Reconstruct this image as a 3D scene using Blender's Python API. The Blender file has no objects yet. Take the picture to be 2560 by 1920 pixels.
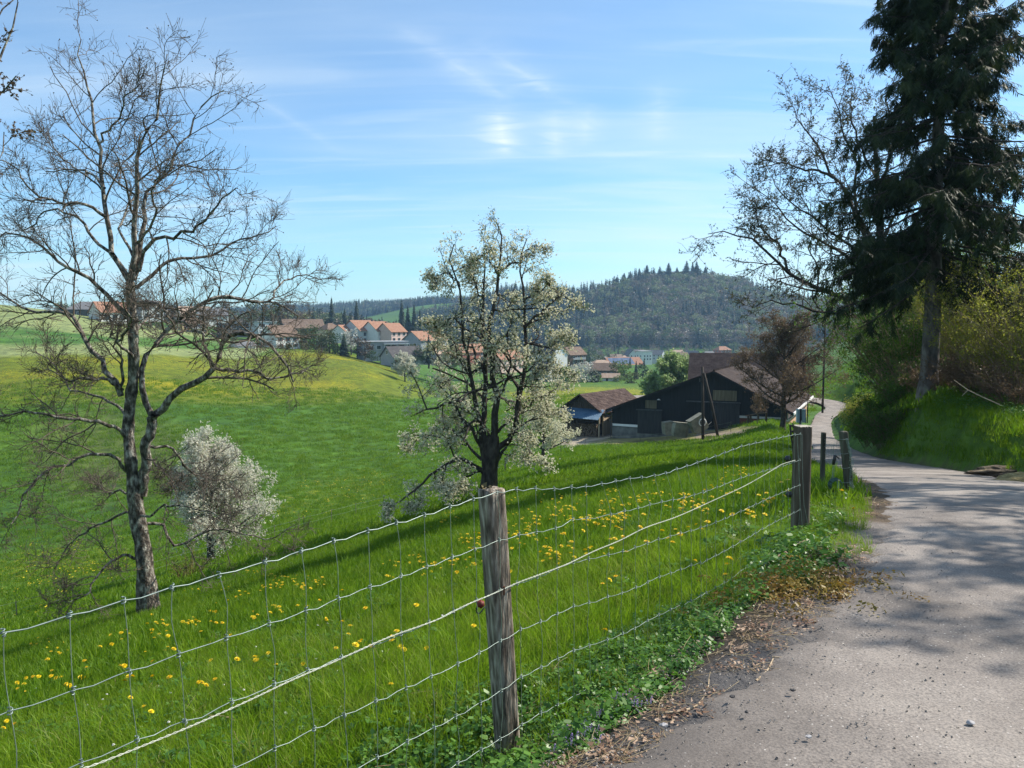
import bpy, math, random
import numpy as np
from mathutils import Vector, Matrix

# ---------------------------------------------------------------- camera, world, sun, exposure
FPX, CU, CV, TH = 1970.0, 1280.0, 960.0, math.radians(4.4)
cT, sT = math.cos(TH), math.sin(TH)
scene = bpy.context.scene
COL = scene.collection
cam_d = bpy.data.cameras.new('camera')
cam = bpy.data.objects.new('camera', cam_d); COL.objects.link(cam)
cam.location = (0, 0, 0); cam.rotation_euler = (math.radians(90) - TH, 0, 0)
cam_d.sensor_width = 36.0; cam_d.lens = 36.0 * FPX / 2560.0
cam_d.clip_start = 0.05; cam_d.clip_end = 9000
scene.camera = cam

SUN_AZ, SUN_EL = math.radians(24), math.radians(43)      # azimuth counted from +X towards +Y
sun_dir = Vector((math.cos(SUN_AZ) * math.cos(SUN_EL), math.sin(SUN_AZ) * math.cos(SUN_EL), math.sin(SUN_EL)))
sd = bpy.data.lights.new('sun', 'SUN'); sd.energy = 5.0; sd.angle = math.radians(0.53); sd.color = (1.0, 0.93, 0.82)
so = bpy.data.objects.new('sun', sd); COL.objects.link(so)
so.rotation_euler = sun_dir.to_track_quat('Z', 'Y').to_euler()

world = bpy.data.worlds.new('World'); scene.world = world; world.use_nodes = True
wn, wl = world.node_tree.nodes, world.node_tree.links
wn.clear()
def N(t, nodes, **kw):
    n = nodes.new(t)
    for k, v in kw.items(): setattr(n, k, v)
    return n
w_out = N('ShaderNodeOutputWorld', wn); w_bg = N('ShaderNodeBackground', wn)
sky = N('ShaderNodeTexSky', wn, sky_type='NISHITA'); sky.sun_disc = False
sky.sun_elevation = SUN_EL; sky.sun_rotation = math.radians(90) - SUN_AZ
sky.air_density = 1.0; sky.dust_density = 0.6; sky.ozone_density = 1.6; sky.altitude = 500
w_bg.inputs['Strength'].default_value = 0.112
tc = N('ShaderNodeTexCoord', wn)
sep = N('ShaderNodeSeparateXYZ', wn); wl.new(tc.outputs['Generated'], sep.inputs[0])
def wmath(op, a, b=None, clamp=False):
    m = N('ShaderNodeMath', wn, operation=op, use_clamp=clamp)
    for i, x in enumerate((a, b)):
        if x is None: continue
        if isinstance(x, (int, float)): m.inputs[i].default_value = x
        else: wl.new(x, m.inputs[i])
    return m.outputs[0]
zc = wmath('ADD', wmath('MAXIMUM', sep.outputs[2], 0.0), 0.12)
px_ = wmath('DIVIDE', sep.outputs[0], zc); py_ = wmath('DIVIDE', sep.outputs[1], zc)
cmb = N('ShaderNodeCombineXYZ', wn); wl.new(px_, cmb.inputs[0]); wl.new(py_, cmb.inputs[1])
def cirrus(scale, rot, stretch, lo, hi, detail=6, dist=0.6, off=(0, 0, 0)):
    mp = N('ShaderNodeMapping', wn); mp.inputs['Rotation'].default_value = (0, 0, rot)
    mp.inputs['Scale'].default_value = stretch; mp.inputs['Location'].default_value = off
    wl.new(cmb.outputs[0], mp.inputs[0])
    nz = N('ShaderNodeTexNoise', wn); nz.inputs['Scale'].default_value = scale
    nz.inputs['Detail'].default_value = detail; nz.inputs['Distortion'].default_value = dist
    nz.inputs['Roughness'].default_value = 0.55
    wl.new(mp.outputs[0], nz.inputs['Vector'])
    mr = N('ShaderNodeMapRange', wn, interpolation_type='SMOOTHSTEP'); mr.inputs[1].default_value = lo; mr.inputs[2].default_value = hi
    wl.new(nz.outputs[0], mr.inputs[0]); return mr.outputs[0]
c1 = cirrus(0.55, math.radians(-18), (0.55, 2.2, 1), 0.40, 0.86)
c2 = cirrus(1.8, math.radians(48), (0.35, 2.8, 1), 0.48, 0.86, 10, 1.6, (3.1, 1.7, 0))
veil = cirrus(0.22, math.radians(-25), (0.8, 1.6, 1), 0.30, 0.75, 4, 0.3, (1.0, 4.0, 0))
# the broad tail of a mackerel wisp high in the middle of the sky
def wisp(x0, y0, x1, y1, wd):
    # soft streak along a line on the cloud plane
    ex, ey = x1 - x0, y1 - y0; L = math.hypot(ex, ey); ex /= L; ey /= L
    dx = wmath('SUBTRACT', px_, x0); dy = wmath('SUBTRACT', py_, y0)
    al = wmath('ADD', wmath('MULTIPLY', dx, ex), wmath('MULTIPLY', dy, ey))
    ac = wmath('ABSOLUTE', wmath('ADD', wmath('MULTIPLY', dx, -ey), wmath('MULTIPLY', dy, ex)))
    a = wmath('SUBTRACT', 1.0, wmath('DIVIDE', ac, wd), True)
    b = wmath('SUBTRACT', 1.0, wmath('ABSOLUTE', wmath('SUBTRACT', wmath('DIVIDE', al, L * 0.5), 1.0)), True)
    return wmath('MULTIPLY', wmath('MULTIPLY', a, a), wmath('MULTIPLY', b, wmath('SUBTRACT', 2.0, b)))
mix_v = wmath('MULTIPLY', veil, 0.52)
mix_c = wmath('ADD', wmath('MULTIPLY', c1, 0.50), wmath('MULTIPLY', c2, 0.30))
wsp_n = cirrus(5.0, math.radians(80), (0.9, 1.7, 1), 0.25, 0.80, 10, 1.2, (7, 2, 0))
wsum = None
WISPS = [(-0.30, 2.00, 0.02, 2.55, 0.11, 0.42), (-0.12, 2.08, 0.24, 2.62, 0.12, 0.42), (-0.05, 2.52, -0.02, 3.06, 0.15, 0.85), (0.13, 2.5, 0.17, 3.1, 0.13, 0.5), (0.24, 2.5, 0.26, 2.95, 0.10, 0.4),
         (-0.80, 2.35, -0.62, 3.0, 0.06, 0.16), (0.42, 2.3, 0.52, 2.9, 0.12, 0.3)]
for a in WISPS:
    s = wmath('MULTIPLY', wisp(*a[:5]), a[5])
    wsum = s if wsum is None else wmath('ADD', wsum, s)
wsum = wmath('MULTIPLY', wsum, wmath('ADD', wmath('MULTIPLY', wsp_n, 0.95), 0.15))
tot = wmath('ADD', wmath('ADD', mix_v, mix_c), wsum, True)
mixn = N('ShaderNodeMixRGB', wn, blend_type='MIX'); wl.new(tot, mixn.inputs[0])
hue = N('ShaderNodeMixRGB', wn, blend_type='MULTIPLY'); hue.inputs[0].default_value = 1.0
hue.inputs[2].default_value = (0.62, 0.93, 1.10, 1)
wl.new(sky.outputs[0], hue.inputs[1])
wl.new(hue.outputs[0], mixn.inputs[1]); mixn.inputs[2].default_value = (5.2, 6.0, 6.5, 1)
wl.new(mixn.outputs[0], w_bg.inputs['Color']); wl.new(w_bg.outputs[0], w_out.inputs[0])

vs = scene.view_settings
vs.view_transform = 'Standard'; vs.look = 'None'; vs.exposure = 0.64; vs.gamma = 1.0; vs.use_curve_mapping = False
scene.cycles.volume_bounces = 0; scene.cycles.max_bounces = 6; scene.cycles.diffuse_bounces = 2
scene.cycles.transmission_bounces = 4; scene.cycles.transparent_max_bounces = 8; scene.cycles.glossy_bounces = 2
scene.cycles.use_adaptive_sampling = True; scene.cycles.use_denoising = True
scene.cycles.sample_clamp_indirect = 6.0

rng = np.random.default_rng(7); random.seed(7)

# ---------------------------------------------------------------- geometry of the view: a pixel of the photograph and a distance give a place
def at(u, v, D):
    xc = (u - CU) / FPX; yc = (CV - v) / FPX
    k = D / (cT + yc * sT)
    return np.array([xc * k, D, (-sT + yc * cT) * k])

# ---------------------------------------------------------------- object helpers
def link(o, parent=None):
    COL.objects.link(o)
    if parent is not None: o.parent = parent
    return o
def tag(o, label=None, cat=None, group=None, kind=None):
    if label: o['label'] = label
    if cat: o['category'] = cat
    if group: o['group'] = group
    if kind: o['kind'] = kind
    return o
def empty(name, loc=(0, 0, 0), rz=0.0, label=None, cat=None, group=None):
    o = bpy.data.objects.new(name, None); link(o); o.location = tuple(float(c) for c in loc); o.rotation_euler = (0, 0, rz)
    return tag(o, label, cat, group)
def mesh_np(name, V, F, m=None, smooth=False, midx=None):
    """V (n,3); F (m,k) array or list of such arrays."""
    me = bpy.data.meshes.new(name)
    V = np.asarray(V, dtype=np.float32).reshape(-1, 3)
    Fs = F if isinstance(F, list) else [F]
    Fs = [np.asarray(f, dtype=np.int32) for f in Fs if len(f)]
    nl = sum(f.size for f in Fs); nf = sum(len(f) for f in Fs)
    me.vertices.add(len(V)); me.vertices.foreach_set('co', V.ravel())
    me.loops.add(nl); me.loops.foreach_set('vertex_index', np.concatenate([f.ravel() for f in Fs]))
    st, tot, s = [], [], 0
    for f in Fs:
        k = f.shape[1]; st.append(s + np.arange(len(f)) * k); tot.append(np.full(len(f), k)); s += f.size
    me.polygons.add(nf)
    me.polygons.foreach_set('loop_start', np.concatenate(st).astype(np.int32))
    me.polygons.foreach_set('loop_total', np.concatenate(tot).astype(np.int32))
    if smooth: me.polygons.foreach_set('use_smooth', np.ones(nf, bool))
    for mm in (m if isinstance(m, (list, tuple)) else [m]):
        if mm is not None: me.materials.append(mm)
    if midx is not None: me.polygons.foreach_set('material_index', np.asarray(midx, np.int32))
    me.update(calc_edges=True)
    return me
def obj_np(name, V, F, m=None, parent=None, smooth=False, midx=None):
    return link(bpy.data.objects.new(name, mesh_np(name, V, F, m, smooth, midx)), parent)

class MB:
    """collects simple solids into one mesh"""
    def __init__(s): s.v = []; s.f = []
    def add(s, V, F):
        b = len(s.v); s.v += [tuple(map(float, p)) for p in V]; s.f += [tuple(int(i) + b for i in f) for f in F]; return s
    def box(s, x0, y0, z0, x1, y1, z1, M=None):
        V = [(x, y, z) for z in (z0, z1) for x, y in ((x0, y0), (x1, y0), (x1, y1), (x0, y1))]
        if M is not None: V = [M(*p) for p in V]
        return s.add(V, [(0, 3, 2, 1), (4, 5, 6, 7), (0, 1, 5, 4), (1, 2, 6, 5), (2, 3, 7, 6), (3, 0, 4, 7)])
    def prism(s, poly, h, M=None):
        """poly: list of (a,b) profile, extruded along third coordinate from h[0] to h[1]; M maps (a,b,c)->xyz"""
        n = len(poly); V = [M(a, b, c) for c in h for a, b in poly]
        F = [tuple(range(n))[::-1], tuple(range(n, 2 * n))] + [(i, (i + 1) % n, n + (i + 1) % n, n + i) for i in range(n)]
        return s.add(V, F)
    def tube(s, P, R, sides=6, cap=True):
        V, F = tube_arrays(np.asarray([P], float), np.asarray([R if hasattr(R, '__len__') else [R] * len(P)], float), sides)
        b = len(s.v); s.add(V, F.tolist())
        if cap:
            s.f.append(tuple(b + i for i in range(sides))[::-1]); n = len(P); s.f.append(tuple(b + (n - 1) * sides + i for i in range(sides)))
        return s
    def build(s, name, m, parent=None, smooth=False):
        me = bpy.data.meshes.new(name); me.from_pydata(s.v, [], s.f); me.materials.append(m)
        if smooth: me.polygons.foreach_set('use_smooth', [True] * len(me.polygons))
        me.update()
        return link(bpy.data.objects.new(name, me), parent)

def nrm(a):
    return a / np.maximum(np.linalg.norm(a, axis=-1, keepdims=True), 1e-9)
def tube_arrays(P, R, sides):
    """P (M,K,3) R (M,K) -> verts, quads"""
    M, K, _ = P.shape
    T = nrm(np.gradient(P, axis=1))
    ref = np.where(np.abs(T[..., 2:3]) > 0.85, np.array([1.0, 0.2, 0]), np.array([0.0, 0, 1]))
    A = nrm(np.cross(T, ref)); B = np.cross(T, A)
    an = np.arange(sides) * 2 * math.pi / sides
    V = P[:, :, None] + R[:, :, None, None] * (np.cos(an)[None, None, :, None] * A[:, :, None] + np.sin(an)[None, None, :, None] * B[:, :, None])
    i = (np.arange(M) * K * sides)[:, None, None] + (np.arange(K - 1) * sides)[None, :, None]
    j = np.arange(sides)[None, None, :]; j2 = (j + 1) % sides
    F = np.stack([i + j, i + j2, i + sides + j2, i + sides + j], -1).reshape(-1, 4)
    return V.reshape(-1, 3), F
def join_arrays(parts):
    Vs, Fs, b = [], [], 0
    for V, F in parts:
        Vs.append(V); Fs.append(F + b); b += len(V)
    return np.concatenate(Vs), np.concatenate(Fs)
def replicate(pV, pF, pos, scl, R):
    """copies of a small shape; R (n,3,3)"""
    n = len(pos); k = len(pV)
    V = np.einsum('nij,kj->nki', R, pV) * np.asarray(scl).reshape(n, 1, -1) + pos[:, None]
    F = (pF[None] + (np.arange(n) * k)[:, None, None]).reshape(-1, pF.shape[1])
    return V.reshape(-1, 3), F
def rand_rot(n, r=None, tilt=None):
    r = r or rng
    if tilt is None:
        q = nrm(r.normal(size=(n, 4))); w, x, y, z = q.T
    else:
        a = r.uniform(0, 2 * math.pi, n); ta = r.normal(0, tilt, n); tb = r.uniform(0, 2 * math.pi, n)
        w1, z1 = np.cos(a / 2), np.sin(a / 2); w2, x2, y2 = np.cos(ta / 2), np.sin(ta / 2) * np.cos(tb), np.sin(ta / 2) * np.sin(tb)
        w, x, y, z = w2 * w1, x2 * w1 + y2 * z1, y2 * w1 - x2 * z1, w2 * z1
    return np.stack([1 - 2 * (y * y + z * z), 2 * (x * y - z * w), 2 * (x * z + y * w), 2 * (x * y + z * w), 1 - 2 * (x * x + z * z), 2 * (y * z - x * w),
                     2 * (x * z - y * w), 2 * (y * z + x * w), 1 - 2 * (x * x + y * y)], -1).reshape(n, 3, 3)

# ---------------------------------------------------------------- materials
def newmat(name):
    m = bpy.data.materials.new(name); m.use_nodes = True; nt = m.node_tree
    return m, nt.nodes, nt.links, nt.nodes['Principled BSDF']
def ramp(nodes, cols, pos=None):
    r = nodes.new('ShaderNodeValToRGB'); e = r.color_ramp.elements
    pos = pos or [i / (len(cols) - 1) for i in range(len(cols))]
    while len(e) < len(cols): e.new(0.5)
    for el, c, p in zip(e, cols, pos): el.position = p; el.color = (*c, 1)
    return r
def mat(name, cols, scale=3.0, rough=0.8, bump=0.0, bscale=None, detail=5, stretch=(1, 1, 1), spec=0.3, metal=0.0, dist=0.02, pos=None, coord='Object', distort=0.0):
    """surface colour varied by noise between the given colours"""
    m, n, l, b = newmat(name)
    if not isinstance(cols[0], (tuple, list)): cols = [cols, cols]
    t = n.new('ShaderNodeTexCoord'); mp = n.new('ShaderNodeMapping'); mp.inputs['Scale'].default_value = stretch
    l.new(t.outputs[coord], mp.inputs[0])
    z = n.new('ShaderNodeTexNoise'); z.inputs['Scale'].default_value = scale; z.inputs['Detail'].default_value = detail
    z.inputs['Distortion'].default_value = distort
    l.new(mp.outputs[0], z.inputs['Vector'])
    r = ramp(n, cols, pos or [0.3 + 0.4 * i / (len(cols) - 1) for i in range(len(cols))]); l.new(z.outputs[0], r.inputs[0]); l.new(r.outputs[0], b.inputs['Base Color'])
    b.inputs['Roughness'].default_value = rough; b.inputs['Specular IOR Level'].default_value = spec; b.inputs['Metallic'].default_value = metal
    if bump:
        z2 = n.new('ShaderNodeTexNoise'); z2.inputs['Scale'].default_value = bscale or scale * 3; z2.inputs['Detail'].default_value = 6
        l.new(mp.outputs[0], z2.inputs['Vector'])
        bp = n.new('ShaderNodeBump'); bp.inputs['Strength'].default_value = bump; bp.inputs['Distance'].default_value = dist
        l.new(z2.outputs[0], bp.inputs['Height']); l.new(bp.outputs[0], b.inputs['Normal'])
    return m
def leafmat(name, cols, scale=4.0, trans=0.45, rough=0.5, spec=0.25, rnd=False, tcol=None):
    """leaves, blades, petals: diffuse plus light coming through"""
    m, n, l, b = newmat(name)
    if rnd:
        oi = n.new('ShaderNodeObjectInfo'); src = oi.outputs['Random']
        pos = None
    else:
        t = n.new('ShaderNodeTexCoord'); z = n.new('ShaderNodeTexNoise'); z.inputs['Scale'].default_value = scale; z.inputs['Detail'].default_value = 3
        l.new(t.outputs['Object'], z.inputs['Vector']); src = z.outputs[0]; pos = [0.28 + 0.44 * i / (len(cols) - 1) for i in range(len(cols))]
    r = ramp(n, cols, pos); l.new(src, r.inputs[0])
    b.inputs['Roughness'].default_value = rough; b.inputs['Specular IOR Level'].default_value = spec
    l.new(r.outputs[0], b.inputs['Base Color'])
    tr = n.new('ShaderNodeBsdfTranslucent'); mx = n.new('ShaderNodeMixShader'); mx.inputs[0].default_value = trans
    if tcol:
        mm = n.new('ShaderNodeMixRGB'); mm.blend_type = 'MULTIPLY'; mm.inputs[0].default_value = 1; mm.inputs[2].default_value = (*tcol, 1)
        l.new(r.outputs[0], mm.inputs[1]); l.new(mm.outputs[0], tr.inputs['Color'])
    else: l.new(r.outputs[0], tr.inputs['Color'])
    l.new(b.outputs[0], mx.inputs[1]); l.new(tr.outputs[0], mx.inputs[2])
    l.new(mx.outputs[0], n['Material Output'].inputs['Surface'])
    return m

# ---------------------------------------------------------------- scattered ground cover: one object, copies on points
def scatter(name, protos, P, rot, scl, pid=None, label=None, cat=None):
    P = np.asarray(P, np.float32); n = len(P)
    me = bpy.data.meshes.new(name); me.vertices.add(n); me.vertices.foreach_set('co', P.ravel())
    a = me.attributes.new('rot', 'FLOAT_VECTOR', 'POINT'); a.data.foreach_set('vector', np.asarray(rot, np.float32).ravel())
    a = me.attributes.new('scl', 'FLOAT', 'POINT'); a.data.foreach_set('value', np.asarray(scl, np.float32).ravel())
    a = me.attributes.new('pid', 'INT', 'POINT'); a.data.foreach_set('value', np.asarray(pid if pid is not None else np.zeros(n), np.int32).ravel())
    o = link(bpy.data.objects.new(name, me)); tag(o, label, cat, kind='stuff')
    ng = bpy.data.node_groups.new(name, 'GeometryNodeTree')
    ng.interface.new_socket(name='Geometry', in_out='INPUT', socket_type='NodeSocketGeometry')
    ng.interface.new_socket(name='Geometry', in_out='OUTPUT', socket_type='NodeSocketGeometry')
    nn, ll = ng.nodes, ng.links
    gi = nn.new('NodeGroupInput'); go = nn.new('NodeGroupOutput'); jn = nn.new('GeometryNodeJoinGeometry')
    def na(nm, ty):
        q = nn.new('GeometryNodeInputNamedAttribute'); q.data_type = ty; q.inputs['Name'].default_value = nm; return q.outputs['Attribute']
    er = nn.new('FunctionNodeEulerToRotation'); ll.new(na('rot', 'FLOAT_VECTOR'), er.inputs[0])
    sc = na('scl', 'FLOAT'); pi = na('pid', 'INT')
    for i, p in enumerate(protos):
        oi = nn.new('GeometryNodeObjectInfo'); oi.inputs['Object'].default_value = p
        ip = nn.new('GeometryNodeInstanceOnPoints')
        cp = nn.new('FunctionNodeCompare'); cp.data_type = 'INT'; cp.operation = 'EQUAL'
        ll.new(pi, cp.inputs[2]); cp.inputs[3].default_value = i
        ll.new(gi.outputs[0], ip.inputs['Points']); ll.new(cp.outputs[0], ip.inputs['Selection'])
        ll.new(oi.outputs['Geometry'], ip.inputs['Instance']); ll.new(er.outputs[0], ip.inputs['Rotation']); ll.new(sc, ip.inputs['Scale'])
        ll.new(ip.outputs[0], jn.inputs[0])
    ll.new(jn.outputs[0], go.inputs[0])
    md = o.modifiers.new('scatter', 'NODES'); md.node_group = ng
    return o
def proto(name, V, F, m, smooth=False, midx=None):
    return bpy.data.objects.new(name, mesh_np(name, V, F, m, smooth, midx))

# ---------------------------------------------------------------- terrain
def catmull(P, n):
    P = np.asarray(P, float); Q = np.vstack([2 * P[0] - P[1], P, 2 * P[-1] - P[-2]]); out = []
    for i in range(1, len(Q) - 2):
        t = np.linspace(0, 1, n, endpoint=False)[:, None]
        a, b, c, d = Q[i - 1], Q[i], Q[i + 1], Q[i + 2]
        out.append(0.5 * (2 * b + (c - a) * t + (2 * a - 5 * b + 4 * c - d) * t ** 2 + (3 * b - a - 3 * c + d) * t ** 3))
    out.append(P[-1:]); return np.vstack(out)
# left edge x,y, right edge x,y, height
ROAD = [(-9, -8, -6.7, -10.5, -1.35), (-4, -1.8, -1.8, -4.2, -1.5), (-1.4, 1.0, 0.9, -1.4, -1.58), (0.3, 2.8, 2.5, 0.6, -1.62), (1.68, 4.4, 4.1, 2.8, -1.68),
        (2.8, 6.1, 5.5, 5.0, -1.75), (3.7, 7.9, 6.7, 7.2, -1.87), (4.9, 10.7, 8.0, 10.2, -2.22), (6.4, 14.6, 9.4, 14.2, -2.87), (8.6, 20.5, 11.7, 20.3, -3.8),
        (10.3, 27, 12.9, 27, -4.65), (13.9, 37, 16.3, 37, -5.95), (19.3, 50, 21.7, 49.5, -7.9), (28.3, 75, 30.6, 74.2, -10.7), (40, 104, 42.0, 102.8, -12.75),
        (45, 115.5, 47.6, 114.3, -13.2), (49, 122.5, 52.4, 121, -13.1), (50, 130, 54.5, 131.5, -12.9), (46, 134.5, 48, 140, -12.7), (36, 136, 36, 141.5, -12.7), (18, 137, 18, 142, -13)]
RD = catmull(ROAD, 14)
RL, RR, RZ = RD[:, 0:2], RD[:, 2:4], RD[:, 4]
RC = (RL + RR) / 2; RH = np.linalg.norm(RR - RL, axis=1) / 2
RT = nrm(np.gradient(RC, axis=0))
def road_query(x, y):
    """distance outside the road edge (negative on it), +1 on its left / -1 on its right, road height"""
    p = np.stack([x, y], -1).astype(np.float32); d = np.full(len(p), 1e9); side = np.ones(len(p)); z = np.full(len(p), -2.0)
    for s in range(0, len(p), 20000):
        q = p[s:s + 20000]
        D = ((q[:, None] - RC[None].astype(np.float32)) ** 2).sum(-1); k = D.argmin(1)
        k0 = np.clip(k, 0, len(RC) - 1); rel = q - RC[k0]
        al = (rel * RT[k0]).sum(-1); cr = RT[k0, 0] * rel[:, 1] - RT[k0, 1] * rel[:, 0]
        seg = np.linalg.norm(np.gradient(RC, axis=0), axis=1)[k0]
        gz = np.gradient(RZ)[k0] / np.maximum(seg, 1e-6)
        gh = np.gradient(RH)[k0] / np.maximum(seg, 1e-6)
        al = np.clip(al, -seg, seg)
        d[s:s + 20000] = np.abs(cr) - (RH[k0] + gh * al); side[s:s + 20000] = np.sign(cr); z[s:s + 20000] = RZ[k0] + gz * al
        far = np.sqrt(D.min(1)) > np.abs(cr) + seg * 1.5
        d[s:s + 20000][far] = np.sqrt(D.min(1))[far]
    return d, side, z
CTRL = {  # photograph column: (distance, row) of the ground
 -500: [(12, 1790), (20, 1690), (30, 1640), (45, 1600), (80, 1390), (120, 1130), (200, 850), (300, 730), (420, 745), (800, 780), (2500, 800)],
 0: [(10, 1765), (20, 1627), (30, 1581), (45, 1550), (60, 1465), (80, 1350), (110, 1190), (150, 1010), (200, 885), (260, 795), (300, 762), (350, 768), (500, 790), (1000, 795), (2500, 800)],
 250: [(10, 1625), (20, 1560), (30, 1515), (45, 1480), (60, 1420), (80, 1320), (110, 1175), (150, 1010), (200, 900), (260, 830), (310, 800), (380, 790), (500, 795), (1000, 795), (2500, 800)],
 450: [(10, 1590), (20, 1510), (30, 1465), (45, 1432), (60, 1385), (80, 1290), (110, 1160), (150, 1015), (200, 928), (260, 868), (300, 845), (360, 832), (430, 815), (600, 800), (1000, 800), (2500, 800)],
 700: [(10, 1570), (20, 1435), (30, 1391), (45, 1361), (60, 1325), (80, 1250), (110, 1150), (150, 1040), (200, 958), (250, 908), (290, 880), (330, 868), (400, 850), (500, 838), (700, 815), (1000, 805), (1500, 800), (1800, 776), (2500, 790)],
 900: [(10, 1522), (20, 1384), (30, 1337), (45, 1307), (60, 1285), (80, 1235), (110, 1150), (150, 1050), (200, 968), (235, 920), (262, 905), (290, 907), (350, 882), (450, 860), (600, 842), (800, 830), (1100, 820), (1500, 795), (1800, 768), (2500, 785)],
 1060: [(10, 1480), (20, 1330), (30, 1294), (45, 1263), (60, 1243), (80, 1205), (110, 1135), (150, 1060), (200, 1003), (240, 968), (270, 960), (330, 940), (450, 905), (600, 880), (900, 850), (1100, 815), (1300, 770), (1600, 765), (2500, 785)],
 1280: [(10, 1380), (20, 1285), (30, 1237), (45, 1204), (60, 1185), (80, 1158), (110, 1105), (150, 1050), (200, 1005), (250, 975), (300, 960), (400, 948), (500, 920), (700, 898), (850, 880), (1000, 810), (1150, 738), (1500, 770), (2500, 795)],
 1450: [(10, 1345), (20, 1242), (30, 1198), (45, 1163), (60, 1145), (80, 1128), (95, 1113), (105, 1087), (120, 1060), (150, 1025), (200, 983), (250, 966), (300, 957), (500, 912), (850, 882), (1000, 812), (1150, 742), (1500, 775), (2500, 795)],
 1600: [(10, 1322), (20, 1212), (30, 1172), (45, 1145), (60, 1130), (75, 1122), (88, 1112), (95, 1102), (105, 1078), (120, 1062), (150, 1025), (200, 985), (250, 968), (300, 957), (500, 912), (850, 882), (1000, 795), (1150, 705), (1500, 765), (2500, 795)],
 1750: [(10, 1300), (20, 1185), (30, 1152), (45, 1130), (60, 1118), (76, 1108), (84, 1099), (92, 1082), (105, 1070), (120, 1055), (150, 1020), (200, 985), (300, 955), (500, 912), (850, 882), (1000, 790), (1150, 702), (1500, 765), (2500, 795)],
 1860: [(10, 1290), (20, 1180), (30, 1146), (45, 1122), (60, 1105), (76, 1080), (90, 1062), (105, 1055), (120, 1045), (150, 1010), (200, 980), (300, 950), (500, 910), (850, 882), (1000, 800), (1150, 722), (1500, 770), (2500, 795)],
 1960: [(10, 1290), (14, 1220), (22, 1168), (35, 1130), (50, 1108), (75, 1050), (90, 1043), (105, 1032), (120, 1020), (150, 1000), (200, 975), (300, 945), (500, 910), (850, 880), (1000, 820), (1150, 755), (1500, 775), (2500, 795)],
 2060: [(10, 1270), (14, 1212), (22, 1172), (35, 1140), (50, 1118), (75, 1088), (105, 1045), (120, 1018), (137, 988), (160, 960), (200, 930), (300, 890), (500, 870), (850, 860), (1150, 770), (1500, 780), (2500, 795)],
 2200: [(10, 1260), (15, 1205), (22, 1155), (28, 1108), (35, 1062), (45, 1025), (60, 985), (100, 930), (160, 880), (300, 850), (500, 845), (850, 840), (1150, 762), (1500, 770), (2500, 795)],
 2320: [(10, 1265), (14, 1195), (18, 1160), (22, 1085), (28, 1000), (35, 960), (50, 925), (100, 870), (200, 840), (500, 830), (850, 830), (1150, 745), (1500, 760), (2500, 795)],
 2560: [(10, 1290), (13.5, 1202), (15, 1150), (18, 1080), (22, 1020), (28, 965), (50, 890), (100, 830), (300, 810), (600, 800), (850, 790), (1150, 735), (1500, 755), (2500, 795)],
 3100: [(10, 1150), (14, 1040), (22, 960), (50, 880), (100, 830), (300, 800), (850, 780), (1150, 720), (2500, 795)]}
cp_ = []
for u, L in CTRL.items():
    for D, v in L:
        p = at(u, v, D); r = math.hypot(p[0], p[1]); cp_.append((math.atan2(p[0], p[1]), math.log(r), p[2] / r))
for ph in (60, 80, 110, 140, 165):
    for r_, q in ((12, .02), (40, .04), (120, .03), (400, .03), (1200, .05), (2500, .02)): cp_.append((math.radians(ph), math.log(r_), q))
    for r_, q in ((12, -.3), (40, -.28), (120, -.12), (400, .04), (1200, .02), (2500, .01)): cp_.append((math.radians(-ph), math.log(r_), q))
cp_ = np.array(cp_); CP = np.stack([cp_[:, 0] * 5.0, cp_[:, 1] * 1.3], -1)
def tps(r2): return 0.5 * r2 * np.log(np.maximum(r2, 1e-12))
def solve_tps():
    n = len(CP); K = tps(((CP[:, None] - CP[None]) ** 2).sum(-1)) + np.eye(n) * 0.004
    Pm = np.hstack([np.ones((n, 1)), CP]); A = np.zeros((n + 3, n + 3)); A[:n, :n] = K; A[:n, n:] = Pm; A[n:, :n] = Pm.T
    return np.linalg.solve(A, np.concatenate([cp_[:, 2], np.zeros(3)]))
TW = solve_tps()
def sm(a, b, x):
    t = np.clip((x - a) / (b - a), 0, 1); return t * t * (3 - 2 * t)
def vnoise(x, y, seed=0):
    """cheap smooth 2-d value noise, about -1..1"""
    xi, yi = np.floor(x), np.floor(y); fx, fy = x - xi, y - yi; fx = fx * fx * (3 - 2 * fx); fy = fy * fy * (3 - 2 * fy)
    def h(a, b): return np.modf(np.abs(np.sin(a * 127.1 + b * 311.7 + seed * 74.7) * 43758.5453))[0]
    return 2 * (h(xi, yi) * (1 - fx) * (1 - fy) + h(xi + 1, yi) * fx * (1 - fy) + h(xi, yi + 1) * (1 - fx) * fy + h(xi + 1, yi + 1) * fx * fy) - 1
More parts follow.
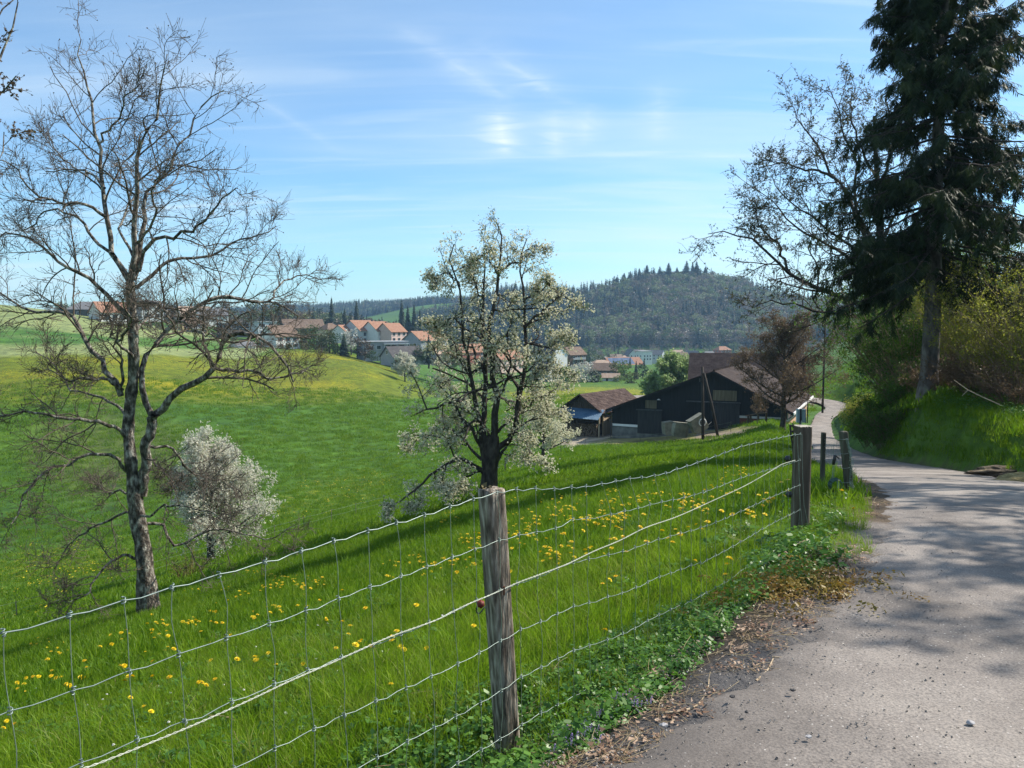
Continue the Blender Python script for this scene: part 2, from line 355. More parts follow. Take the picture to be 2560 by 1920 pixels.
def height(x, y, sunk=True):
    x = np.atleast_1d(np.asarray(x, float)).ravel(); y = np.atleast_1d(np.asarray(y, float)).ravel()
    r = np.hypot(x, y); ph = np.arctan2(x, y)
    E = np.stack([ph * 5.0, np.log(np.maximum(r, 6.0)) * 1.3], -1); q = np.empty(len(x))
    for s in range(0, len(x), 20000):
        e = E[s:s + 20000]; q[s:s + 20000] = tps(((e[:, None] - CP[None]) ** 2).sum(-1)) @ TW[:-3] + TW[-3] + e @ TW[-2:]
    zf = q * r
    back = sm(2.6, 3.1, np.abs(ph)); zf = zf * (1 - back) + back * (-1.5 - 0.1 * r)
    d, side, zr = road_query(x, y)
    dd = np.maximum(d, 0)
    right = zr + 0.42 * np.minimum(dd, 4.5) + 0.12 * np.maximum(dd - 4.5, 0)
    left = np.minimum(-1.405 - 0.17 * y + 0.27 * x, zr + 0.3)
    zn = np.where(side > 0, left, right)
    w = sm(math.log(8), math.log(17), np.log(np.maximum(r, .1)))
    z = zn * (1 - w) + zf * w
    bl = (0.38 + 0.055 * r) * np.where(side < 0, 0.55, 1.0)
    k = sm(0.0, 1.0, np.clip((d - 0.05) / bl, 0, 1)) if sunk else sm(0.0, 1.0, np.clip(d / bl, 0, 1))
    k = np.where(r > 260, 1.0, k)
    zr2 = zr - (0.03 + 0.0022 * r) if sunk else zr
    z = zr2 * (1 - k) + z * k
    z = z - 0.07 * np.exp(-((x - 0.05) ** 2 + (y - 3.4) ** 2) / 0.5)
    amp = np.clip(d - 0.3, 0, 1) * np.clip(r / 12, 0.15, 1)
    z = z + amp * (0.045 * vnoise(x * 0.9, y * 0.9, 3) + 0.02 * vnoise(x * 3.1, y * 3.1, 5)) + np.clip(r / 150, 0, 1) * np.clip(d, 0, 1) * 0.35 * vnoise(x * 0.05, y * 0.05, 8)
    return z
def gz(x, y): return float(height([x], [y])[0])
def hit(u, v, dmin=1.5, dmax=400):
    """the ground point seen at a place in the photograph"""
    D = np.exp(np.linspace(math.log(dmin), math.log(dmax), 260)); P = np.array([at(u, v, d) for d in D])
    below = P[:, 2] < height(P[:, 0], P[:, 1])
    i = int(np.argmax(below)) if below.any() else len(D) - 1
    return P[i]
def spot(u, D):
    """ground point in photograph column u at distance D"""
    x = (u - CU) / FPX * D; z = gz(x, D)
    for _ in range(2):
        k = D / 1.0; yc = (z / D * cT + sT) / (cT - z / D * sT); x = (u - CU) / FPX * D / (cT + yc * sT); z = gz(x, D)
    return np.array([x, D, z])
def pix(x, y, z):
    zc = y * cT - z * sT; yc = (y * sT + z * cT) / zc
    return CU + FPX * x / zc, CV - FPX * yc
# ---------------------------------------------------------------- ground sheet
def poly_mask(u, v, poly, soft=8.0):
    """1 inside a polygon of the hillside, soft edge"""
    n = len(poly); ins = np.zeros(len(u), bool); dist = np.full(len(u), 1e9)
    for i in range(n):
        x1, y1 = poly[i]; x2, y2 = poly[(i + 1) % n]
        c = ((y1 > v) != (y2 > v)) & (u < (x2 - x1) * (v - y1) / ((y2 - y1) or 1e-9) + x1); ins ^= c
        ex, ey = x2 - x1, y2 - y1; t = np.clip(((u - x1) * ex + (v - y1) * ey) / (ex * ex + ey * ey + 1e-9), 0, 1)
        dist = np.minimum(dist, np.hypot(u - x1 - t * ex, v - y1 - t * ey))
    return np.where(ins, sm(-soft, soft, dist), sm(-soft, soft, -dist))
phi_in = np.radians(np.linspace(-37, 37, 300)); phi_l = np.radians(np.linspace(-180, -37.6, 60)); phi_r = np.radians(np.linspace(37.6, 178, 58))
PHI = np.concatenate([phi_l, phi_in, phi_r])
rr = [0.25]
while rr[-1] < 2500:
    r = rr[-1]; rr.append(r * (1.05 if r < 2 else 1.021 if r < 320 else 1.024))
RRr = np.array(rr)
GP, GR = np.meshgrid(PHI, RRr); gx = (np.sin(GP) * GR).ravel(); gy = (np.cos(GP) * GR).ravel()
GZ = height(gx, gy)
nC, nR = len(PHI), len(RRr)
gi_ = np.arange(nR - 1)[:, None] * nC; gj = np.arange(nC)[None, :]; gj2 = (gj + 1) % nC
GF = np.stack([gi_ + gj, gi_ + gj2, gi_ + nC + gj2, gi_ + nC + gj], -1).reshape(-1, 4)
GV = np.stack([gx, gy, GZ], -1)
GV = np.vstack([GV, [[0, 0, -1.62]]])
cap = np.stack([np.full(nC, len(GV) - 1), (np.arange(nC) + 1) % nC, np.arange(nC)], -1)
infront = gy > 2
U = np.full(len(gx), 1e5); Vv = np.full(len(gx), 0.0)
uu, vv = pix(gx[infront], gy[infront], GZ[infront]); U[infront] = uu; Vv[infront] = vv
R2 = np.hypot(gx, gy)
C = np.tile(np.array([0.054, 0.122, 0.009]), (len(gx), 1)); yel = np.zeros(len(gx))
def paint(col, m):
    global C
    m = np.clip(m, 0, 1)[:, None]; C = C * (1 - m) + np.array(col) * m
wob = vnoise(gx * 0.03, gy * 0.03, 1) * 6 + vnoise(gx * 0.12, gy * 0.12, 2) * 2.5
Vw = Vv + wob * np.clip(300 / np.maximum(R2, 30), 0.3, 1.6); farm = (R2 > 34)
# broad variation of the lower meadow
paint((0.040, 0.105, 0.012), farm * 0.8 * sm(-.2, .6, vnoise(gx * 0.035 + 5, gy * 0.02, 4)))
paint((0.08, 0.155, 0.010), farm * 0.6 * sm(0, .7, vnoise(gx * 0.02 + 9, gy * 0.045, 14)))
paint((0.085, 0.18, 0.010), 1.0 - sm(28, 40, R2))
crop = (0.19, 0.23, 0.085)
paint((0.098, 0.132, 0.005), farm * poly_mask(U, Vw, [(-900, 880), (300, 885), (620, 890), (720, 872), (860, 880), (1000, 925), (1100, 985), (850, 1000), (600, 1015), (300, 1010), (-900, 985)], 7))
paint(crop, farm * (R2 < 420) * poly_mask(U, Vw, [(-900, 730), (60, 752), (330, 790), (520, 835), (680, 872), (600, 893), (330, 890), (-900, 882)], 3))
paint((0.05, 0.125, 0.016), farm * (R2 < 420) * poly_mask(U, Vw, [(-900, 815), (0, 818), (130, 826), (300, 848), (200, 864), (-900, 866)], 3))
paint((0.06, 0.135, 0.016), farm * (R2 < 420) * poly_mask(U, Vw, [(330, 846), (450, 838), (590, 862), (560, 872), (340, 868)], 3))
paint((0.15, 0.20, 0.07), farm * (R2 < 420) * 0.5 * sm(.1, .6, vnoise(Vv * 0.09, U * .002, 6)) * poly_mask(U, Vw, [(-900, 760), (60, 760), (330, 795), (520, 838), (330, 850), (-900, 830)], 3))
paint((0.095, 0.105, 0.03), farm * 0.55 * poly_mask(U, Vw, [(120, 1040), (330, 1020), (470, 1090), (420, 1230), (180, 1240), (60, 1130)], 50))
ystrip = farm * poly_mask(U, Vw, [(-900, 892), (300, 892), (620, 893), (720, 873), (860, 880), (990, 925), (950, 950), (860, 985), (640, 1000), (420, 1000), (200, 985), (-900, 970)], 10)
yel = np.maximum(yel, ystrip * (0.26 + 0.30 * vnoise(gx * 0.04, gy * 0.08, 21)))
yel = np.maximum(yel, 0.42 * farm * poly_mask(U, Vw, [(1250, 975), (1430, 968), (1560, 975), (1760, 985), (1780, 1010), (1300, 1005)], 6) * (R2 < 340))
paint((0.080, 0.140, 0.012), farm * (R2 > 180) * (R2 < 340) * poly_mask(U, Vw, [(1100, 958), (1780, 960), (1780, 1020), (1100, 1020)], 8))
yel = np.maximum(yel, 0.30 * farm * poly_mask(U, Vw, [(60, 1370), (340, 1360), (360, 1440), (120, 1470), (-50, 1440)], 30))
yel = np.maximum(yel, 0.24 * farm * poly_mask(U, Vw, [(600, 1270), (800, 1190), (1000, 1180), (960, 1250), (700, 1310)], 30))
yel = np.maximum(yel, 0.2 * farm * poly_mask(U, Vw, [(-100, 1440), (230, 1450), (100, 1560), (-200, 1560)], 25))
# fields behind the village
paint((0.035, 0.15, 0.02), (R2 > 330) * poly_mask(U, Vv, [(560, 780), (720, 780), (1000, 808), (1000, 825), (560, 812)], 4))
# farmyard gravel, trodden verge by the barn, junction
paint((0.30, 0.26, 0.20), (R2 > 80) * (R2 < 150) * poly_mask(U, Vv, [(1430, 1060), (1540, 1052), (1560, 1088), (1500, 1102), (1440, 1117), (1400, 1112), (1395, 1080)], 3))
paint((0.20, 0.19, 0.08), (R2 > 80) * (R2 < 150) * poly_mask(U, Vv, [(1470, 1106), (1530, 1096), (1620, 1085), (1760, 1070), (1900, 1065), (1880, 1080), (1720, 1100), (1560, 1113)], 3))
paint((0.24, 0.20, 0.15), (R2 > 60) * (R2 < 130) * poly_mask(U, Vv, [(1745, 1082), (1860, 1076), (1870, 1086), (1800, 1100), (1740, 1110), (1735, 1095)], 3))
paint((0.26, 0.25, 0.23), (R2 > 105) * (R2 < 150) * poly_mask(U, Vv, [(2000, 985), (2060, 985), (2050, 1004), (2020, 1018), (2000, 1020)], 3))
# verge of the lane: soil, litter, gravel
dR, sideR, zR = road_query(gx, gy); nearby = R2 < 40
edge_n = 0.12 * vnoise(gx * 2.3, gy * 2.3, 31) + 0.06 * vnoise(gx * 7, gy * 7, 32)
soil = nearby * (1 - sm(0.05, 0.35, dR + edge_n - 0.42 * sm(6.5, 4.5, R2)))
paint((0.085, 0.066, 0.048), soil)
grav = (R2 < 8) * (1 - sm(0.05, 0.30, dR + edge_n)); paint((0.17, 0.155, 0.145), grav)
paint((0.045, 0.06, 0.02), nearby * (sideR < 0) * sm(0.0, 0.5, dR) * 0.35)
yel[dR < 1.0] = 0
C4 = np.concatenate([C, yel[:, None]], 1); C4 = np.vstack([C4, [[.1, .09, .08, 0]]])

gm, n, l, b = newmat('meadow_ground')
at_ = n.new('ShaderNodeAttribute'); at_.attribute_name = 'ground'
t = n.new('ShaderNodeTexCoord')
nz = n.new('ShaderNodeTexNoise'); nz.inputs['Scale'].default_value = 0.35; nz.inputs['Detail'].default_value = 10; nz.inputs['Roughness'].default_value = 0.7
l.new(t.outputs['Object'], nz.inputs['Vector'])
r1 = ramp(n, [(0.52, 0.55, 0.6), (1.45, 1.38, 1.3)], [0.36, 0.66]); l.new(nz.outputs[0], r1.inputs[0])
mu = n.new('ShaderNodeMixRGB'); mu.blend_type = 'MULTIPLY'; mu.inputs[0].default_value = 1
l.new(at_.outputs['Color'], mu.inputs[1]); l.new(r1.outputs[0], mu.inputs[2])
nf = n.new('ShaderNodeTexNoise'); nf.inputs['Scale'].default_value = 1.6; nf.inputs['Detail'].default_value = 8; nf.inputs['Roughness'].default_value = 0.75
l.new(t.outputs['Object'], nf.inputs['Vector'])
ad = n.new('ShaderNodeMath'); ad.operation = 'MULTIPLY_ADD'; l.new(at_.outputs['Alpha'], ad.inputs[0]); ad.inputs[1].default_value = 0.42; l.new(nf.outputs[0], ad.inputs[2])
mr = n.new('ShaderNodeMapRange'); mr.inputs[1].default_value = 0.60; mr.inputs[2].default_value = 0.86; l.new(ad.outputs[0], mr.inputs[0])
gt = n.new('ShaderNodeMath'); gt.operation = 'MINIMUM'; l.new(mr.outputs[0], gt.inputs[0])
g2 = n.new('ShaderNodeMath'); g2.operation = 'MULTIPLY'; g2.use_clamp = True; l.new(at_.outputs['Alpha'], g2.inputs[0]); g2.inputs[1].default_value = 2.2; l.new(g2.outputs[0], gt.inputs[1])
my = n.new('ShaderNodeMixRGB'); l.new(gt.outputs[0], my.inputs[0]); l.new(mu.outputs[0], my.inputs[1]); my.inputs[2].default_value = (0.36, 0.29, 0.003, 1)
l.new(my.outputs[0], b.inputs['Base Color']); b.inputs['Roughness'].default_value = 0.85; b.inputs['Specular IOR Level'].default_value = 0.15
nb = n.new('ShaderNodeTexNoise'); nb.inputs['Scale'].default_value = 2.2; nb.inputs['Detail'].default_value = 9; nb.inputs['Roughness'].default_value = 0.7
l.new(t.outputs['Object'], nb.inputs['Vector'])
bp = n.new('ShaderNodeBump'); bp.inputs['Strength'].default_value = 0.8; bp.inputs['Distance'].default_value = 0.18; l.new(nb.outputs[0], bp.inputs['Height']); l.new(bp.outputs[0], b.inputs['Normal'])
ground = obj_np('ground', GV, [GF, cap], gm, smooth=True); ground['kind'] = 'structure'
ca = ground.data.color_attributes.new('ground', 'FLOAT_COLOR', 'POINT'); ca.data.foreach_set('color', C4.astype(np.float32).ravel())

# ---------------------------------------------------------------- the lane
def lane_material():
    m, n, l, b = newmat('worn_asphalt')
    t = n.new('ShaderNodeTexCoord')
    def noise(sc, det=6, ro=0.6, st=None):
        z = n.new('ShaderNodeTexNoise'); z.inputs['Scale'].default_value = sc; z.inputs['Detail'].default_value = det; z.inputs['Roughness'].default_value = ro
        l.new(t.outputs['Object'], z.inputs['Vector']); return z.outputs[0]
    base = ramp(n, [(0.14, 0.122, 0.11), (0.215, 0.188, 0.168), (0.29, 0.257, 0.228)], [0.36, 0.5, 0.66]); l.new(noise(0.8, 9, 0.65), base.inputs[0])
    grit = ramp(n, [(0.55, 0.55, 0.56), (1, 1, 1), (1.35, 1.33, 1.3)], [0.34, 0.5, 0.66]); l.new(noise(95, 3, 0.6), grit.inputs[0])
    mu = n.new('ShaderNodeMixRGB'); mu.blend_type = 'MULTIPLY'; mu.inputs[0].default_value = 0.85; l.new(base.outputs[0], mu.inputs[1]); l.new(grit.outputs[0], mu.inputs[2])
    # pale stones set in the surface
    vo = n.new('ShaderNodeTexVoronoi'); vo.inputs['Scale'].default_value = 42; l.new(t.outputs['Object'], vo.inputs['Vector'])
    th = n.new('ShaderNodeMath'); th.operation = 'LESS_THAN'; th.inputs[1].default_value = 0.17; l.new(vo.outputs['Distance'], th.inputs[0])
    sepc = n.new('ShaderNodeSeparateColor'); l.new(vo.outputs['Color'], sepc.inputs[0])
    gt = n.new('ShaderNodeMath'); gt.operation = 'GREATER_THAN'; gt.inputs[1].default_value = 0.82; l.new(sepc.outputs[0], gt.inputs[0])
    an = n.new('ShaderNodeMath'); an.operation = 'MULTIPLY'; l.new(th.outputs[0], an.inputs[0]); l.new(gt.outputs[0], an.inputs[1])
    ms = n.new('ShaderNodeMixRGB'); l.new(an.outputs[0], ms.inputs[0]); l.new(mu.outputs[0], ms.inputs[1]); ms.inputs[2].default_value = (0.46, 0.43, 0.40, 1)
    # earth washed on, darker tarry patches
    e = ramp(n, [(0, 0, 0), (1, 1, 1)], [0.56, 0.74]); l.new(noise(0.55, 8, 0.7), e.inputs[0])
    me_ = n.new('ShaderNodeMixRGB'); me_.inputs[2].default_value = (0.16, 0.125, 0.09, 1)
    f = n.new('ShaderNodeMath'); f.operation = 'MULTIPLY'; f.inputs[1].default_value = 0.28; l.new(e.outputs[0], f.inputs[0]); l.new(f.outputs[0], me_.inputs[0]); l.new(ms.outputs[0], me_.inputs[1])
    # rough dark broken margin: stored per vertex
    ea = n.new('ShaderNodeAttribute'); ea.attribute_name = 'margin'
    nn_ = noise(5.0, 6, 0.7); sa = n.new('ShaderNodeMath'); sa.operation = 'MULTIPLY_ADD'; sa.inputs[1].default_value = 0.9; l.new(nn_, sa.inputs[0])
    sb = n.new('ShaderNodeMath'); sb.operation = 'SUBTRACT'; l.new(ea.outputs['Fac'], sb.inputs[0]); sb.inputs[1].default_value = 0.45; l.new(sb.outputs[0], sa.inputs[2])
    mrr = n.new('ShaderNodeMapRange'); mrr.inputs[1].default_value = 0.25; mrr.inputs[2].default_value = 0.75; l.new(sa.outputs[0], mrr.inputs[0])
    md = n.new('ShaderNodeMixRGB'); md.inputs[2].default_value = (0.105, 0.09, 0.08, 1); fm = n.new('ShaderNodeMath'); fm.operation = 'MULTIPLY'; fm.inputs[1].default_value = 0.75
    l.new(mrr.outputs[0], fm.inputs[0]); l.new(fm.outputs[0], md.inputs[0]); l.new(me_.outputs[0], md.inputs[1])
    # fine cracks
    vc = n.new('ShaderNodeTexVoronoi'); vc.feature = 'DISTANCE_TO_EDGE'; vc.inputs['Scale'].default_value = 0.9
    wz = n.new('ShaderNodeTexNoise'); wz.inputs['Scale'].default_value = 3; wz.inputs['Detail'].default_value = 5; l.new(t.outputs['Object'], wz.inputs['Vector'])
    wm = n.new('ShaderNodeMixRGB'); wm.inputs[0].default_value = 0.16; l.new(t.outputs['Object'], wm.inputs[1]); l.new(wz.outputs['Color'], wm.inputs[2]); l.new(wm.outputs[0], vc.inputs['Vector'])
    cr = n.new('ShaderNodeMath'); cr.operation = 'LESS_THAN'; cr.inputs[1].default_value = 0.0035; l.new(vc.outputs[0], cr.inputs[0])
    ck = ramp(n, [(0, 0, 0), (1, 1, 1)], [0.56, 0.66]); l.new(noise(0.7, 3), ck.inputs[0])
    cm = n.new('ShaderNodeMath'); cm.operation = 'MULTIPLY'; l.new(cr.outputs[0], cm.inputs[0]); l.new(ck.outputs[0], cm.inputs[1])
    mc = n.new('ShaderNodeMixRGB'); mc.inputs[2].default_value = (0.07, 0.06, 0.055, 1); l.new(cm.outputs[0], mc.inputs[0]); l.new(md.outputs[0], mc.inputs[1])
    l.new(mc.outputs[0], b.inputs['Base Color']); b.inputs['Roughness'].default_value = 0.82; b.inputs['Specular IOR Level'].default_value = 0.28
    bp = n.new('ShaderNodeBump'); bp.inputs['Strength'].default_value = 0.55; bp.inputs['Distance'].default_value = 0.008
    l.new(noise(80, 5, 0.7), bp.inputs['Height']); bp2 = n.new('ShaderNodeBump'); bp2.inputs['Strength'].default_value = 0.5; bp2.inputs['Distance'].default_value = 0.05
    l.new(noise(1.7, 6, 0.6), bp2.inputs['Height']); l.new(bp.outputs[0], bp2.inputs['Normal']); l.new(bp2.outputs[0], b.inputs['Normal'])
    return m
RD2 = catmull(ROAD, 40); ns = 21; ts = np.linspace(0, 1, ns)
k_ = np.arange(len(RD2)); wobL = 0.07 * vnoise(k_ * 0.31, k_ * 0 + 2, 41) + 0.05 * vnoise(k_ * 0.9, k_ * 0 + 7, 42); wobR = 0.06 * vnoise(k_ * 0.37, k_ * 0, 43)
dirv = nrm(RD2[:, 2:4] - RD2[:, 0:2]); Lp = RD2[:, 0:2] + dirv * wobL[:, None]; Rp = RD2[:, 2:4] + dirv * wobR[:, None]
XY = Lp[:, None] * (1 - ts)[None, :, None] + Rp[:, None] * ts[None, :, None]
Zr = RD2[:, 4][:, None] + 0.03 * (1 - (2 * ts - 1) ** 2)[None] - 0.02
edge = (np.abs(2 * ts - 1) > 0.99)
Zr = np.where(edge[None], Zr - 0.05, Zr)
RV = np.concatenate([XY, Zr[..., None]], -1).reshape(-1, 3)
ii = np.arange(len(RD2) - 1)[:, None] * ns; jj = np.arange(ns - 1)[None]
RF = np.stack([ii + jj, ii + jj + 1, ii + ns + jj + 1, ii + ns + jj], -1).reshape(-1, 4)
lane = obj_np('road', RV, RF, lane_material(), smooth=True); lane['kind'] = 'structure'
mg = np.tile(np.clip(1 - ts * 4.0, 0, 1) ** 1.2 + np.clip(1 - (1 - ts) * 8, 0, 1), (len(RD2), 1))
near_w = np.clip(1 - np.linalg.norm(RD2[:, :2], axis=1) / 7.0, 0.12, 1)[:, None]
a = lane.data.attributes.new('margin', 'FLOAT', 'POINT'); a.data.foreach_set('value', (mg * near_w * 1.5).astype(np.float32).ravel())
# ---------------------------------------------------------------- bark, leaves
M_BARK = mat('walnut_bark', [(0.045, 0.036, 0.028), (0.17, 0.145, 0.12), (0.42, 0.40, 0.34)], 11.0, 0.95, 1.0, 34, stretch=(1, 1, 0.5), dist=0.05, pos=[0.38, 0.52, 0.66])
M_DARKBARK = mat('dark_bark', [(0.022, 0.018, 0.016), (0.055, 0.045, 0.038), (0.10, 0.088, 0.075)], 8.0, 0.9, 0.9, 30, stretch=(1, 1, 0.4), dist=0.03)
M_TWIG = mat('grey_twig', [(0.06, 0.046, 0.038), (0.16, 0.13, 0.10)], 5.0, 0.85)
M_TWIG2 = mat('brown_twig', [(0.045, 0.030, 0.022), (0.10, 0.072, 0.05)], 5.0, 0.85)
M_MOSS = mat('mossy_bark', [(0.05, 0.035, 0.025), (0.11, 0.10, 0.02), (0.20, 0.16, 0.05)], 6.0, 0.95, 0.8, 25)
M_SPRUCEBARK = mat('spruce_bark', [(0.05, 0.04, 0.036), (0.13, 0.11, 0.10), (0.22, 0.20, 0.18)], 6.0, 0.9, 0.8, 22, stretch=(1, 1, 0.4))
M_NEEDLE = leafmat('spruce_needles', [(0.010, 0.020, 0.010), (0.024, 0.042, 0.014), (0.06, 0.075, 0.020)], 1.6, 0.28, 0.6)  # lightest ramp colour paints in sunlit tips
M_BLOSSOM = leafmat('pear_blossom', [(0.58, 0.55, 0.40), (0.80, 0.78, 0.66), (0.28, 0.34, 0.10)], 9.0, 0.45, 0.6, tcol=(1, 0.98, 0.85))
M_WBLOSSOM = leafmat('white_blossom', [(0.50, 0.48, 0.38), (0.72, 0.70, 0.60), (0.28, 0.33, 0.14)], 6.0, 0.45, 0.6)
M_YLEAF = leafmat('young_leaves', [(0.07, 0.12, 0.02), (0.13, 0.18, 0.03)], 6.0, 0.45)
M_GLEAF = leafmat('green_leaves', [(0.03, 0.075, 0.012), (0.065, 0.14, 0.018), (0.12, 0.20, 0.025)], 1.5, 0.55)
M_WILLOW = leafmat('willow_leaves', [(0.16, 0.19, 0.03), (0.28, 0.30, 0.04), (0.22, 0.20, 0.05)], 1.6, 0.6)
M_REDBUD = leafmat('copper_buds', [(0.085, 0.055, 0.032), (0.17, 0.115, 0.07), (0.13, 0.10, 0.045)], 2.5, 0.4)
M_BUDS = leafmat('green_buds', [(0.06, 0.07, 0.03), (0.12, 0.12, 0.05)], 5.0, 0.3)

# small leaf clumps: a few bent quads
def clump(n, rad, size, seed, asp=0.7, flat=False):
    r = np.random.default_rng(seed); V, F = [], []
    for i in range(n):
        c = nrm(r.normal(size=3)) * rad * r.uniform(0.2, 1) ** 0.5
        a = nrm(r.normal(size=3)); b_ = nrm(np.cross(a, r.normal(size=3))); s = size * r.uniform(0.7, 1.3)
        nn = np.cross(a, b_) * s * 0.18
        V += [c - a * s * .5, c - b_ * s * .5 * asp + nn, c + a * s * .5, c + b_ * s * .5 * asp + nn]; k = i * 4
        F.append([k, k + 1, k + 2, k + 3])
    return np.array(V), np.array(F)

def resample(P, K, r=None, jit=0.0):
    P = np.asarray(P, float); Q = catmull(P, 8) if len(P) > 2 else P
    s = np.concatenate([[0], np.cumsum(np.linalg.norm(np.diff(Q, axis=0), axis=1))]); t = np.linspace(0, s[-1], K)
    out = np.stack([np.interp(t, s, Q[:, i]) for i in range(3)], -1)
    if jit: out[1:-1] += r.normal(0, jit, (K - 2, 3))
    return out
def spawn(r, P, R, n, L, ang, up=0.0, K=5, rf=0.55, wig=0.18, t0=0.2, t1=1.0, minr=0.004, tip=0.35, lfall=0.45, droop=0.0):
    """side shoots along many parent shoots at once. P (M,Kp,3), R (M,Kp); L length as share of the parent's or absolute if tuple"""
    M, Kp, _ = P.shape
    idx = np.repeat(np.arange(M), n); m = len(idx)
    t = t0 + (t1 - t0) * (np.tile(np.arange(n), M) + r.uniform(0, 1, m)) / n
    f = np.clip(t, 0, .999) * (Kp - 1); i = f.astype(int); a = (f - i)[:, None]
    p = P[idx, i] * (1 - a) + P[idx, i + 1] * a; tg = nrm(P[idx, i + 1] - P[idx, i])
    rp = R[idx, i] * (1 - a[:, 0]) + R[idx, i + 1] * a[:, 0]
    pr = nrm(np.cross(tg, r.normal(size=(m, 3)))); an = r.normal(ang, 0.22, m)[:, None]
    d = nrm(np.cos(an) * tg + np.sin(an) * pr + np.array([0, 0, up]))
    plen = np.linalg.norm(np.diff(P, axis=1), axis=2).sum(1)[idx]
    ln = (plen * L if not isinstance(L, tuple) else r.uniform(L[0], L[1], m)) * (1 - lfall * t) * r.uniform(0.6, 1.25, m)
    out = np.empty((m, K, 3)); out[:, 0] = p
    for k in range(1, K):
        d = nrm(d + r.normal(0, wig, (m, 3)) + np.array([0, 0, up * 0.25 - droop * k / K]))
        out[:, k] = out[:, k - 1] + d * (ln / (K - 1))[:, None]
    r0 = np.maximum(rp * rf, minr)
    rad = np.maximum(r0[:, None] * np.linspace(1, tip, K)[None], minr * 0.8)
    return out, rad

def bare_tree(name, loc, trunkP, trunkR, limbs, label, cat, group=None, levels=None, seed=1, m_trunk=None, m_twig=None, leaf=None, nleaf=0, leafspread=0.05, leafscale=(0.7, 1.3), extra=None, twigname='twigs', leafname='blossom', sides=(12, 8), skip=0, thin=0):
    """a tree: trunk, limbs (parts) and the crown of twigs. All points in world space, loc is the foot."""
    r = np.random.default_rng(seed); loc = np.asarray(loc, float)
    root = empty(name, loc, 0, label, cat, group)
    V, F = tube_arrays((np.asarray(trunkP) - loc)[None], np.asarray(trunkR)[None], sides[0])
    V = V + nrm(V - V.mean(0)) * 0; obj_np('trunk', V, F, m_trunk, root, smooth=True)
    LP = np.stack([l[0] for l in limbs]); LR = np.stack([l[1] for l in limbs])
    for i in range(len(limbs)):
        V, F = tube_arrays((LP[i:i + 1] - loc), LR[i:i + 1], sides[1]); obj_np('limb', V, F, m_trunk, root, smooth=True)
    tw, ends = [], []
    P, R = (LP[skip:], LR[skip:]) if skip else (LP, LR)
    allP = []
    for li, lv in enumerate(levels):
        src_P, src_R = P, R
        P, R = spawn(r, src_P, src_R, **lv)
        s = 5 if li == 0 else 4 if li == 1 else 3
        tw.append(tube_arrays(P - loc, R, s)); allP.append(P)
    V, F = join_arrays(tw)
    o = obj_np(twigname, V, F, m_twig, root, smooth=True); o['kind'] = 'stuff'
    if leaf is not None and nleaf:
        Q = np.concatenate([p[:, 1:].reshape(-1, 3) for p in allP[-2:]])
        if thin: t_ = (Q[:, 2] - Q[:, 2].min()) / np.ptp(Q[:, 2]); Q = Q[r.uniform(0, 1, len(Q)) > thin * t_]
        k = r.integers(0, len(Q), nleaf)
        pos = Q[k] - loc + r.normal(0, leafspread, (nleaf, 3))
        V, F = replicate(leaf[0], leaf[1], pos, r.uniform(*leafscale, nleaf), rand_rot(nleaf, r))
        o = obj_np(leafname, V, F, leaf[2], root); o['kind'] = 'stuff'
    if extra: extra(root, loc, allP, r)
    return root

def traced(pts, D, dD, r0, r1, K=12, r=None, jit=0.02, rel=None):
    """a limb seen in the photograph: it starts at distance D and runs dD metres nearer or farther"""
    n = len(pts); P = np.array([at(u, v, D + dD * (i / (n - 1)) ** 1.2) for i, (u, v) in enumerate(pts)])
    P = resample(P, K, r or rng, jit); return P, np.linspace(r0, r1, K) ** 1.0
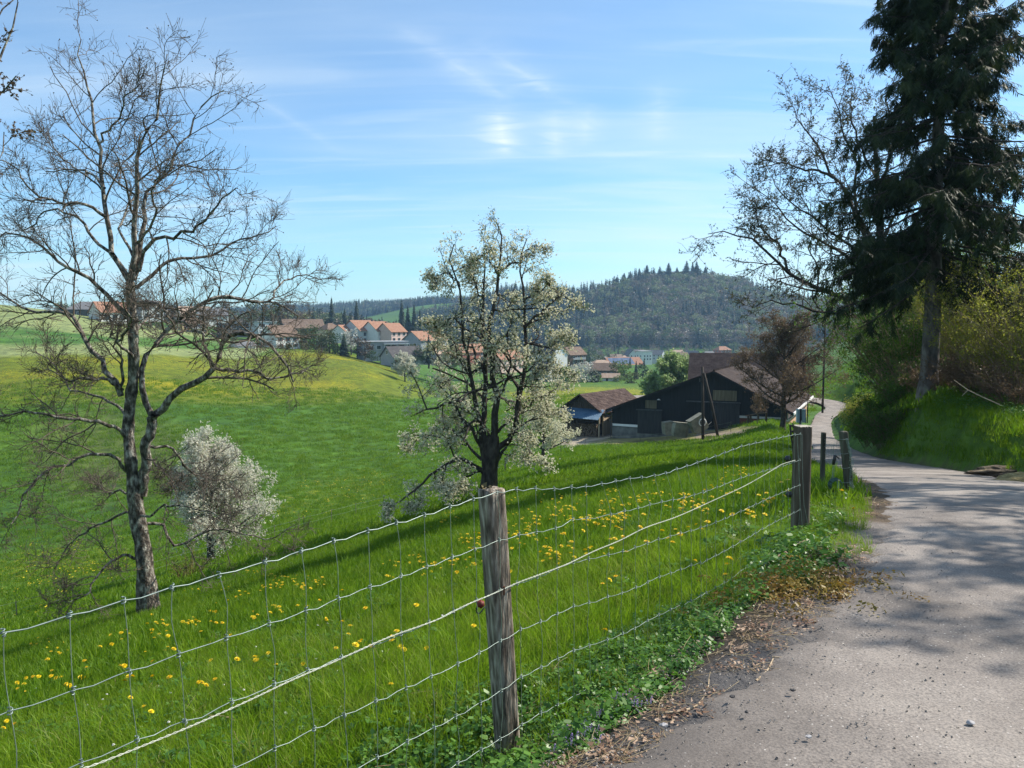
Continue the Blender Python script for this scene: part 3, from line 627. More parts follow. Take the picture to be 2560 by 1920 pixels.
# ---------------------------------------------------------------- big bare walnut on the left
D1 = 20.0
W = 0.01015
r1_ = np.random.default_rng(11)
foot = spot(372, D1)
TP = np.array([[foot[0] + .03, foot[1], foot[2] - 0.4], foot, at(359, 1379, D1), at(345, 1306, D1), at(338, 1248, D1), at(326, 1138, D1), at(321, 1070, D1 + .1), at(326, 1000, D1 + .1), at(333, 945, D1 + .1), at(334, 870, D1), at(331, 803, D1), at(325, 705, D1)])
TR = np.array([36, 28, 21, 20, 20, 15, 14, 14, 13.5, 13, 12.5, 10.5]) * W
TPs = resample(TP, 40); TRs = np.interp(np.linspace(0, 1, 40), np.linspace(0, 1, 12), TR); TRs += 0.012 * np.sin(np.arange(40) * 1.7) + 0.008 * np.sin(np.arange(40) * 3.1)
L1 = [  # points, distance change, start and end half-width in pixels
 ([(354, 1240), (364, 1160), (369, 1113), (378, 1060), (384, 1035)], -.3, 13, 12),
 ([(381, 1041), (410, 1017), (440, 985), (473, 964), (511, 945), (535, 920), (550, 885), (559, 845), (590, 835), (627, 838), (675, 867), (710, 905), (733, 955)], -1.5, 10, 2),
 ([(535, 920), (579, 928), (641, 928), (675, 950), (723, 940), (760, 925), (791, 912)], 1.5, 4.5, 1.2),
 ([(381, 1041), (366, 1018), (357, 965), (352, 925), (362, 890), (400, 845), (434, 810), (472, 782), (521, 752), (586, 751), (624, 757), (690, 757), (745, 790)], 1.2, 8.5, 1.8),
 ([(521, 749), (560, 740), (624, 752), (683, 748), (689, 716), (725, 702), (760, 689), (805, 700)], 2.2, 4, 1.2),
 ([(325, 705), (315, 695), (300, 665), (282, 635), (270, 590), (266, 542), (262, 480), (258, 434), (244, 353), (231, 288), (228, 240), (215, 205), (203, 172), (190, 140), (203, 98)], 1.0, 7.5, 1.2),
 ([(325, 705), (331, 650), (331, 597), (336, 540), (339, 488), (341, 430), (347, 380), (363, 330), (391, 293), (401, 217), (407, 190), (412, 165), (418, 135)], -1.0, 8, 1.3),
 ([(333, 700), (350, 660), (355, 600), (355, 542), (362, 500), (374, 472), (412, 434), (430, 400), (445, 369), (465, 330), (485, 300), (515, 250), (560, 225)], 1.6, 7, 1.2),
 ([(347, 678), (358, 629), (391, 602), (434, 589), (488, 570), (521, 542), (553, 499), (590, 470)], -2, 5.5, 1.2),
 ([(340, 720), (370, 695), (420, 655), (470, 645), (520, 640), (580, 610), (640, 590), (690, 565)], 2.0, 5, 1.2),
 ([(333, 754), (380, 760), (434, 790), (488, 825), (540, 845)], -2.5, 5, 1.2),
 ([(282, 635), (271, 629), (233, 597), (201, 548), (163, 529), (114, 526), (90, 560), (60, 575)], 1.5, 4.5, 1.1),
 ([(264, 542), (233, 521), (206, 510), (165, 508), (136, 505), (81, 477), (49, 434), (30, 410), (-10, 400)], -1.6, 4.2, 1.1),
 ([(318, 797), (300, 775), (282, 754), (239, 711), (195, 678), (130, 640), (87, 602), (27, 586), (-40, 600)], -1.0, 6, 1.2),
 ([(303, 990), (289, 950), (268, 925), (251, 901), (230, 880), (212, 855), (195, 815), (163, 787), (98, 781), (43, 759), (5, 732), (-50, 700)], 1.4, 7.5, 1.5),
 ([(303, 985), (306, 940), (301, 896), (290, 865), (280, 839), (275, 800), (266, 780), (262, 740)], -1.3, 4.2, 1.3),
 ([(306, 975), (289, 959), (241, 947), (207, 945), (169, 954), (140, 930), (110, 925)], -1.8, 4.5, 1.2),
 ([(318, 1045), (309, 1031), (270, 1003), (231, 986), (183, 978), (164, 950), (130, 905), (90, 880)], 1.8, 4, 1.2),
 ([(315, 1095), (304, 1080), (285, 1068), (270, 1063), (231, 1051), (183, 1046), (140, 1037), (92, 1031), (0, 1036), (-60, 1040)], -2.2, 5.2, 1.4),
 ([(318, 1180), (304, 1167), (285, 1142), (256, 1133), (207, 1142), (159, 1167), (101, 1186), (72, 1220), (43, 1277), (28, 1310)], -2.4, 4.8, 1.2),
 ([(336, 1295), (328, 1282), (289, 1287), (241, 1316), (193, 1345), (159, 1384), (135, 1422)], 1.5, 3.8, 1.0),
 ([(350, 1395), (335, 1393), (299, 1393), (270, 1417), (236, 1451), (212, 1490), (135, 1504)], -1.5, 4.2, 1.0),
 ([(366, 1140), (376, 1147), (400, 1170), (415, 1186), (430, 1205), (439, 1224)], -1.2, 3.2, 1.2),
 ([(372, 1115), (390, 1113), (415, 1117), (444, 1133), (470, 1171), (521, 1195), (579, 1215), (617, 1244)], 1.8, 3.8, 1.1),
 ([(352, 1300), (371, 1287), (410, 1268), (463, 1268), (521, 1277), (560, 1300)], -1.5, 3.4, 1.0),
 ([(352, 1310), (371, 1304), (400, 1304), (415, 1331), (425, 1352), (445, 1362), (463, 1355), (521, 1326), (579, 1326), (637, 1345), (675, 1345), (738, 1311)], 1.0, 4.4, 0.9),
 ([(325, 1240), (300, 1225), (270, 1232), (240, 1210)], 2.0, 3.2, 1.2),
 ([(330, 860), (350, 815), (378, 790), (400, 760)], 3.0, 4, 1.3), ([(335, 900), (300, 860), (330, 800), (300, 740)], -3.2, 4, 1.3),
 ([(332, 640), (300, 560), (340, 470), (310, 400)], 3.0, 3.6, 1.1), ([(340, 610), (390, 540), (380, 470), (430, 410)], -3.0, 3.6, 1.1),
 ([(262, 470), (220, 430), (160, 400), (120, 330)], 2.0, 3.2, 1.0), ([(245, 360), (290, 300), (310, 250), (350, 210)], -1.6, 3, 1.0),
]
def depth0(pts):  # start on the trunk or on an earlier limb
    return D1 + 0.05
limbs1 = [traced(p, depth0(p), d, a * W, b * W, 16, r1_, 0.03) for p, d, a, b in L1]
lev1 = [dict(n=11, L=0.46, ang=0.85, up=0.06, K=9, rf=0.5, wig=0.17, t0=0.26, minr=0.009, tip=0.5, lfall=.62),
        dict(n=8, L=0.42, ang=0.85, up=0.06, K=6, rf=0.55, wig=0.19, t0=0.15, minr=0.0058, tip=0.6),
        dict(n=5, L=(0.18, 0.5), ang=0.65, up=0.14, K=4, rf=0.7, wig=0.2, t0=0.25, minr=0.0042, tip=0.8, lfall=0.1)]
def walnut_extra(root, loc, allP, r):
    # blunt swollen tips
    Q = allP[-1][:, -1] - loc; s = r.choice(len(Q), min(6000, len(Q)), replace=False)
    c = clump(2, 0.012, 0.035, 5); V, F = replicate(c[0], c[1], Q[s], r.uniform(.7, 1.3, len(s)), rand_rot(len(s), r))
    o = obj_np('buds', V, F, M_TWIG, root); o['kind'] = 'stuff'
bare_tree('walnut_tree', foot, TPs, TRs, limbs1, 'tall bare walnut tree with lichen-grey trunk standing behind the wire fence on the left', 'tree', None, lev1, 12, M_BARK, M_TWIG, extra=walnut_extra, skip=1)

# a second bare tree whose outer twigs enter at the left edge
D2 = 13.0; f2 = spot(-430, D2); r2_ = np.random.default_rng(21)
T2 = resample(np.array([f2 - [0, 0, .3], at(-425, 1300, D2), at(-430, 900, D2), at(-420, 500, D2), at(-400, 200, D2), at(-380, -250, D2)]), 26); T2R = np.linspace(.22, .05, 26)
L2 = [([(-420, 700), (-300, 560), (-180, 470), (-90, 330), (-30, 215), (15, 100), (45, 5)], .4, .06, .010), ([(-410, 500), (-280, 380), (-160, 300), (-60, 270), (10, 225), (40, 190)], -.5, .05, .008),
      ([(-420, 400), (-300, 200), (-150, 100), (-60, 60), (10, 40), (45, -10)], .8, .05, .008), ([(-425, 800), (-280, 700), (-130, 600), (-60, 480), (0, 400), (10, 330)], 0.2, .05, .008),
      ([(-400, 200), (-300, -100), (-200, -300)], 1, .05, .01), ([(-410, 600), (-550, 400), (-700, 300)], 1, .06, .01), ([(-430, 900), (-600, 700), (-800, 600)], -1, .06, .01), ([(-430, 700), (-500, 500), (-560, 200)], -2, .05, .01)]
limbs2 = [traced(p, D2, d, a, b, 14, r2_, .03) for p, d, a, b in L2]
bare_tree('bare_tree', f2, T2, T2R, limbs2, 'bare tree outside the left edge whose budding twig tips hang into the upper left corner', 'tree', None,
          [dict(n=6, L=0.20, ang=0.8, up=0.12, K=6, rf=0.5, wig=0.25, t0=0.3, minr=0.007, tip=0.5), dict(n=5, L=0.45, ang=0.8, up=0.1, K=5, rf=0.6, wig=0.26, t0=0.2, minr=0.005, tip=.6),
           dict(n=3, L=(0.08, 0.28), ang=0.7, K=4, rf=.7, wig=.25, minr=.0038, tip=.8, lfall=.1)], 22, M_BARK, M_TWIG, (*clump(3, .015, .035, 3), M_REDBUD), 2600, .01, leafname='buds')

# ---------------------------------------------------------------- old pear tree in blossom, middle
D3 = 31.0; W3 = D3 / FPX; r3_ = np.random.default_rng(31); f3 = spot(1220, D3)
T3 = resample(np.array([f3 - [0, 0, .3], f3, at(1223, 1205, D3), at(1225, 1165, D3), at(1228, 1130, D3), at(1232, 1090, D3)]), 16); T3R = np.interp(np.linspace(0, 1, 16), [0, .2, .5, .75, 1], np.array([30, 24, 20, 24, 16]) * W3)
L3 = [([(1215, 1160), (1208, 1120), (1207, 1060), (1213, 1000), (1217, 943), (1214, 870), (1208, 802), (1210, 740), (1212, 680), (1211, 628)], .4, 11, 1.6),
      ([(1232, 1120), (1234, 1084), (1243, 1030), (1243, 990), (1233, 940), (1229, 896), (1225, 850), (1227, 802), (1238, 750), (1246, 700), (1248, 650), (1252, 605), (1243, 570), (1238, 545)], -.3, 12, 1.3),
      ([(1248, 690), (1258, 672), (1280, 660), (1300, 652), (1315, 625), (1345, 612), (1365, 625)], .8, 3.5, 1), ([(1246, 695), (1235, 665), (1222, 650), (1205, 640), (1180, 655)], -.8, 3, 1),
      ([(1245, 1120), (1268, 1112), (1285, 1060), (1300, 990), (1308, 950), (1311, 920), (1316, 880), (1312, 849), (1306, 800), (1309, 755), (1305, 700), (1302, 661), (1307, 625), (1318, 595)], .7, 10, 1.3),
      ([(1212, 1120), (1206, 1075), (1191, 990), (1184, 960), (1180, 934), (1168, 900), (1163, 873), (1158, 840), (1156, 802), (1152, 760), (1149, 717), (1138, 685), (1126, 656), (1128, 630), (1135, 610)], -.9, 8, 1.4),
      ([(1152, 812), (1140, 800), (1126, 797), (1105, 812), (1088, 821), (1065, 800)], .8, 3.6, 1), ([(1149, 717), (1130, 690), (1105, 682), (1085, 700), (1070, 720)], -.8, 3, .9),
      ([(1215, 1140), (1190, 1090), (1163, 1056), (1145, 1020), (1130, 1004), (1105, 1012), (1079, 1028), (1062, 1010), (1050, 990), (1040, 960), (1025, 930)], -1.0, 6.5, 1.2),
      ([(1214, 1190), (1200, 1180), (1182, 1159), (1160, 1150), (1135, 1150), (1110, 1162), (1088, 1178), (1065, 1195), (1041, 1216), (1020, 1240), (989, 1268), (950, 1262)], -1.8, 7, 1.1),
      ([(1200, 1178), (1160, 1195), (1150, 1215), (1125, 1222), (1105, 1235)], -2.6, 3.5, 1), ([(1205, 1150), (1170, 1110), (1140, 1078), (1107, 1070), (1075, 1085), (1040, 1090), (1000, 1105)], 1.4, 5, 1),
      ([(1235, 1160), (1255, 1130), (1276, 1094), (1300, 1084), (1323, 1122), (1340, 1150), (1370, 1160)], -1.5, 5, 1), ([(1270, 1090), (1310, 1060), (1350, 1045), (1385, 1030), (1410, 1050)], 1.2, 4, 1),
      ([(1303, 975), (1315, 955), (1335, 930), (1370, 915), (1400, 925), (1430, 930)], -.8, 4.5, 1), ([(1314, 830), (1330, 800), (1351, 783), (1375, 755), (1394, 736), (1420, 745), (1445, 770)], .9, 5, 1),
      ([(1312, 870), (1335, 860), (1370, 870), (1400, 850), (1430, 860)], -1, 4, 1), ([(1309, 755), (1335, 735), (1360, 725), (1385, 700)], -1.3, 3.5, 1),
      ([(1210, 760), (1190, 720), (1180, 690), (1165, 665)], 1.0, 3.5, 1), ([(1217, 943), (1185, 880), (1150, 860), (1110, 870), (1080, 880)], 1.8, 4, 1), ([(1240, 1000), (1265, 960), (1275, 900), (1270, 850), (1280, 800)], -1.8, 4.5, 1),
      ([(1230, 900), (1245, 860), (1270, 830), (1280, 780), (1275, 740)], 1.8, 4, 1), ([(1225, 1100), (1195, 1050), (1160, 1020), (1120, 950), (1100, 920)], 2.2, 4.5, 1), ([(1245, 1080), (1290, 1040), (1340, 1000), (1380, 980), (1400, 960)], 2.0, 4.5, 1)]
limbs3 = [traced(p, D3, d, a * W3 * .85, b * W3 * .8, 14, r3_, .045) for p, d, a, b in L3]
lev3 = [dict(n=9, L=0.38, ang=0.95, up=0.04, K=6, rf=0.55, wig=0.30, t0=0.15, minr=0.013, tip=0.5, lfall=.72), dict(n=5, L=0.5, ang=0.9, up=0.05, K=5, rf=0.55, wig=0.3, t0=0.15, minr=0.008, tip=.6),
        dict(n=4, L=(0.15, 0.45), ang=0.8, up=0.1, K=4, rf=0.7, wig=0.28, t0=0.2, minr=0.006, tip=.8, lfall=.1)]
def pear_extra(root, loc, allP, r):
    Q = allP[-1].reshape(-1, 3); k = r.integers(0, len(Q), 7500)
    c = clump(3, .04, .055, 8); V, F = replicate(c[0], c[1], Q[k] - loc + r.normal(0, .07, (len(k), 3)), r.uniform(.7, 1.4, len(k)), rand_rot(len(k), r))
    o = obj_np('leaves', V, F, M_YLEAF, root); o['kind'] = 'stuff'
bare_tree('pear_tree', f3, T3, T3R, limbs3, 'old gnarled pear tree with cream blossom rising behind the split fence post', 'tree', None, lev3, 32, M_DARKBARK, M_DARKBARK,
          (*clump(4, .045, .056, 4, 0.9), M_BLOSSOM), 17000, .11, (.55, 1.2), pear_extra, thin=.75)

# ---------------------------------------------------------------- generic crowned trees
def auto_limbs(r, foot, h, spread, n, trunk_h, r0, K=10, up=0.9, shape=1.0, lean=(0, 0)):
    T = np.array([foot - [0, 0, .3], foot + [0, 0, trunk_h * .5], foot + [lean[0] * .4, lean[1] * .4, trunk_h], foot + [lean[0], lean[1], h * .78]]); T = resample(T, 14, r, .01 * h * .3)
    TRr = np.linspace(r0, r0 * .25, 14); TRr[0] *= 1.3
    limbs = []
    for i in range(n):
        t = (i + .5) / n; a = i * 2.4 + r.uniform(-.4, .4); zs = trunk_h * .8 + (h * .72 - trunk_h * .8) * t; zs = max(zs, trunk_h * .7)
        ix = min(len(T) - 1, int(np.searchsorted(T[:, 2], foot[2] + zs))); s = T[ix]
        ln = spread * (1.0 - .55 * t ** 1.3) * r.uniform(.8, 1.12) * shape; el = math.radians(18 + 45 * t + r.uniform(-8, 8)) * up
        d = np.array([math.cos(a) * math.cos(el), math.sin(a) * math.cos(el), math.sin(el)])
        P = [s]; dd = d.copy()
        for k in range(4): dd = nrm(dd + r.normal(0, .14, 3) + [0, 0, .07]); P.append(P[-1] + dd * ln / 4)
        limbs.append((resample(np.array(P), K, r, .01), np.linspace(r0 * .42 * (1 - .5 * t), .012, K)))
    return T, TRr, limbs
def crowned(name, u, D, h, spread, label, cat='tree', group=None, n=10, trunk_h=None, r0=.15, seed=1, bark=None, twig=None, leaf=None, nleaf=3000, lsp=.12, lsc=(.7, 1.3), lv=None, up=.9, leafname='leaves', foot=None):
    r = np.random.default_rng(seed); foot = spot(u, D) if foot is None else foot
    T, R_, L = auto_limbs(r, foot, h, spread, n, trunk_h or h * .3, r0, up=up)
    lv = lv or [dict(n=6, L=.42, ang=.85, up=.08, K=5, rf=.5, wig=.25, t0=.15, minr=.012, tip=.5), dict(n=5, L=.5, ang=.85, up=.05, K=4, rf=.55, wig=.25, t0=.15, minr=.008)]
    return bare_tree(name, foot, T, R_, L, label, cat, group, lv, seed + 100, bark or M_DARKBARK, twig or M_TWIG2, leaf, nleaf, lsp, lsc, leafname=leafname, sides=(8, 5))

# blossoming orchard tree in the dip behind the walnut
crowned('cherry_tree', 528, 44, 7.6, 3.7, 'round white-blossoming orchard tree in the dip right behind the bare walnut trunk', 'tree', None, 22, 1.2, .24, 41, M_DARKBARK, M_TWIG,
        (*clump(4, .06, .07, 6, .9), M_WBLOSSOM), 13000, .20, (.8, 1.6), leafname='blossom', up=.95,
        lv=[dict(n=8, L=.45, ang=.9, up=.05, K=5, rf=.5, wig=.25, t0=.1, minr=.014, tip=.5), dict(n=7, L=.5, ang=.85, up=.05, K=4, rf=.55, wig=.25, t0=.1, minr=.010, tip=.7)])
# small tree right of the pear
crowned('apple_tree', 1358, 62, 5.0, 3.0, 'small pale-blossoming apple tree on the meadow just right of the old pear tree', 'tree', None, 14, 1.2, .2, 42, M_DARKBARK, M_TWIG,
        (*clump(4, .08, .09, 7, .9), M_BLOSSOM), 4200, .14, (.7, 1.3), leafname='blossom', up=.8)
crowned('blossom_tree', 1110, 47, 4.6, 2.6, 'low white-flowering tree half hidden behind the lower left boughs of the pear tree', 'tree', None, 12, 1.2, .15, 43, M_DARKBARK, M_TWIG,
        (*clump(4, .07, .08, 7, .9), M_WBLOSSOM), 1600, .14, (.7, 1.3), leafname='blossom') if False else None
crowned('blossom_tree', 1012, 240, 9.0, 4.6, 'white-blossoming tree at the field edge just left of the old pear tree', 'tree', None, 18, 1.8, .22, 44, M_DARKBARK, M_TWIG,
        (*clump(4, .2, .27, 7, .9), M_WBLOSSOM), 3600, .3, (.7, 1.4), leafname='blossom')
crowned('linden_tree', 1682, 150, 10.8, 6.0, 'broad round tree with fresh pale green leaves left behind the black barn', 'tree', None, 20, 1.6, .3, 45, M_DARKBARK, M_TWIG2,
        (*clump(5, .25, .27, 9, .8), leafmat('fresh_leaves', [(0.16, 0.25, 0.08), (0.28, 0.38, 0.14), (0.48, 0.52, 0.36)], .9, .6)), 7000, .45, (.8, 1.5), up=.85)
# copper budding tree in front of the barn
crowned('copper_tree', 1957, 76, 11.6, 6.6, 'round tree with reddish brown buds standing in front of the black barn by the lane', 'tree', None, 24, 2.2, .30, 46, M_DARKBARK, M_TWIG2,
        (*clump(4, .09, .10, 9, .8), M_REDBUD), 10500, .2, (.7, 1.4), up=.85, leafname='buds',
        lv=[dict(n=8, L=.42, ang=.85, up=.06, K=6, rf=.5, wig=.25, t0=.12, minr=.018, tip=.5), dict(n=6, L=.5, ang=.85, up=.02, K=5, rf=.55, wig=.26, t0=.1, minr=.012), dict(n=2, L=(.3, .9), ang=.7, K=4, rf=.7, wig=.25, minr=.010, lfall=.1)])
crowned('sapling', 1893, 80, 3.6, 1.3, 'thin young tree in front of the brick wall of the black barn', 'tree', None, 8, 1.2, .06, 47, M_TWIG, M_TWIG, (*clump(3, .08, .09, 9, .8), M_REDBUD), 500, .12, leafname='buds')

# large budding tree behind the spruce: traced boughs reaching out to the left
D5 = 46.0; W5 = D5 / FPX; f5 = spot(2225, D5); r5 = np.random.default_rng(51)
T5 = resample(np.array([f5 - [0, 0, .5], at(2222, 950, D5), at(2215, 850, D5), at(2205, 700, D5), at(2200, 560, D5), at(2190, 400, D5), at(2185, 290, D5)]), 18); T5R = np.linspace(19, 3, 18) * W5
L5 = [([(2212, 800), (2150, 760), (2100, 740), (2050, 722), (2005, 700), (1970, 680), (1940, 655), (1910, 620), (1880, 600), (1840, 590), (1800, 575), (1770, 585)], -1, 10, 1.2),
      ([(1975, 682), (1955, 640), (1940, 600), (1900, 570), (1895, 530), (1880, 500)], .5, 5, 1.2), ([(2210, 720), (2170, 620), (2140, 540), (2105, 465), (2075, 435), (2060, 390), (2030, 345), (2005, 320), (1990, 280), (2000, 260)], 1, 8.5, 1.2),
      ([(2085, 445), (2050, 430), (2020, 425), (1980, 415), (1940, 410), (1900, 420)], -1, 5, 1.1), ([(2205, 640), (2140, 520), (2140, 420), (2110, 330), (2090, 260), (2070, 215)], -1, 7, 1.1), ([(2200, 500), (2230, 350), (2220, 250), (2240, 180)], 1, 6, 1.1),
      ([(2205, 600), (2260, 500), (2330, 420), (2400, 380)], 2, 7, 1.2), ([(2210, 760), (2290, 680), (2380, 640), (2450, 600)], -2, 7, 1.2), ([(2212, 820), (2120, 790), (2050, 780), (1990, 760), (1930, 750), (1880, 770)], 1.5, 7, 1.2),
      ([(2195, 450), (2150, 360), (2130, 280), (2140, 210)], 2.5, 5, 1.1), ([(2210, 700), (2120, 640), (2040, 600), (1980, 560), (1930, 500), (1880, 470)], 3.0, 6, 1.1), ([(2210, 690), (2110, 600), (2010, 530), (1950, 480), (1930, 440)], -3.0, 6, 1.1)]
limbs5 = [traced(p, D5, d, a * W5 * .75, b * W5 * .7, 14, r5, .06) for p, d, a, b in L5]
bare_tree('budding_tree', f5, T5, T5R, limbs5, 'large spreading tree with opening buds reaching out leftwards from behind the spruce', 'tree', None,
          [dict(n=12, L=.36, ang=.9, up=.05, K=7, rf=.5, wig=.20, t0=.2, minr=.018, tip=.5), dict(n=7, L=.5, ang=.85, up=.05, K=5, rf=.55, wig=.2, t0=.12, minr=.011, tip=.6), dict(n=4, L=(.35, .95), ang=.75, K=4, rf=.7, wig=.26, minr=.0085, tip=.8, lfall=.1)],
          52, M_DARKBARK, M_TWIG2, (*clump(3, .05, .075, 3), M_BUDS), 9000, .05, leafname='buds')

# ---------------------------------------------------------------- the spruce by the lane
def spray_shape(seed):
    """a hanging branchlet: axis with short needled side fingers"""
    r = np.random.default_rng(seed); V, F = [], []
    def blade(p, d, w, ln):
        sd = nrm(np.cross(d, [0.3, 0.1, 1.0] + r.normal(0, .3, 3))); k = len(V)
        V.extend([p - sd * w * .5, p + d * ln * .5 - sd * w + [0, 0, -.01], p + d * ln, p + d * ln * .5 + sd * w + [0, 0, -.01]]); F.append([k, k + 1, k + 2, k + 3])
    for i in range(7):
        t = i / 7; p = np.array([t * .5, 0, -.10 * t]); sd = 1 if i % 2 else -1
        blade(p, nrm(np.array([.75, sd * r.uniform(.3, .9), r.uniform(-.75, -.15)])), .020, r.uniform(.15, .27))
        blade(p, nrm(np.array([.5, -sd * r.uniform(.3, .8), r.uniform(-.9, -.3)])), .018, r.uniform(.12, .24))
    blade(np.array([0, 0, 0]), nrm(np.array([1, 0, -.2])), .028, .6)
    return np.array(V), np.array(F)
def spruce(u, D, top_z, label, seed, r0=.3, crown0=.22, reach=4.8, name='spruce_tree', foot=None, nb=230, per=34, hang=None):
    r = np.random.default_rng(seed); foot = spot(u, D) if foot is None else foot; H = top_z - foot[2]
    root = empty(name, foot, 0, label, 'tree')
    z = np.linspace(-.4, H, 30); TP_ = np.stack([.03 * np.sin(z * .6), .03 * np.cos(z * .5), z], -1); TR_ = r0 * (1 - z.clip(0) / H) ** .8 + .015; TR_[:2] *= 1.25
    V, F = tube_arrays(TP_[None], TR_[None], 12); obj_np('trunk', V, F, M_SPRUCEBARK, root, smooth=True)
    t = np.sort(r.uniform(0, 1, nb)) ** .95; hz = crown0 * H + (1 - crown0) * H * t * .985; K = 9
    az = r.uniform(0, 2 * math.pi, nb); rel = (hz / H - crown0) / (1 - crown0)
    ln = reach * (1 - rel) ** .78 * np.interp(rel, [0, .07, .18, 1], [.7, .9, 1, 1]) * r.uniform(.62, 1.1, nb) + .15
    el0 = np.interp(rel, [0, .45, .85, 1], [-.28, -.10, .28, .8]) + r.normal(0, .08, nb)
    P = np.zeros((nb, K, 3)); P[:, 0, 2] = hz
    for k in range(1, K):
        e = el0 - .10 * np.sin(k / K * math.pi) + .38 * max(0, k / K - .55)   # sweeps down, tips lift
        P[:, k] = P[:, k - 1] + np.stack([np.cos(az) * np.cos(e), np.sin(az) * np.cos(e), np.sin(e)], -1) * (ln / (K - 1))[:, None] + r.normal(0, .02, (nb, 3))
    R_ = (.012 + .010 * ln)[:, None] * np.linspace(1, .25, K)[None]
    V, F = tube_arrays(P, R_, 5); o = obj_np('branches', V, F, M_DARKBARK, root); o['kind'] = 'stuff'
    S, SR = spawn(r, P, R_, 8, .30, .9, up=-.22, K=4, rf=.6, wig=.1, t0=.22, minr=.004, lfall=.5, droop=.3)
    V, F = tube_arrays(S, SR, 3); o = obj_np('twigs', V, F, M_DARKBARK, root); o['kind'] = 'stuff'
    # sprays along branches and side shoots
    def put(Pa, per_, sc, t0=.2):
        M_, Kp, _ = Pa.shape; idx = np.repeat(np.arange(M_), per_); tt = r.uniform(t0, 1, len(idx)); f = np.clip(tt, 0, .999) * (Kp - 1); i = f.astype(int); a = (f - i)[:, None]
        p = Pa[idx, i] * (1 - a) + Pa[idx, i + 1] * a; tg = nrm(Pa[idx, i + 1] - Pa[idx, i])
        yaw = np.arctan2(tg[:, 1], tg[:, 0]) + r.choice([-1, 1], len(idx)) * r.uniform(.1, 1.2, len(idx)); pit = r.uniform(.25, 1.35, len(idx))
        cy, sy, cp, sp = np.cos(yaw), np.sin(yaw), np.cos(pit), np.sin(pit); Z = np.zeros(len(idx))
        return p, np.stack([cy * cp, -sy, cy * sp, sy * cp, cy, sy * sp, -sp, Z, cp], -1).reshape(-1, 3, 3), r.uniform(.6, 1.25, len(idx)) * sc
    parts = []
    a1 = put(P, per // 3, .92, .15); a2 = put(S, max(2, per // 12), .78)
    for j, (p, Rm, s) in enumerate((a1, a2)):
        nsh = 4; sh = r.integers(0, nsh, len(p))
        for q in range(nsh):
            v0, f0 = spray_shape(seed * 10 + q); mk = sh == q; parts.append(replicate(v0, f0, p[mk], s[mk], Rm[mk]))
    V, F = join_arrays(parts); o = obj_np('needles', V, F, M_NEEDLE, root); o['kind'] = 'stuff'
    return root
spruce(2320, 28.0, 16.0, 'tall dark spruce with drooping boughs on the bank right of the lane', 61, nb=285, per=66)
# ---------------------------------------------------------------- woven wire fence along the meadow
M_POST = mat('weathered_post', [(0.05, 0.038, 0.028), (0.19, 0.155, 0.12), (0.42, 0.37, 0.30)], 42, 0.9, 1.0, 90, stretch=(1, 1, 0.16), dist=0.012, pos=[.32, .5, .68], detail=8)
M_POST2 = mat('dark_treated_post', [(0.055, 0.040, 0.028), (0.105, 0.080, 0.060), (0.16, 0.13, 0.10)], 16, 0.85, 0.7, 40, stretch=(1, 1, 0.12), dist=0.006, detail=8)
M_POST3 = mat('grey_green_post', [(0.035, 0.032, 0.024), (0.09, 0.085, 0.06), (0.17, 0.17, 0.13)], 14, 0.9, 0.8, 40, stretch=(1, 1, 0.15), dist=0.008)
M_WIRE = mat('galvanised_wire', [(0.15, 0.20, 0.18), (0.25, 0.31, 0.28)], 30, 0.42, spec=.5, metal=0.35)
M_WIRE2 = mat('dull_wire', [(0.14, 0.20, 0.15), (0.24, 0.30, 0.24)], 30, 0.5, spec=.5, metal=0.3)
M_ROPE = mat('white_rope', [(0.36, 0.38, 0.32), (0.58, 0.60, 0.50)], 60, 0.8)
M_BLACK = mat('black_plastic', [(0.012, 0.012, 0.013), (0.03, 0.03, 0.03)], 20, 0.45, spec=.5)
M_RED = mat('rusty_red_plastic', [(0.22, 0.03, 0.02), (0.10, 0.02, 0.015)], 20, 0.6)
M_CONC = mat('pale_end_grain', [(0.30, 0.27, 0.22), (0.42, 0.39, 0.33)], 30, .9, .5)

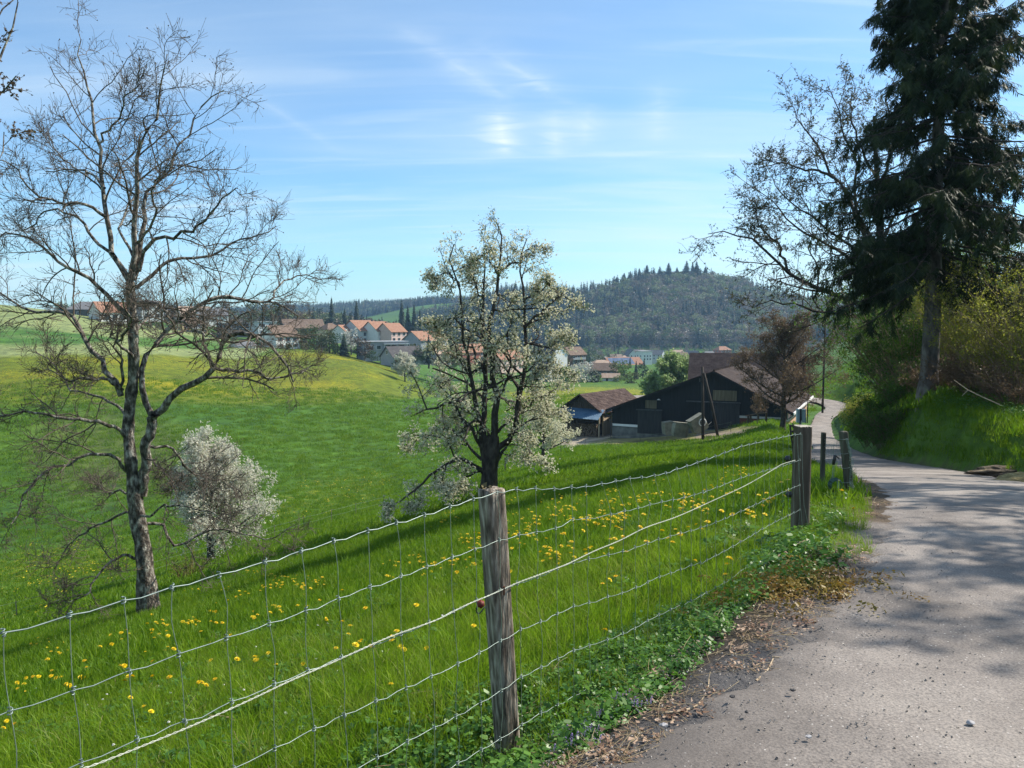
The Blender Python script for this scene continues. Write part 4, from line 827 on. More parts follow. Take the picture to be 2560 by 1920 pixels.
FA = at(1228, 1228, 3.5)[:2]; FB = at(2008, 1073, 7.0)[:2]; fd = (FB - FA) / np.linalg.norm(FB - FA); FL = float(np.linalg.norm(FB - FA))
fn = np.array([fd[1], -fd[0]])       # towards the lane
def on_fence(u, v, off=0.0):
    """where a sight line meets the upright plane of the fence: (run along it, height)"""
    d = at(u, v, 1.0); o = FA + fn * off
    # (d*k - o) . fn = 0
    k = (o @ fn) / (d[:2] @ fn); p = d * k; return float((p[:2] - FA) @ fd), float(p[2])
WIRES = [
 [(0, 1582), (27, 1576), (182, 1534), (332, 1493), (463, 1457), (593, 1422), (704, 1391), (791, 1364), (885, 1334), (978, 1309), (1063, 1285), (1120, 1266), (1209, 1237), (1260, 1224), (1329, 1220), (1380, 1221), (1424, 1217), (1471, 1215), (1515, 1206), (1560, 1197), (1618, 1190), (1660, 1183), (1700, 1168), (1731, 1159), (1778, 1143), (1847, 1116), (1915, 1100), (1977, 1087), (2024, 1081)],
 [(36, 1771), (200, 1718), (337, 1670), (473, 1624), (596, 1582), (707, 1544), (808, 1508), (903, 1473), (985, 1445), (1067, 1415), (1138, 1388), (1212, 1361), (1275, 1340), (1318, 1331), (1361, 1326), (1395, 1318), (1420, 1297), (1482, 1294), (1523, 1285), (1560, 1276), (1590, 1270), (1630, 1258), (1655, 1253), (1720, 1240), (1760, 1228), (1808, 1210), (1860, 1190), (1950, 1165), (2028, 1139)],
 [(217, 1898), (359, 1840), (487, 1790), (609, 1739), (719, 1694), (823, 1653), (918, 1616), (1006, 1582), (1086, 1548), (1158, 1513), (1225, 1484), (1288, 1459), (1342, 1441), (1377, 1426), (1415, 1408), (1462, 1398), (1498, 1391), (1542, 1381), (1577, 1371), (1605, 1361), (1637, 1349), (1699, 1332), (1734, 1323), (1764, 1313), (1800, 1300), (1860, 1272), (1950, 1231), (2028, 1199)],
 [(621, 1900), (729, 1846), (833, 1797), (927, 1755), (1016, 1716), (1098, 1679), (1174, 1643), (1237, 1608), (1292, 1575), (1346, 1555), (1390, 1534), (1429, 1515), (1478, 1504), (1520, 1490), (1561, 1479), (1596, 1464), (1656, 1436), (1691, 1427), (1723, 1412), (1753, 1405), (1803, 1380), (1878, 1337), (1914, 1315), (1950, 1297), (2028, 1258)],
 [(884, 1918), (936, 1895), (1023, 1848), (1103, 1807), (1180, 1766), (1247, 1727), (1301, 1691), (1355, 1665), (1399, 1642), (1441, 1620), (1493, 1607), (1534, 1591), (1574, 1576), (1634, 1541), (1697, 1513), (1732, 1499), (1759, 1483), (1803, 1459), (1830, 1443), (1852, 1425), (1884, 1403), (1936, 1373), (1990, 1341), (2028, 1318)],
 [(1121, 1918), (1172, 1889), (1276, 1830), (1325, 1793), (1399, 1757), (1460, 1724), (1508, 1703), (1594, 1660), (1650, 1629), (1750, 1570), (1878, 1474), (1953, 1429), (1995, 1400)]]
wz = []
for w_, pts in enumerate(WIRES):
    q = np.array([on_fence(u, v) for u, v in pts]); q = q[np.argsort(q[:, 0])]
    q = np.vstack([[[-3.4, q[0, 1] + 0.0]], q]); q[0, 1] = q[1, 1] - 0.02
    wz.append(q)
SP = 0.1535; s0 = on_fence(1060, 1285)[0]
S = np.sort(np.concatenate([np.arange(s0, -3.3, -SP), np.arange(s0 + SP, FL + .02, SP)]))
fence_root = empty('wire_fence', (float(FA[0]), float(FA[1]), gz(*FA)), 0, 'woven galvanised wire fence with square wooden posts between the lane and the meadow', 'fence')
fo = np.array([FA[0], FA[1], gz(*FA)])
rf_ = np.random.default_rng(5)
def fpt(s, z, off=0.0):
    xy = FA + fd * s + fn * off; return np.array([xy[0], xy[1], z]) - fo
nodes = np.zeros((len(wz), len(S), 2))
OFF = 0.005
for w_, q in enumerate(wz):
    lean = {0: 0.0, 1: 0.012, 2: 0.02, 3: 0.03, 4: 0.035, 5: 0.04}[w_]
    for k, s in enumerate(S):
        ss = s + lean + rf_.normal(0, .006) + (0.09 if w_ > 0 and .9 < s < 2.2 else 0) * (1 if w_ == 1 else .6)
        nodes[w_, k] = (ss, np.interp(ss, q[:, 0], q[:, 1]))
    P = []
    for k, s in enumerate(S):
        ss, z = nodes[w_, k]
        P.append(fpt(ss, z, OFF))
        if k < len(S) - 1:   # each bay of the wire is slightly crimped
            s2, z2 = nodes[w_, k + 1]; P.append(fpt(ss + (s2 - ss) * .35, z + (z2 - z) * .35 - .007 + rf_.normal(0, .002), OFF)); P.append(fpt(ss + (s2 - ss) * .72, z + (z2 - z) * .72 - .003, OFF + rf_.normal(0, .003)))
    P = np.array(P); V, F = tube_arrays(P[None], np.full((1, len(P)), .0015 if w_ else .0020), 6)
    obj_np('line_wire', V, F, M_WIRE, fence_root, smooth=True)
stay_me = None
for k in range(len(S)):
    P = []
    for w_ in range(len(wz)):
        p = fpt(nodes[w_, k, 0], nodes[w_, k, 1], OFF + .002)
        if P: P.append((P[-1] + p) / 2 + rf_.normal(0, .006, 3))
        P.append(p)
    low = P[-1] - [0, 0, .16]; P.append(low)
    P = resample(np.array(P), 26); V, F = tube_arrays(P[None], np.full((1, 26), .0013), 4); obj_np('stay_wire', V, F, M_WIRE2, fence_root, smooth=True)
# knots: a small wrapped coil, shared by all crossings
kt = np.linspace(0, 2 * math.pi * 2.2, 22); kp = np.stack([.0052 * np.cos(kt), .0052 * np.sin(kt), np.linspace(-.011, .011, 22)], -1)
kV, kF = tube_arrays(kp[None], np.full((1, 22), .0021), 4); knot_me = mesh_np('knot', kV, kF, M_WIRE, True)
for w_ in range(len(wz)):
    for k in range(len(S)):
        o = bpy.data.objects.new('knot', knot_me); link(o, fence_root); o.location = fpt(nodes[w_, k, 0], nodes[w_, k, 1], OFF + .001); o.rotation_euler = (rf_.normal(0, .15), rf_.normal(0, .15), rf_.uniform(0, 6))
def post_mesh(w, d, h, seed, sides=12, split=True, lean=(0, 0), taper=.0, below=.35, rough=1.0):
    """a cut post: rounded square section, grooves and cracks down its sides"""
    r = np.random.default_rng(seed); nz_ = 46; zs = np.linspace(-below, h, nz_); n = 44; V = []
    gro = r.uniform(0, 2 * math.pi, 9); gd = r.uniform(.015, .06, 9)
    for i, z in enumerate(zs):
        t = (z + below) / (h + below)
        for j in range(n):
            a = 2 * math.pi * j / n; c, s = math.cos(a), math.sin(a); p = 5.0
            rad = (abs(c) ** p + abs(s) ** p) ** (-1 / p); rr_ = 1.0
            for g, dg in zip(gro, gd):
                da = (a - g - .10 * math.sin(z * 2 + g) + math.pi) % (2 * math.pi) - math.pi
                rr_ -= dg * rough * math.exp(-(da / .055) ** 2) * (0.55 + .45 * math.sin(z * 5 + g * 7))
            rr_ *= 1 - taper * t + .012 * rough * math.sin(z * 23 + j) * .5 + .008 * r.normal()
            top = -0.010 * r.uniform(0, 1) if i == nz_ - 1 else 0
            V.append((c * rad * w / 2 * rr_ + lean[0] * max(z, 0), s * rad * d / 2 * rr_ + lean[1] * max(z, 0), z + top))
    F = [(i * n + j, i * n + (j + 1) % n, (i + 1) * n + (j + 1) % n, (i + 1) * n + j) for i in range(nz_ - 1) for j in range(n)]
    V.append((lean[0] * h, lean[1] * h, h + .004)); b = (nz_ - 1) * n
    T3_ = [(b + j, b + (j + 1) % n, len(V) - 1) for j in range(n)]
    return np.array(V), [np.array(F), np.array(T3_)]
# near post: stands just behind the mesh, leaning
def behind(u, v, off):
    s_, z_ = on_fence(u, v, off); xy = FA + fn * off + fd * s_; return np.array([xy[0], xy[1], z_])
P1b = behind(1270, 1900, -.066); P1b = np.array([P1b[0], P1b[1], gz(P1b[0], P1b[1])]); P1t = behind(1228, 1226, -.060)
hh = P1t[2] - P1b[2] + .01; ln_ = ((P1t[0] - P1b[0]) / hh, (P1t[1] - P1b[1]) / hh)
V, F = post_mesh(.105, .105, hh, 3); ang = math.radians(-58); ca_, sa_ = math.cos(ang), math.sin(ang)
V = np.stack([V[:, 0] * ca_ - V[:, 1] * sa_ + ln_[0] * V[:, 2], V[:, 0] * sa_ + V[:, 1] * ca_ + ln_[1] * V[:, 2], V[:, 2]], -1)
POST1 = obj_np('post', V + P1b - fo, F, M_POST, fence_root, smooth=False); POST1['label'] = 'split and weathered grey square post, nearest the camera'
mk = clump(9, .02, .035, 77); V, F = replicate(mk[0], mk[1], np.array([P1b + [ln_[0] * hh - .02, ln_[1] * hh, hh + .004] - fo]), np.array([1.0]), rand_rot(1)); obj_np('lichen_tuft', V, F, mat('dry_lichen', [(.10, .08, .03), (.2, .16, .08)], 20), POST1)
# staple holding the middle wire
MB().box(-.004, -.004, -.02, .004, .004, .02).build('staple', mat('rust', [(.10, .03, .015), (.16, .06, .03)], 20, .8), fence_root).location = fpt(on_fence(1255, 1475)[0], on_fence(1255, 1475)[1], .012)
# corner post
P2 = spot(2010, 7.12); P2t = at(2003, 1064, 7.12); hh2 = P2t[2] - P2[2]
V, F = post_mesh(.135, .14, hh2, 9, rough=.45, below=.4); ang = math.radians(8); ca_, sa_ = math.cos(ang), math.sin(ang)
V = np.stack([V[:, 0] * ca_ - V[:, 1] * sa_, V[:, 0] * sa_ + V[:, 1] * ca_, V[:, 2]], -1)
p2c = at(2009, 1064, 7.12); P2c = np.array([p2c[0], p2c[1] + .02, P2[2]])
POST2 = obj_np('post', V + P2c - fo, [F[0]], M_POST2, fence_root); obj_np('post_top', V + P2c - fo, [F[1]], M_CONC, POST2); POST2['label'] = 'thick dark brown corner post with a pale sawn top'
# post beyond the left edge of the frame
Pl = FA + fd * -3.2; V, F = post_mesh(.10, .10, 1.15, 13); obj_np('post', V + np.array([Pl[0] - fn[0] * .07, Pl[1] - fn[1] * .07, gz(*Pl)]) - fo, F, M_POST, fence_root)
# loose rope tied along the third wire, drawn up to the corner insulator
ROPE = [(150, 1935), (240, 1905), (380, 1850), (487, 1806), (609, 1752), (719, 1700), (823, 1655), (918, 1612), (980, 1586), (1086, 1548), (1158, 1512), (1225, 1484), (1290, 1455), (1342, 1436), (1415, 1408), (1480, 1377), (1545, 1350), (1610, 1318), (1690, 1290), (1780, 1250), (1862, 1212), (1930, 1173), (1952, 1160), (1985, 1150)]
P = np.array([fpt(*on_fence(u, v), .012) for u, v in ROPE]); P = resample(P, 700); a_ = np.arange(700) * 1.15
for ph in (0, math.pi):
    Q = P + np.stack([np.cos(a_ + ph) * .0016, np.sin(a_ + ph) * .0016, np.sin(a_ + ph) * .0018], -1); V, F = tube_arrays(Q[None], np.full((1, 700), .0014), 4)
    obj_np('rope_strand', V, F, M_ROPE, fence_root, smooth=True)
def insulator(p, m, s=1.0, parent=None):
    t = np.linspace(0, 1, 9); V, F = tube_arrays(np.stack([t * .05 * s - .01, t * 0, t * 0], -1)[None], (np.array([.004, .012, .022, .024, .018, .024, .022, .010, .004]) * s)[None], 12)
    o = obj_np('insulator', V, F, m, parent, smooth=True); o.location = p; return o
for (u, v) in ((1953, 1147), (1956, 1236)):
    p = at(u + 22, v, 7.05) - fo; o = insulator(p, M_BLACK, 1.0, fence_root); o.rotation_euler = (0, 0, math.radians(180)); o.scale = (1.3, 1.3, 1.3)
ir = insulator(at(1197, 1508, 3.53) - fo, M_RED, .8, fence_root); ir.rotation_euler = (0, .5, math.radians(20))
hook = MB().tube(resample([at(1193, 1516, 3.53), at(1190, 1528, 3.53), at(1198, 1534, 3.53), at(1208, 1522, 3.54), at(1214, 1516, 3.55)], 10) - fo, .003, 5); hook.build('hook', M_BLACK, fence_root)
# latch iron on the far side of the corner post
g = MB(); pt = lambda u, v, D=7.2: at(u, v, D) - fo
g.tube([pt(1975, 1062), pt(1977, 1085), pt(1981, 1110), pt(1984, 1140)], .009, 5); g.tube([pt(1982, 1058), pt(1983, 1070)], .006, 5); g.tube([pt(1976, 1064), pt(1986, 1066), pt(1992, 1064)], .008, 5)
g.tube([pt(1978, 1078), pt(1992, 1080)], .012, 5); g.tube([pt(1980, 1092), pt(1992, 1092)], .010, 5); g.build('latch', M_BLACK, POST2)
MB().tube([pt(2003, 1062, 7.12), pt(2003, 1055, 7.12), pt(2006, 1050, 7.12)], .004, 5).build('hook', M_WIRE, POST2)
# bent ends of the wires on the corner post
for (a, b_, c) in (((1993, 1090), (1996, 1150), (1998, 1200)), ((2005, 1085), (2006, 1160), (2007, 1200)), ((2007, 1200), (2010, 1262), (2022, 1322)), ((1998, 1200), (2002, 1270), (2007, 1330))):
    MB().tube([pt(*a, 6.97), pt(*b_, 6.97), pt(*c, 6.97)], .0018, 4).build('stay_wire', M_WIRE, fence_root)

# ---------------------------------------------------------------- gap posts beyond the corner: gate handle, hose coil, crumpled mesh
P4 = spot(2125, 8.9); P4t = at(2108, 1078, 8.9); h4 = P4t[2] - P4[2]
pg = empty('gate_post', P4, 0, 'leaning grey-green post beside the lane with crumpled wire netting and a hanging coil', 'post')
V, F = post_mesh(.085, .09, h4, 21, rough=1.2); V[:, 0] += (P4t[0] - P4[0]) / h4 * V[:, 2]; obj_np('shaft', V, F, M_POST3, pg)
# netting drooping on the lane side
net = MB(); q = lambda u, v, D=8.85: at(u, v, D) - P4
A_ = [q(2115, 1096), q(2122, 1130), q(2124, 1170), q(2125, 1215), q(2126, 1240)]; B_ = [q(2119, 1098, 8.8), q(2129, 1132, 8.7), q(2138, 1172, 8.6), q(2133, 1200, 8.6), q(2128, 1228, 8.7)]
A_, B_ = resample(A_, 14), resample(B_, 14)
for i in range(14): net.tube([A_[i], (A_[i] * .5 + B_[i] * .5) + rng.normal(0, .012, 3), B_[i]], .0016, 3)
for t_ in np.linspace(0, 1, 7): net.tube(A_ * (1 - t_) + B_ * t_ + rng.normal(0, .008, (14, 3)), .0018, 3)
for k in range(6):
    i = rng.integers(0, 12); net.tube([A_[i], B_[i + 1] + rng.normal(0, .03, 3), B_[i] + rng.normal(0, .04, 3)], .0016, 3)
net.build('netting', M_WIRE2, pg)
for v in (1097, 1133, 1169, 1205, 1242):
    MB().tube([q(2098, v + 1, 8.84), q(2110 + (v - 1097) * .05, v + 2, 8.83), q(2119 + (v - 1097) * .07, v, 8.84)], .0022, 4).build('wire_loop', M_WIRE, pg)
gh = empty('spring_grip', at(2091, 1140, 8.85), 0, 'black electric gate handle with a coiled spring hooked to the leaning post', 'gate handle')
zz = lambda u, v: at(u, v, 8.85) - np.array(gh.location)
MB().tube([zz(2087, 1138), zz(2086, 1148), zz(2083, 1162)], [.016, .020, .015], 8).build('grip', M_BLACK, gh, True)
MB().tube([zz(2087, 1138), zz(2092, 1142), zz(2098, 1146)], .008, 6).build('hook', M_BLACK, gh, True)
th = np.linspace(0, 2 * math.pi * 14, 150); sp_ = np.array([zz(2085, 1165)]) * (1 - th[:, None] / th[-1]) + np.array([zz(2082, 1200)]) * (th[:, None] / th[-1]) + np.stack([.013 * np.cos(th), .013 * np.sin(th), 0 * th], -1)
V, F = tube_arrays(sp_[None], np.full((1, 150), .0022), 4); obj_np('spring', V, F, M_WIRE, gh, smooth=True)
hc = empty('hose_coil', at(2092, 1215, 8.8), 0, 'dark green coil of band hanging from the leaning post', 'coil')
M_HOSE = mat('dark_green_hose', [(0.012, 0.045, 0.03), (0.03, 0.09, 0.06)], 20, .4, spec=.5)
ctr = at(2090, 1214, 8.8) - np.array(hc.location)
for i in range(5):
    a = np.linspace(0, 2 * math.pi, 40); rd = .062 + i * .004; Q = ctr + np.stack([rd * np.cos(a), .012 * (i - 2) + .004 * np.sin(3 * a), rd * np.sin(a) * 1.05], -1); V, F = tube_arrays(Q[None], np.full((1, 40), .006), 6); obj_np('turn', V, F, M_HOSE, hc, smooth=True)
MB().tube([ctr + [.01, 0, .07], ctr + [.03, 0, .02], ctr + [.02, -.01, -.04]], .014, 6).build('band_end', mat('pale_green_band', [(.25, .42, .25), (.35, .5, .33)], 10), hc)
P3 = spot(2055, 10.4); h3 = at(2055, 1081, 10.4)[2] - P3[2]
p3 = empty('thin_post', P3, 0, 'thin dark wooden post between the corner post and the leaning gate post', 'post'); V, F = post_mesh(.058, .055, h3, 33, rough=.8); obj_np('shaft', V, F, M_POST3, p3)
# low wire netting running on behind these posts along the lane
nf_ = empty('netting_fence', spot(2085, 12), 0, 'low sagging wire netting stretched along the lane between the thin post and the gate post', 'fence')
o0 = np.array(nf_.location); nm = MB()
for k in range(16):
    t_ = k / 15; a = at(2060 + 42 * t_, 1098 + 6 * math.sin(t_ * 3), 10.4 - 1.5 * t_) - o0; b_ = at(2060 + 42 * t_, 1150 + 8 * t_, 10.4 - 1.5 * t_) - o0; nm.tube([a, (a + b_) / 2 + rng.normal(0, .01, 3), b_], .0013, 3)
nm.build('stay_wires', M_WIRE2, nf_)
for v0 in (1098, 1106, 1116, 1132, 1148):
    P = [at(2060 + 42 * t_, v0 + 3 * math.sin(t_ * 3.1) + (v0 - 1098) * .1 * t_, 10.4 - 1.5 * t_) - o0 for t_ in np.linspace(0, 1, 8)]; MB().tube(P, .0014, 3).build('line_wire', M_WIRE, nf_)

# ---------------------------------------------------------------- electric fence across the lower meadow
EF = [(-120, 1585, 37), (42, 1555, 40), (183, 1510, 42), (417, 1441, 46), (604, 1374, 50), (687, 1350, 53), (760, 1330, 55), (829, 1306, 57), (890, 1289, 59), (960, 1268, 61), (1030, 1250, 62), (1110, 1228, 64), (1190, 1214, 66), (1263, 1196, 68), (1370, 1166, 74), (1402, 1150, 78), (1463, 1127, 84), (1530, 1119, 88), (1600, 1112, 90), (1667, 1103, 88), (1715, 1098, 87), (1827, 1086, 84)]
e0 = spot(604, 50); ef = empty('electric_fence', e0, 0, 'low electric fence of thin posts and two wires crossing the lower meadow', 'fence')
tops = []
for i, (u, v, D) in enumerate(EF):
    p = spot(u, D); thick = i == 13; hgt = {13: 1.35}.get(i, 1.05 if i < 14 else 1.15); w = .13 if thick else .035 if i < 14 else .05
    mb = MB().box(-w / 2, -w / 2, -.3, w / 2, w / 2, hgt); mb.v = [(x * (1 - .1 * (z > 0)) + rng.normal(0, .002), y, z) for x, y, z in mb.v]
    o = mb.build('post', M_POST3 if not i % 3 else M_POST, ef); o.location = p - e0; tops.append(p - e0 + [0, 0, hgt])
for dz in (.08, .5):
    P = []
    for i in range(len(tops) - 1):
        a, b_ = tops[i], tops[i + 1]; P += [a - [0, 0, dz], (a + b_) / 2 - [0, 0, dz + .05]]
    P.append(tops[-1] - [0, 0, dz]); V, F = tube_arrays(np.array(P)[None], np.full((1, len(P)), .006), 3); obj_np('wire', V, F, M_WIRE2, ef)
# ---------------------------------------------------------------- materials of buildings
def boards(name, cols, w=.16, rough=.85):
    m, n, l, b = newmat(name); t = n.new('ShaderNodeTexCoord'); 
    z = n.new('ShaderNodeTexNoise'); z.inputs['Scale'].default_value = 2.0; z.inputs['Detail'].default_value = 8
    mp = n.new('ShaderNodeMapping'); mp.inputs['Scale'].default_value = (2.5, 2.5, .25); l.new(t.outputs['Object'], mp.inputs[0]); l.new(mp.outputs[0], z.inputs['Vector'])
    r = ramp(n, cols, [.3, .7]); l.new(z.outputs[0], r.inputs[0]); l.new(r.outputs[0], b.inputs['Base Color']); b.inputs['Roughness'].default_value = rough
    return m
def rooftile(name, cols, pitch=.32, axis=2, strength=.9):
    """rows of tiles: colour per patch, relief in rows; the rows follow height"""
    m, n, l, b = newmat(name); t = n.new('ShaderNodeTexCoord')
    z = n.new('ShaderNodeTexNoise'); z.inputs['Scale'].default_value = 1.1; z.inputs['Detail'].default_value = 9; z.inputs['Roughness'].default_value = .75; l.new(t.outputs['Object'], z.inputs['Vector'])
    z2 = n.new('ShaderNodeTexNoise'); z2.inputs['Scale'].default_value = 9; z2.inputs['Detail'].default_value = 2; l.new(t.outputs['Object'], z2.inputs['Vector'])
    mx = n.new('ShaderNodeMath'); mx.operation = 'MULTIPLY_ADD'; l.new(z2.outputs[0], mx.inputs[0]); mx.inputs[1].default_value = .5; ad_ = n.new('ShaderNodeMath'); ad_.operation = 'SUBTRACT'; l.new(z.outputs[0], ad_.inputs[0]); ad_.inputs[1].default_value = .25; l.new(ad_.outputs[0], mx.inputs[2])
    r = ramp(n, cols, [.34, .52, .68][:len(cols)] if len(cols) > 2 else [.35, .65]); l.new(mx.outputs[0], r.inputs[0]); l.new(r.outputs[0], b.inputs['Base Color']); b.inputs['Roughness'].default_value = .9; b.inputs['Specular IOR Level'].default_value = .1
    sp = n.new('ShaderNodeSeparateXYZ'); l.new(t.outputs['Object'], sp.inputs[0])
    fr = n.new('ShaderNodeMath'); fr.operation = 'MULTIPLY'; fr.inputs[1].default_value = 1 / pitch; l.new(sp.outputs[axis], fr.inputs[0]); f2_ = n.new('ShaderNodeMath'); f2_.operation = 'FRACT'; l.new(fr.outputs[0], f2_.inputs[0])
    bp = n.new('ShaderNodeBump'); bp.inputs['Strength'].default_value = strength; bp.inputs['Distance'].default_value = .06; l.new(f2_.outputs[0], bp.inputs['Height']); l.new(bp.outputs[0], b.inputs['Normal'])
    return m
M_BLACKBOARD = boards('black_stained_boards', [(0.006, 0.007, 0.008), (0.014, 0.016, 0.018)])
M_DOORDARK = boards('dark_door_boards', [(0.020, 0.021, 0.022), (0.045, 0.044, 0.042)])
M_HATCH = boards('weathered_hatch_boards', [(0.09, 0.075, 0.045), (0.20, 0.17, 0.11)])
M_BROWNB = boards('brown_boards', [(0.04, 0.026, 0.018), (0.10, 0.068, 0.045)])
M_LIGHTB = boards('light_boards', [(0.32, 0.24, 0.15), (0.50, 0.40, 0.28)])
M_TILED = rooftile('old_brown_tiles', [(0.04, 0.026, 0.023), (0.085, 0.058, 0.05), (0.17, 0.125, 0.105)], .30, strength=1)
M_TILEG = rooftile('grey_brown_tiles', [(0.026, 0.018, 0.016), (0.050, 0.036, 0.031), (0.080, 0.061, 0.053)], .4)
M_ROWS = rooftile('dark_row_tiles', [(0.03, 0.02, 0.020), (0.06, 0.042, 0.038), (0.09, 0.07, 0.064)], .42, strength=1)
M_CONCRETE = mat('stained_concrete', [(0.07, 0.075, 0.07), (0.22, 0.22, 0.205)], 1.2, .9, .3, 6)
M_WHITE = mat('white_paint', [(0.72, 0.71, 0.68), (0.82, 0.81, 0.78)], 1.5, .7)
M_PEACH = mat('peach_plaster', [(0.55, 0.34, 0.24), (0.64, 0.42, 0.30)], 1.0, .85)
M_BRICK = mat('brick_red_wall', [(0.13, 0.045, 0.03), (0.20, 0.075, 0.05)], 2.0, .85)
M_TIN = mat('blue_grey_tin', [(0.055, 0.12, 0.20), (0.11, 0.20, 0.29)], 1.3, .7, spec=.2)
M_GLASS = mat('window_glass', [(0.02, 0.025, 0.03), (0.05, 0.06, 0.07)], .7, .12, spec=.8)
M_CREAM = mat('cream_fibreglass', [(0.14, 0.135, 0.10), (0.26, 0.245, 0.185)], 2.2, .6, .2)
M_DARKMET = mat('dark_metal', [(0.05, 0.05, 0.055), (0.10, 0.10, 0.11)], 3, .5, metal=.4)
M_LOG = mat('split_logs', [(0.05, 0.035, 0.025), (0.17, 0.12, 0.08), (0.30, 0.22, 0.15)], 5, .9, .6)

# ---------------------------------------------------------------- black barn
BR = at(1965, 1040, 90)[:2]; e1 = np.array([.90, -.436]); e2 = np.array([.436, .90]); BW, BLN = 20.9, 22.5
BA = BR - e1 * BW; FLR = float(at(1620, 1086, 96)[2])
ze = float(at(1518, 1020, 99)[2]); zp = float(at(1785, 929, 93.5)[2]); zr_ = float(at(1965, 1024, 90)[2]); sp0 = .608
barn = empty('barn', (BA[0], BA[1], FLR), 0, 'large black boarded barn with wide low gable and sliding doors beside the lane', 'barn')
def bl(s, d, z): return (e1[0] * s + e2[0] * d, e1[1] * s + e2[1] * d, z - FLR)   # s metres along the gable, d metres back
prof = lambda s: np.interp(s, [0, sp0 * BW, BW], [ze, zp, zr_])
mb = MB(); pf = [(0, FLR + .9), (BW * .745, FLR + .9), (BW * .745, FLR + 2.5), (BW, FLR + 2.5), (BW, zr_ - .05), (sp0 * BW, zp - .05), (0, ze - .05)]
mb.prism(pf, (0, BLN), lambda a, b_, c: bl(a, c, b_)); mb.build('wall', M_BLACKBOARD, barn)
cb = MB()                                        # cover strips over the board joints, front gable
for s in np.arange(.25, BW - .1, .42):
    top = prof(s) - .12; bot = FLR + 2.55 if s > BW * .745 else FLR + .95
    cb.add([bl(s, -.03, bot), bl(s + .06, -.03, bot), bl(s + .06, -.03, top), bl(s, -.03, top), bl(s, 0.01, bot), bl(s + .06, 0.01, bot), bl(s + .06, 0.01, top), bl(s, 0.01, top)], [(0, 1, 2, 3), (0, 3, 7, 4), (1, 5, 6, 2), (3, 2, 6, 7)])
cb_o = cb.build('board_joints', M_BLACKBOARD, barn); cb_o['kind'] = 'stuff'
MB().prism([(0, FLR - 2.4), (BW * .745, FLR - 1.2), (BW * .745, FLR + .9), (0, FLR + .9)], (-.04, BLN), lambda a, b_, c: bl(a, c, b_)).build('plinth', M_CONCRETE, barn)
MB().prism([(0.1, FLR + .72), (3.5, FLR + .68), (3.5, FLR + .98), (.1, FLR + .98)], (-.16, -.045), lambda a, b_, c: bl(a, c, b_)).build('ledge', M_WHITE, barn)
MB().prism([(BW * .745 + .01, FLR - 1.2), (BW, FLR - 1.2), (BW, FLR + 2.5), (BW * .745 + .01, FLR + 2.5)], (-.05, BLN), lambda a, b_, c: bl(a, c, b_)).build('brick_wall', M_BRICK, barn)
MB().prism([(BW * .74, FLR + 2.52), (BW + .06, FLR + 2.52), (BW + .06, FLR + 2.78), (BW * .74, FLR + 2.78)], (-.16, -.06), lambda a, b_, c: bl(a, c, b_)).build('ledge', mat('pale_ledge', [(.38, .36, .32), (.5, .48, .43)], 2), barn)
for s_, w_ in ((BW * .745 + 3.0, .9), (BW * .745 + 4.3, .8)):
    o = MB().prism([(s_, FLR + 1.3), (s_ + w_, FLR + 1.3), (s_ + w_, FLR + 2.3), (s_, FLR + 2.3)], (-.12, -.055), lambda a, b_, c: bl(a, c, b_)).build('window', M_WHITE, barn)
    MB().prism([(s_ + .1, FLR + 1.4), (s_ + w_ - .1, FLR + 1.4), (s_ + w_ - .1, FLR + 2.2), (s_ + .1, FLR + 2.2)], (-.14, -.123), lambda a, b_, c: bl(a, c, b_)).build('pane', M_GLASS, o)
def slab(s1, z1, s2, z2, th, d0, d1, name, m, over1=0, over2=0):
    dx, dz = s2 - s1, z2 - z1; L = math.hypot(dx, dz); ux, uz = dx / L, dz / L; s1, z1, s2, z2 = s1 - ux * over1, z1 - uz * over1, s2 + ux * over2, z2 + uz * over2
    nx, nz_ = -uz, ux
    if nz_ < 0: nx, nz_ = -nx, -nz_
    return MB().prism([(s1, z1), (s2, z2), (s2 + nx * th, z2 + nz_ * th), (s1 + nx * th, z1 + nz_ * th)], (d0, d1), lambda a, b_, c: bl(a, c, b_)).build(name, m, barn)
rl = slab(0, ze, sp0 * BW, zp, .12, -.55, BLN + .4, 'roof', M_TILEG, .75, 0); rl['label'] = 'long left roof slope of grey tiles'
rr_o = slab(sp0 * BW + .003, zp, BW, zr_, .12, -.55, BLN + .4, 'roof', M_TILEG, 0, .9)
slab(0, ze - .2, sp0 * BW, zp - .2, .19, -.62, -.56, 'verge_board', M_BLACKBOARD, .75, 0); slab(sp0 * BW, zp - .2, BW, zr_ - .2, .19, -.62, -.56, 'verge_board', M_BLACKBOARD, 0, .9)
MB().tube([bl(-.75, -.5, ze - .55), bl(-.75, BLN + .4, ze - .55)], .09, 8).build('gutter', M_DARKMET, barn)
MB().tube([bl(-.75, -.5, ze - .6), bl(-.05, -.35, ze - 1.5), bl(-.05, -.35, FLR - 2.2)], .05, 6).build('downpipe', M_DARKMET, barn)
rc = MB()
for d in np.arange(-.5, BLN, .42): rc.tube([bl(sp0 * BW, d, zp + .17), bl(sp0 * BW, d + .38, zp + .15)], [.13, .10], 6)
rc_o = rc.build('ridge_tiles', M_TILEG, barn); rc_o['kind'] = 'stuff'
def bpx(u, v):   # place on the gable face
    d = at(u, v, 1.0); n_ = -e2; k = (BA @ n_) / (d[:2] @ n_); p = d * k; return float((p[:2] - BA) @ e1), float(p[2])
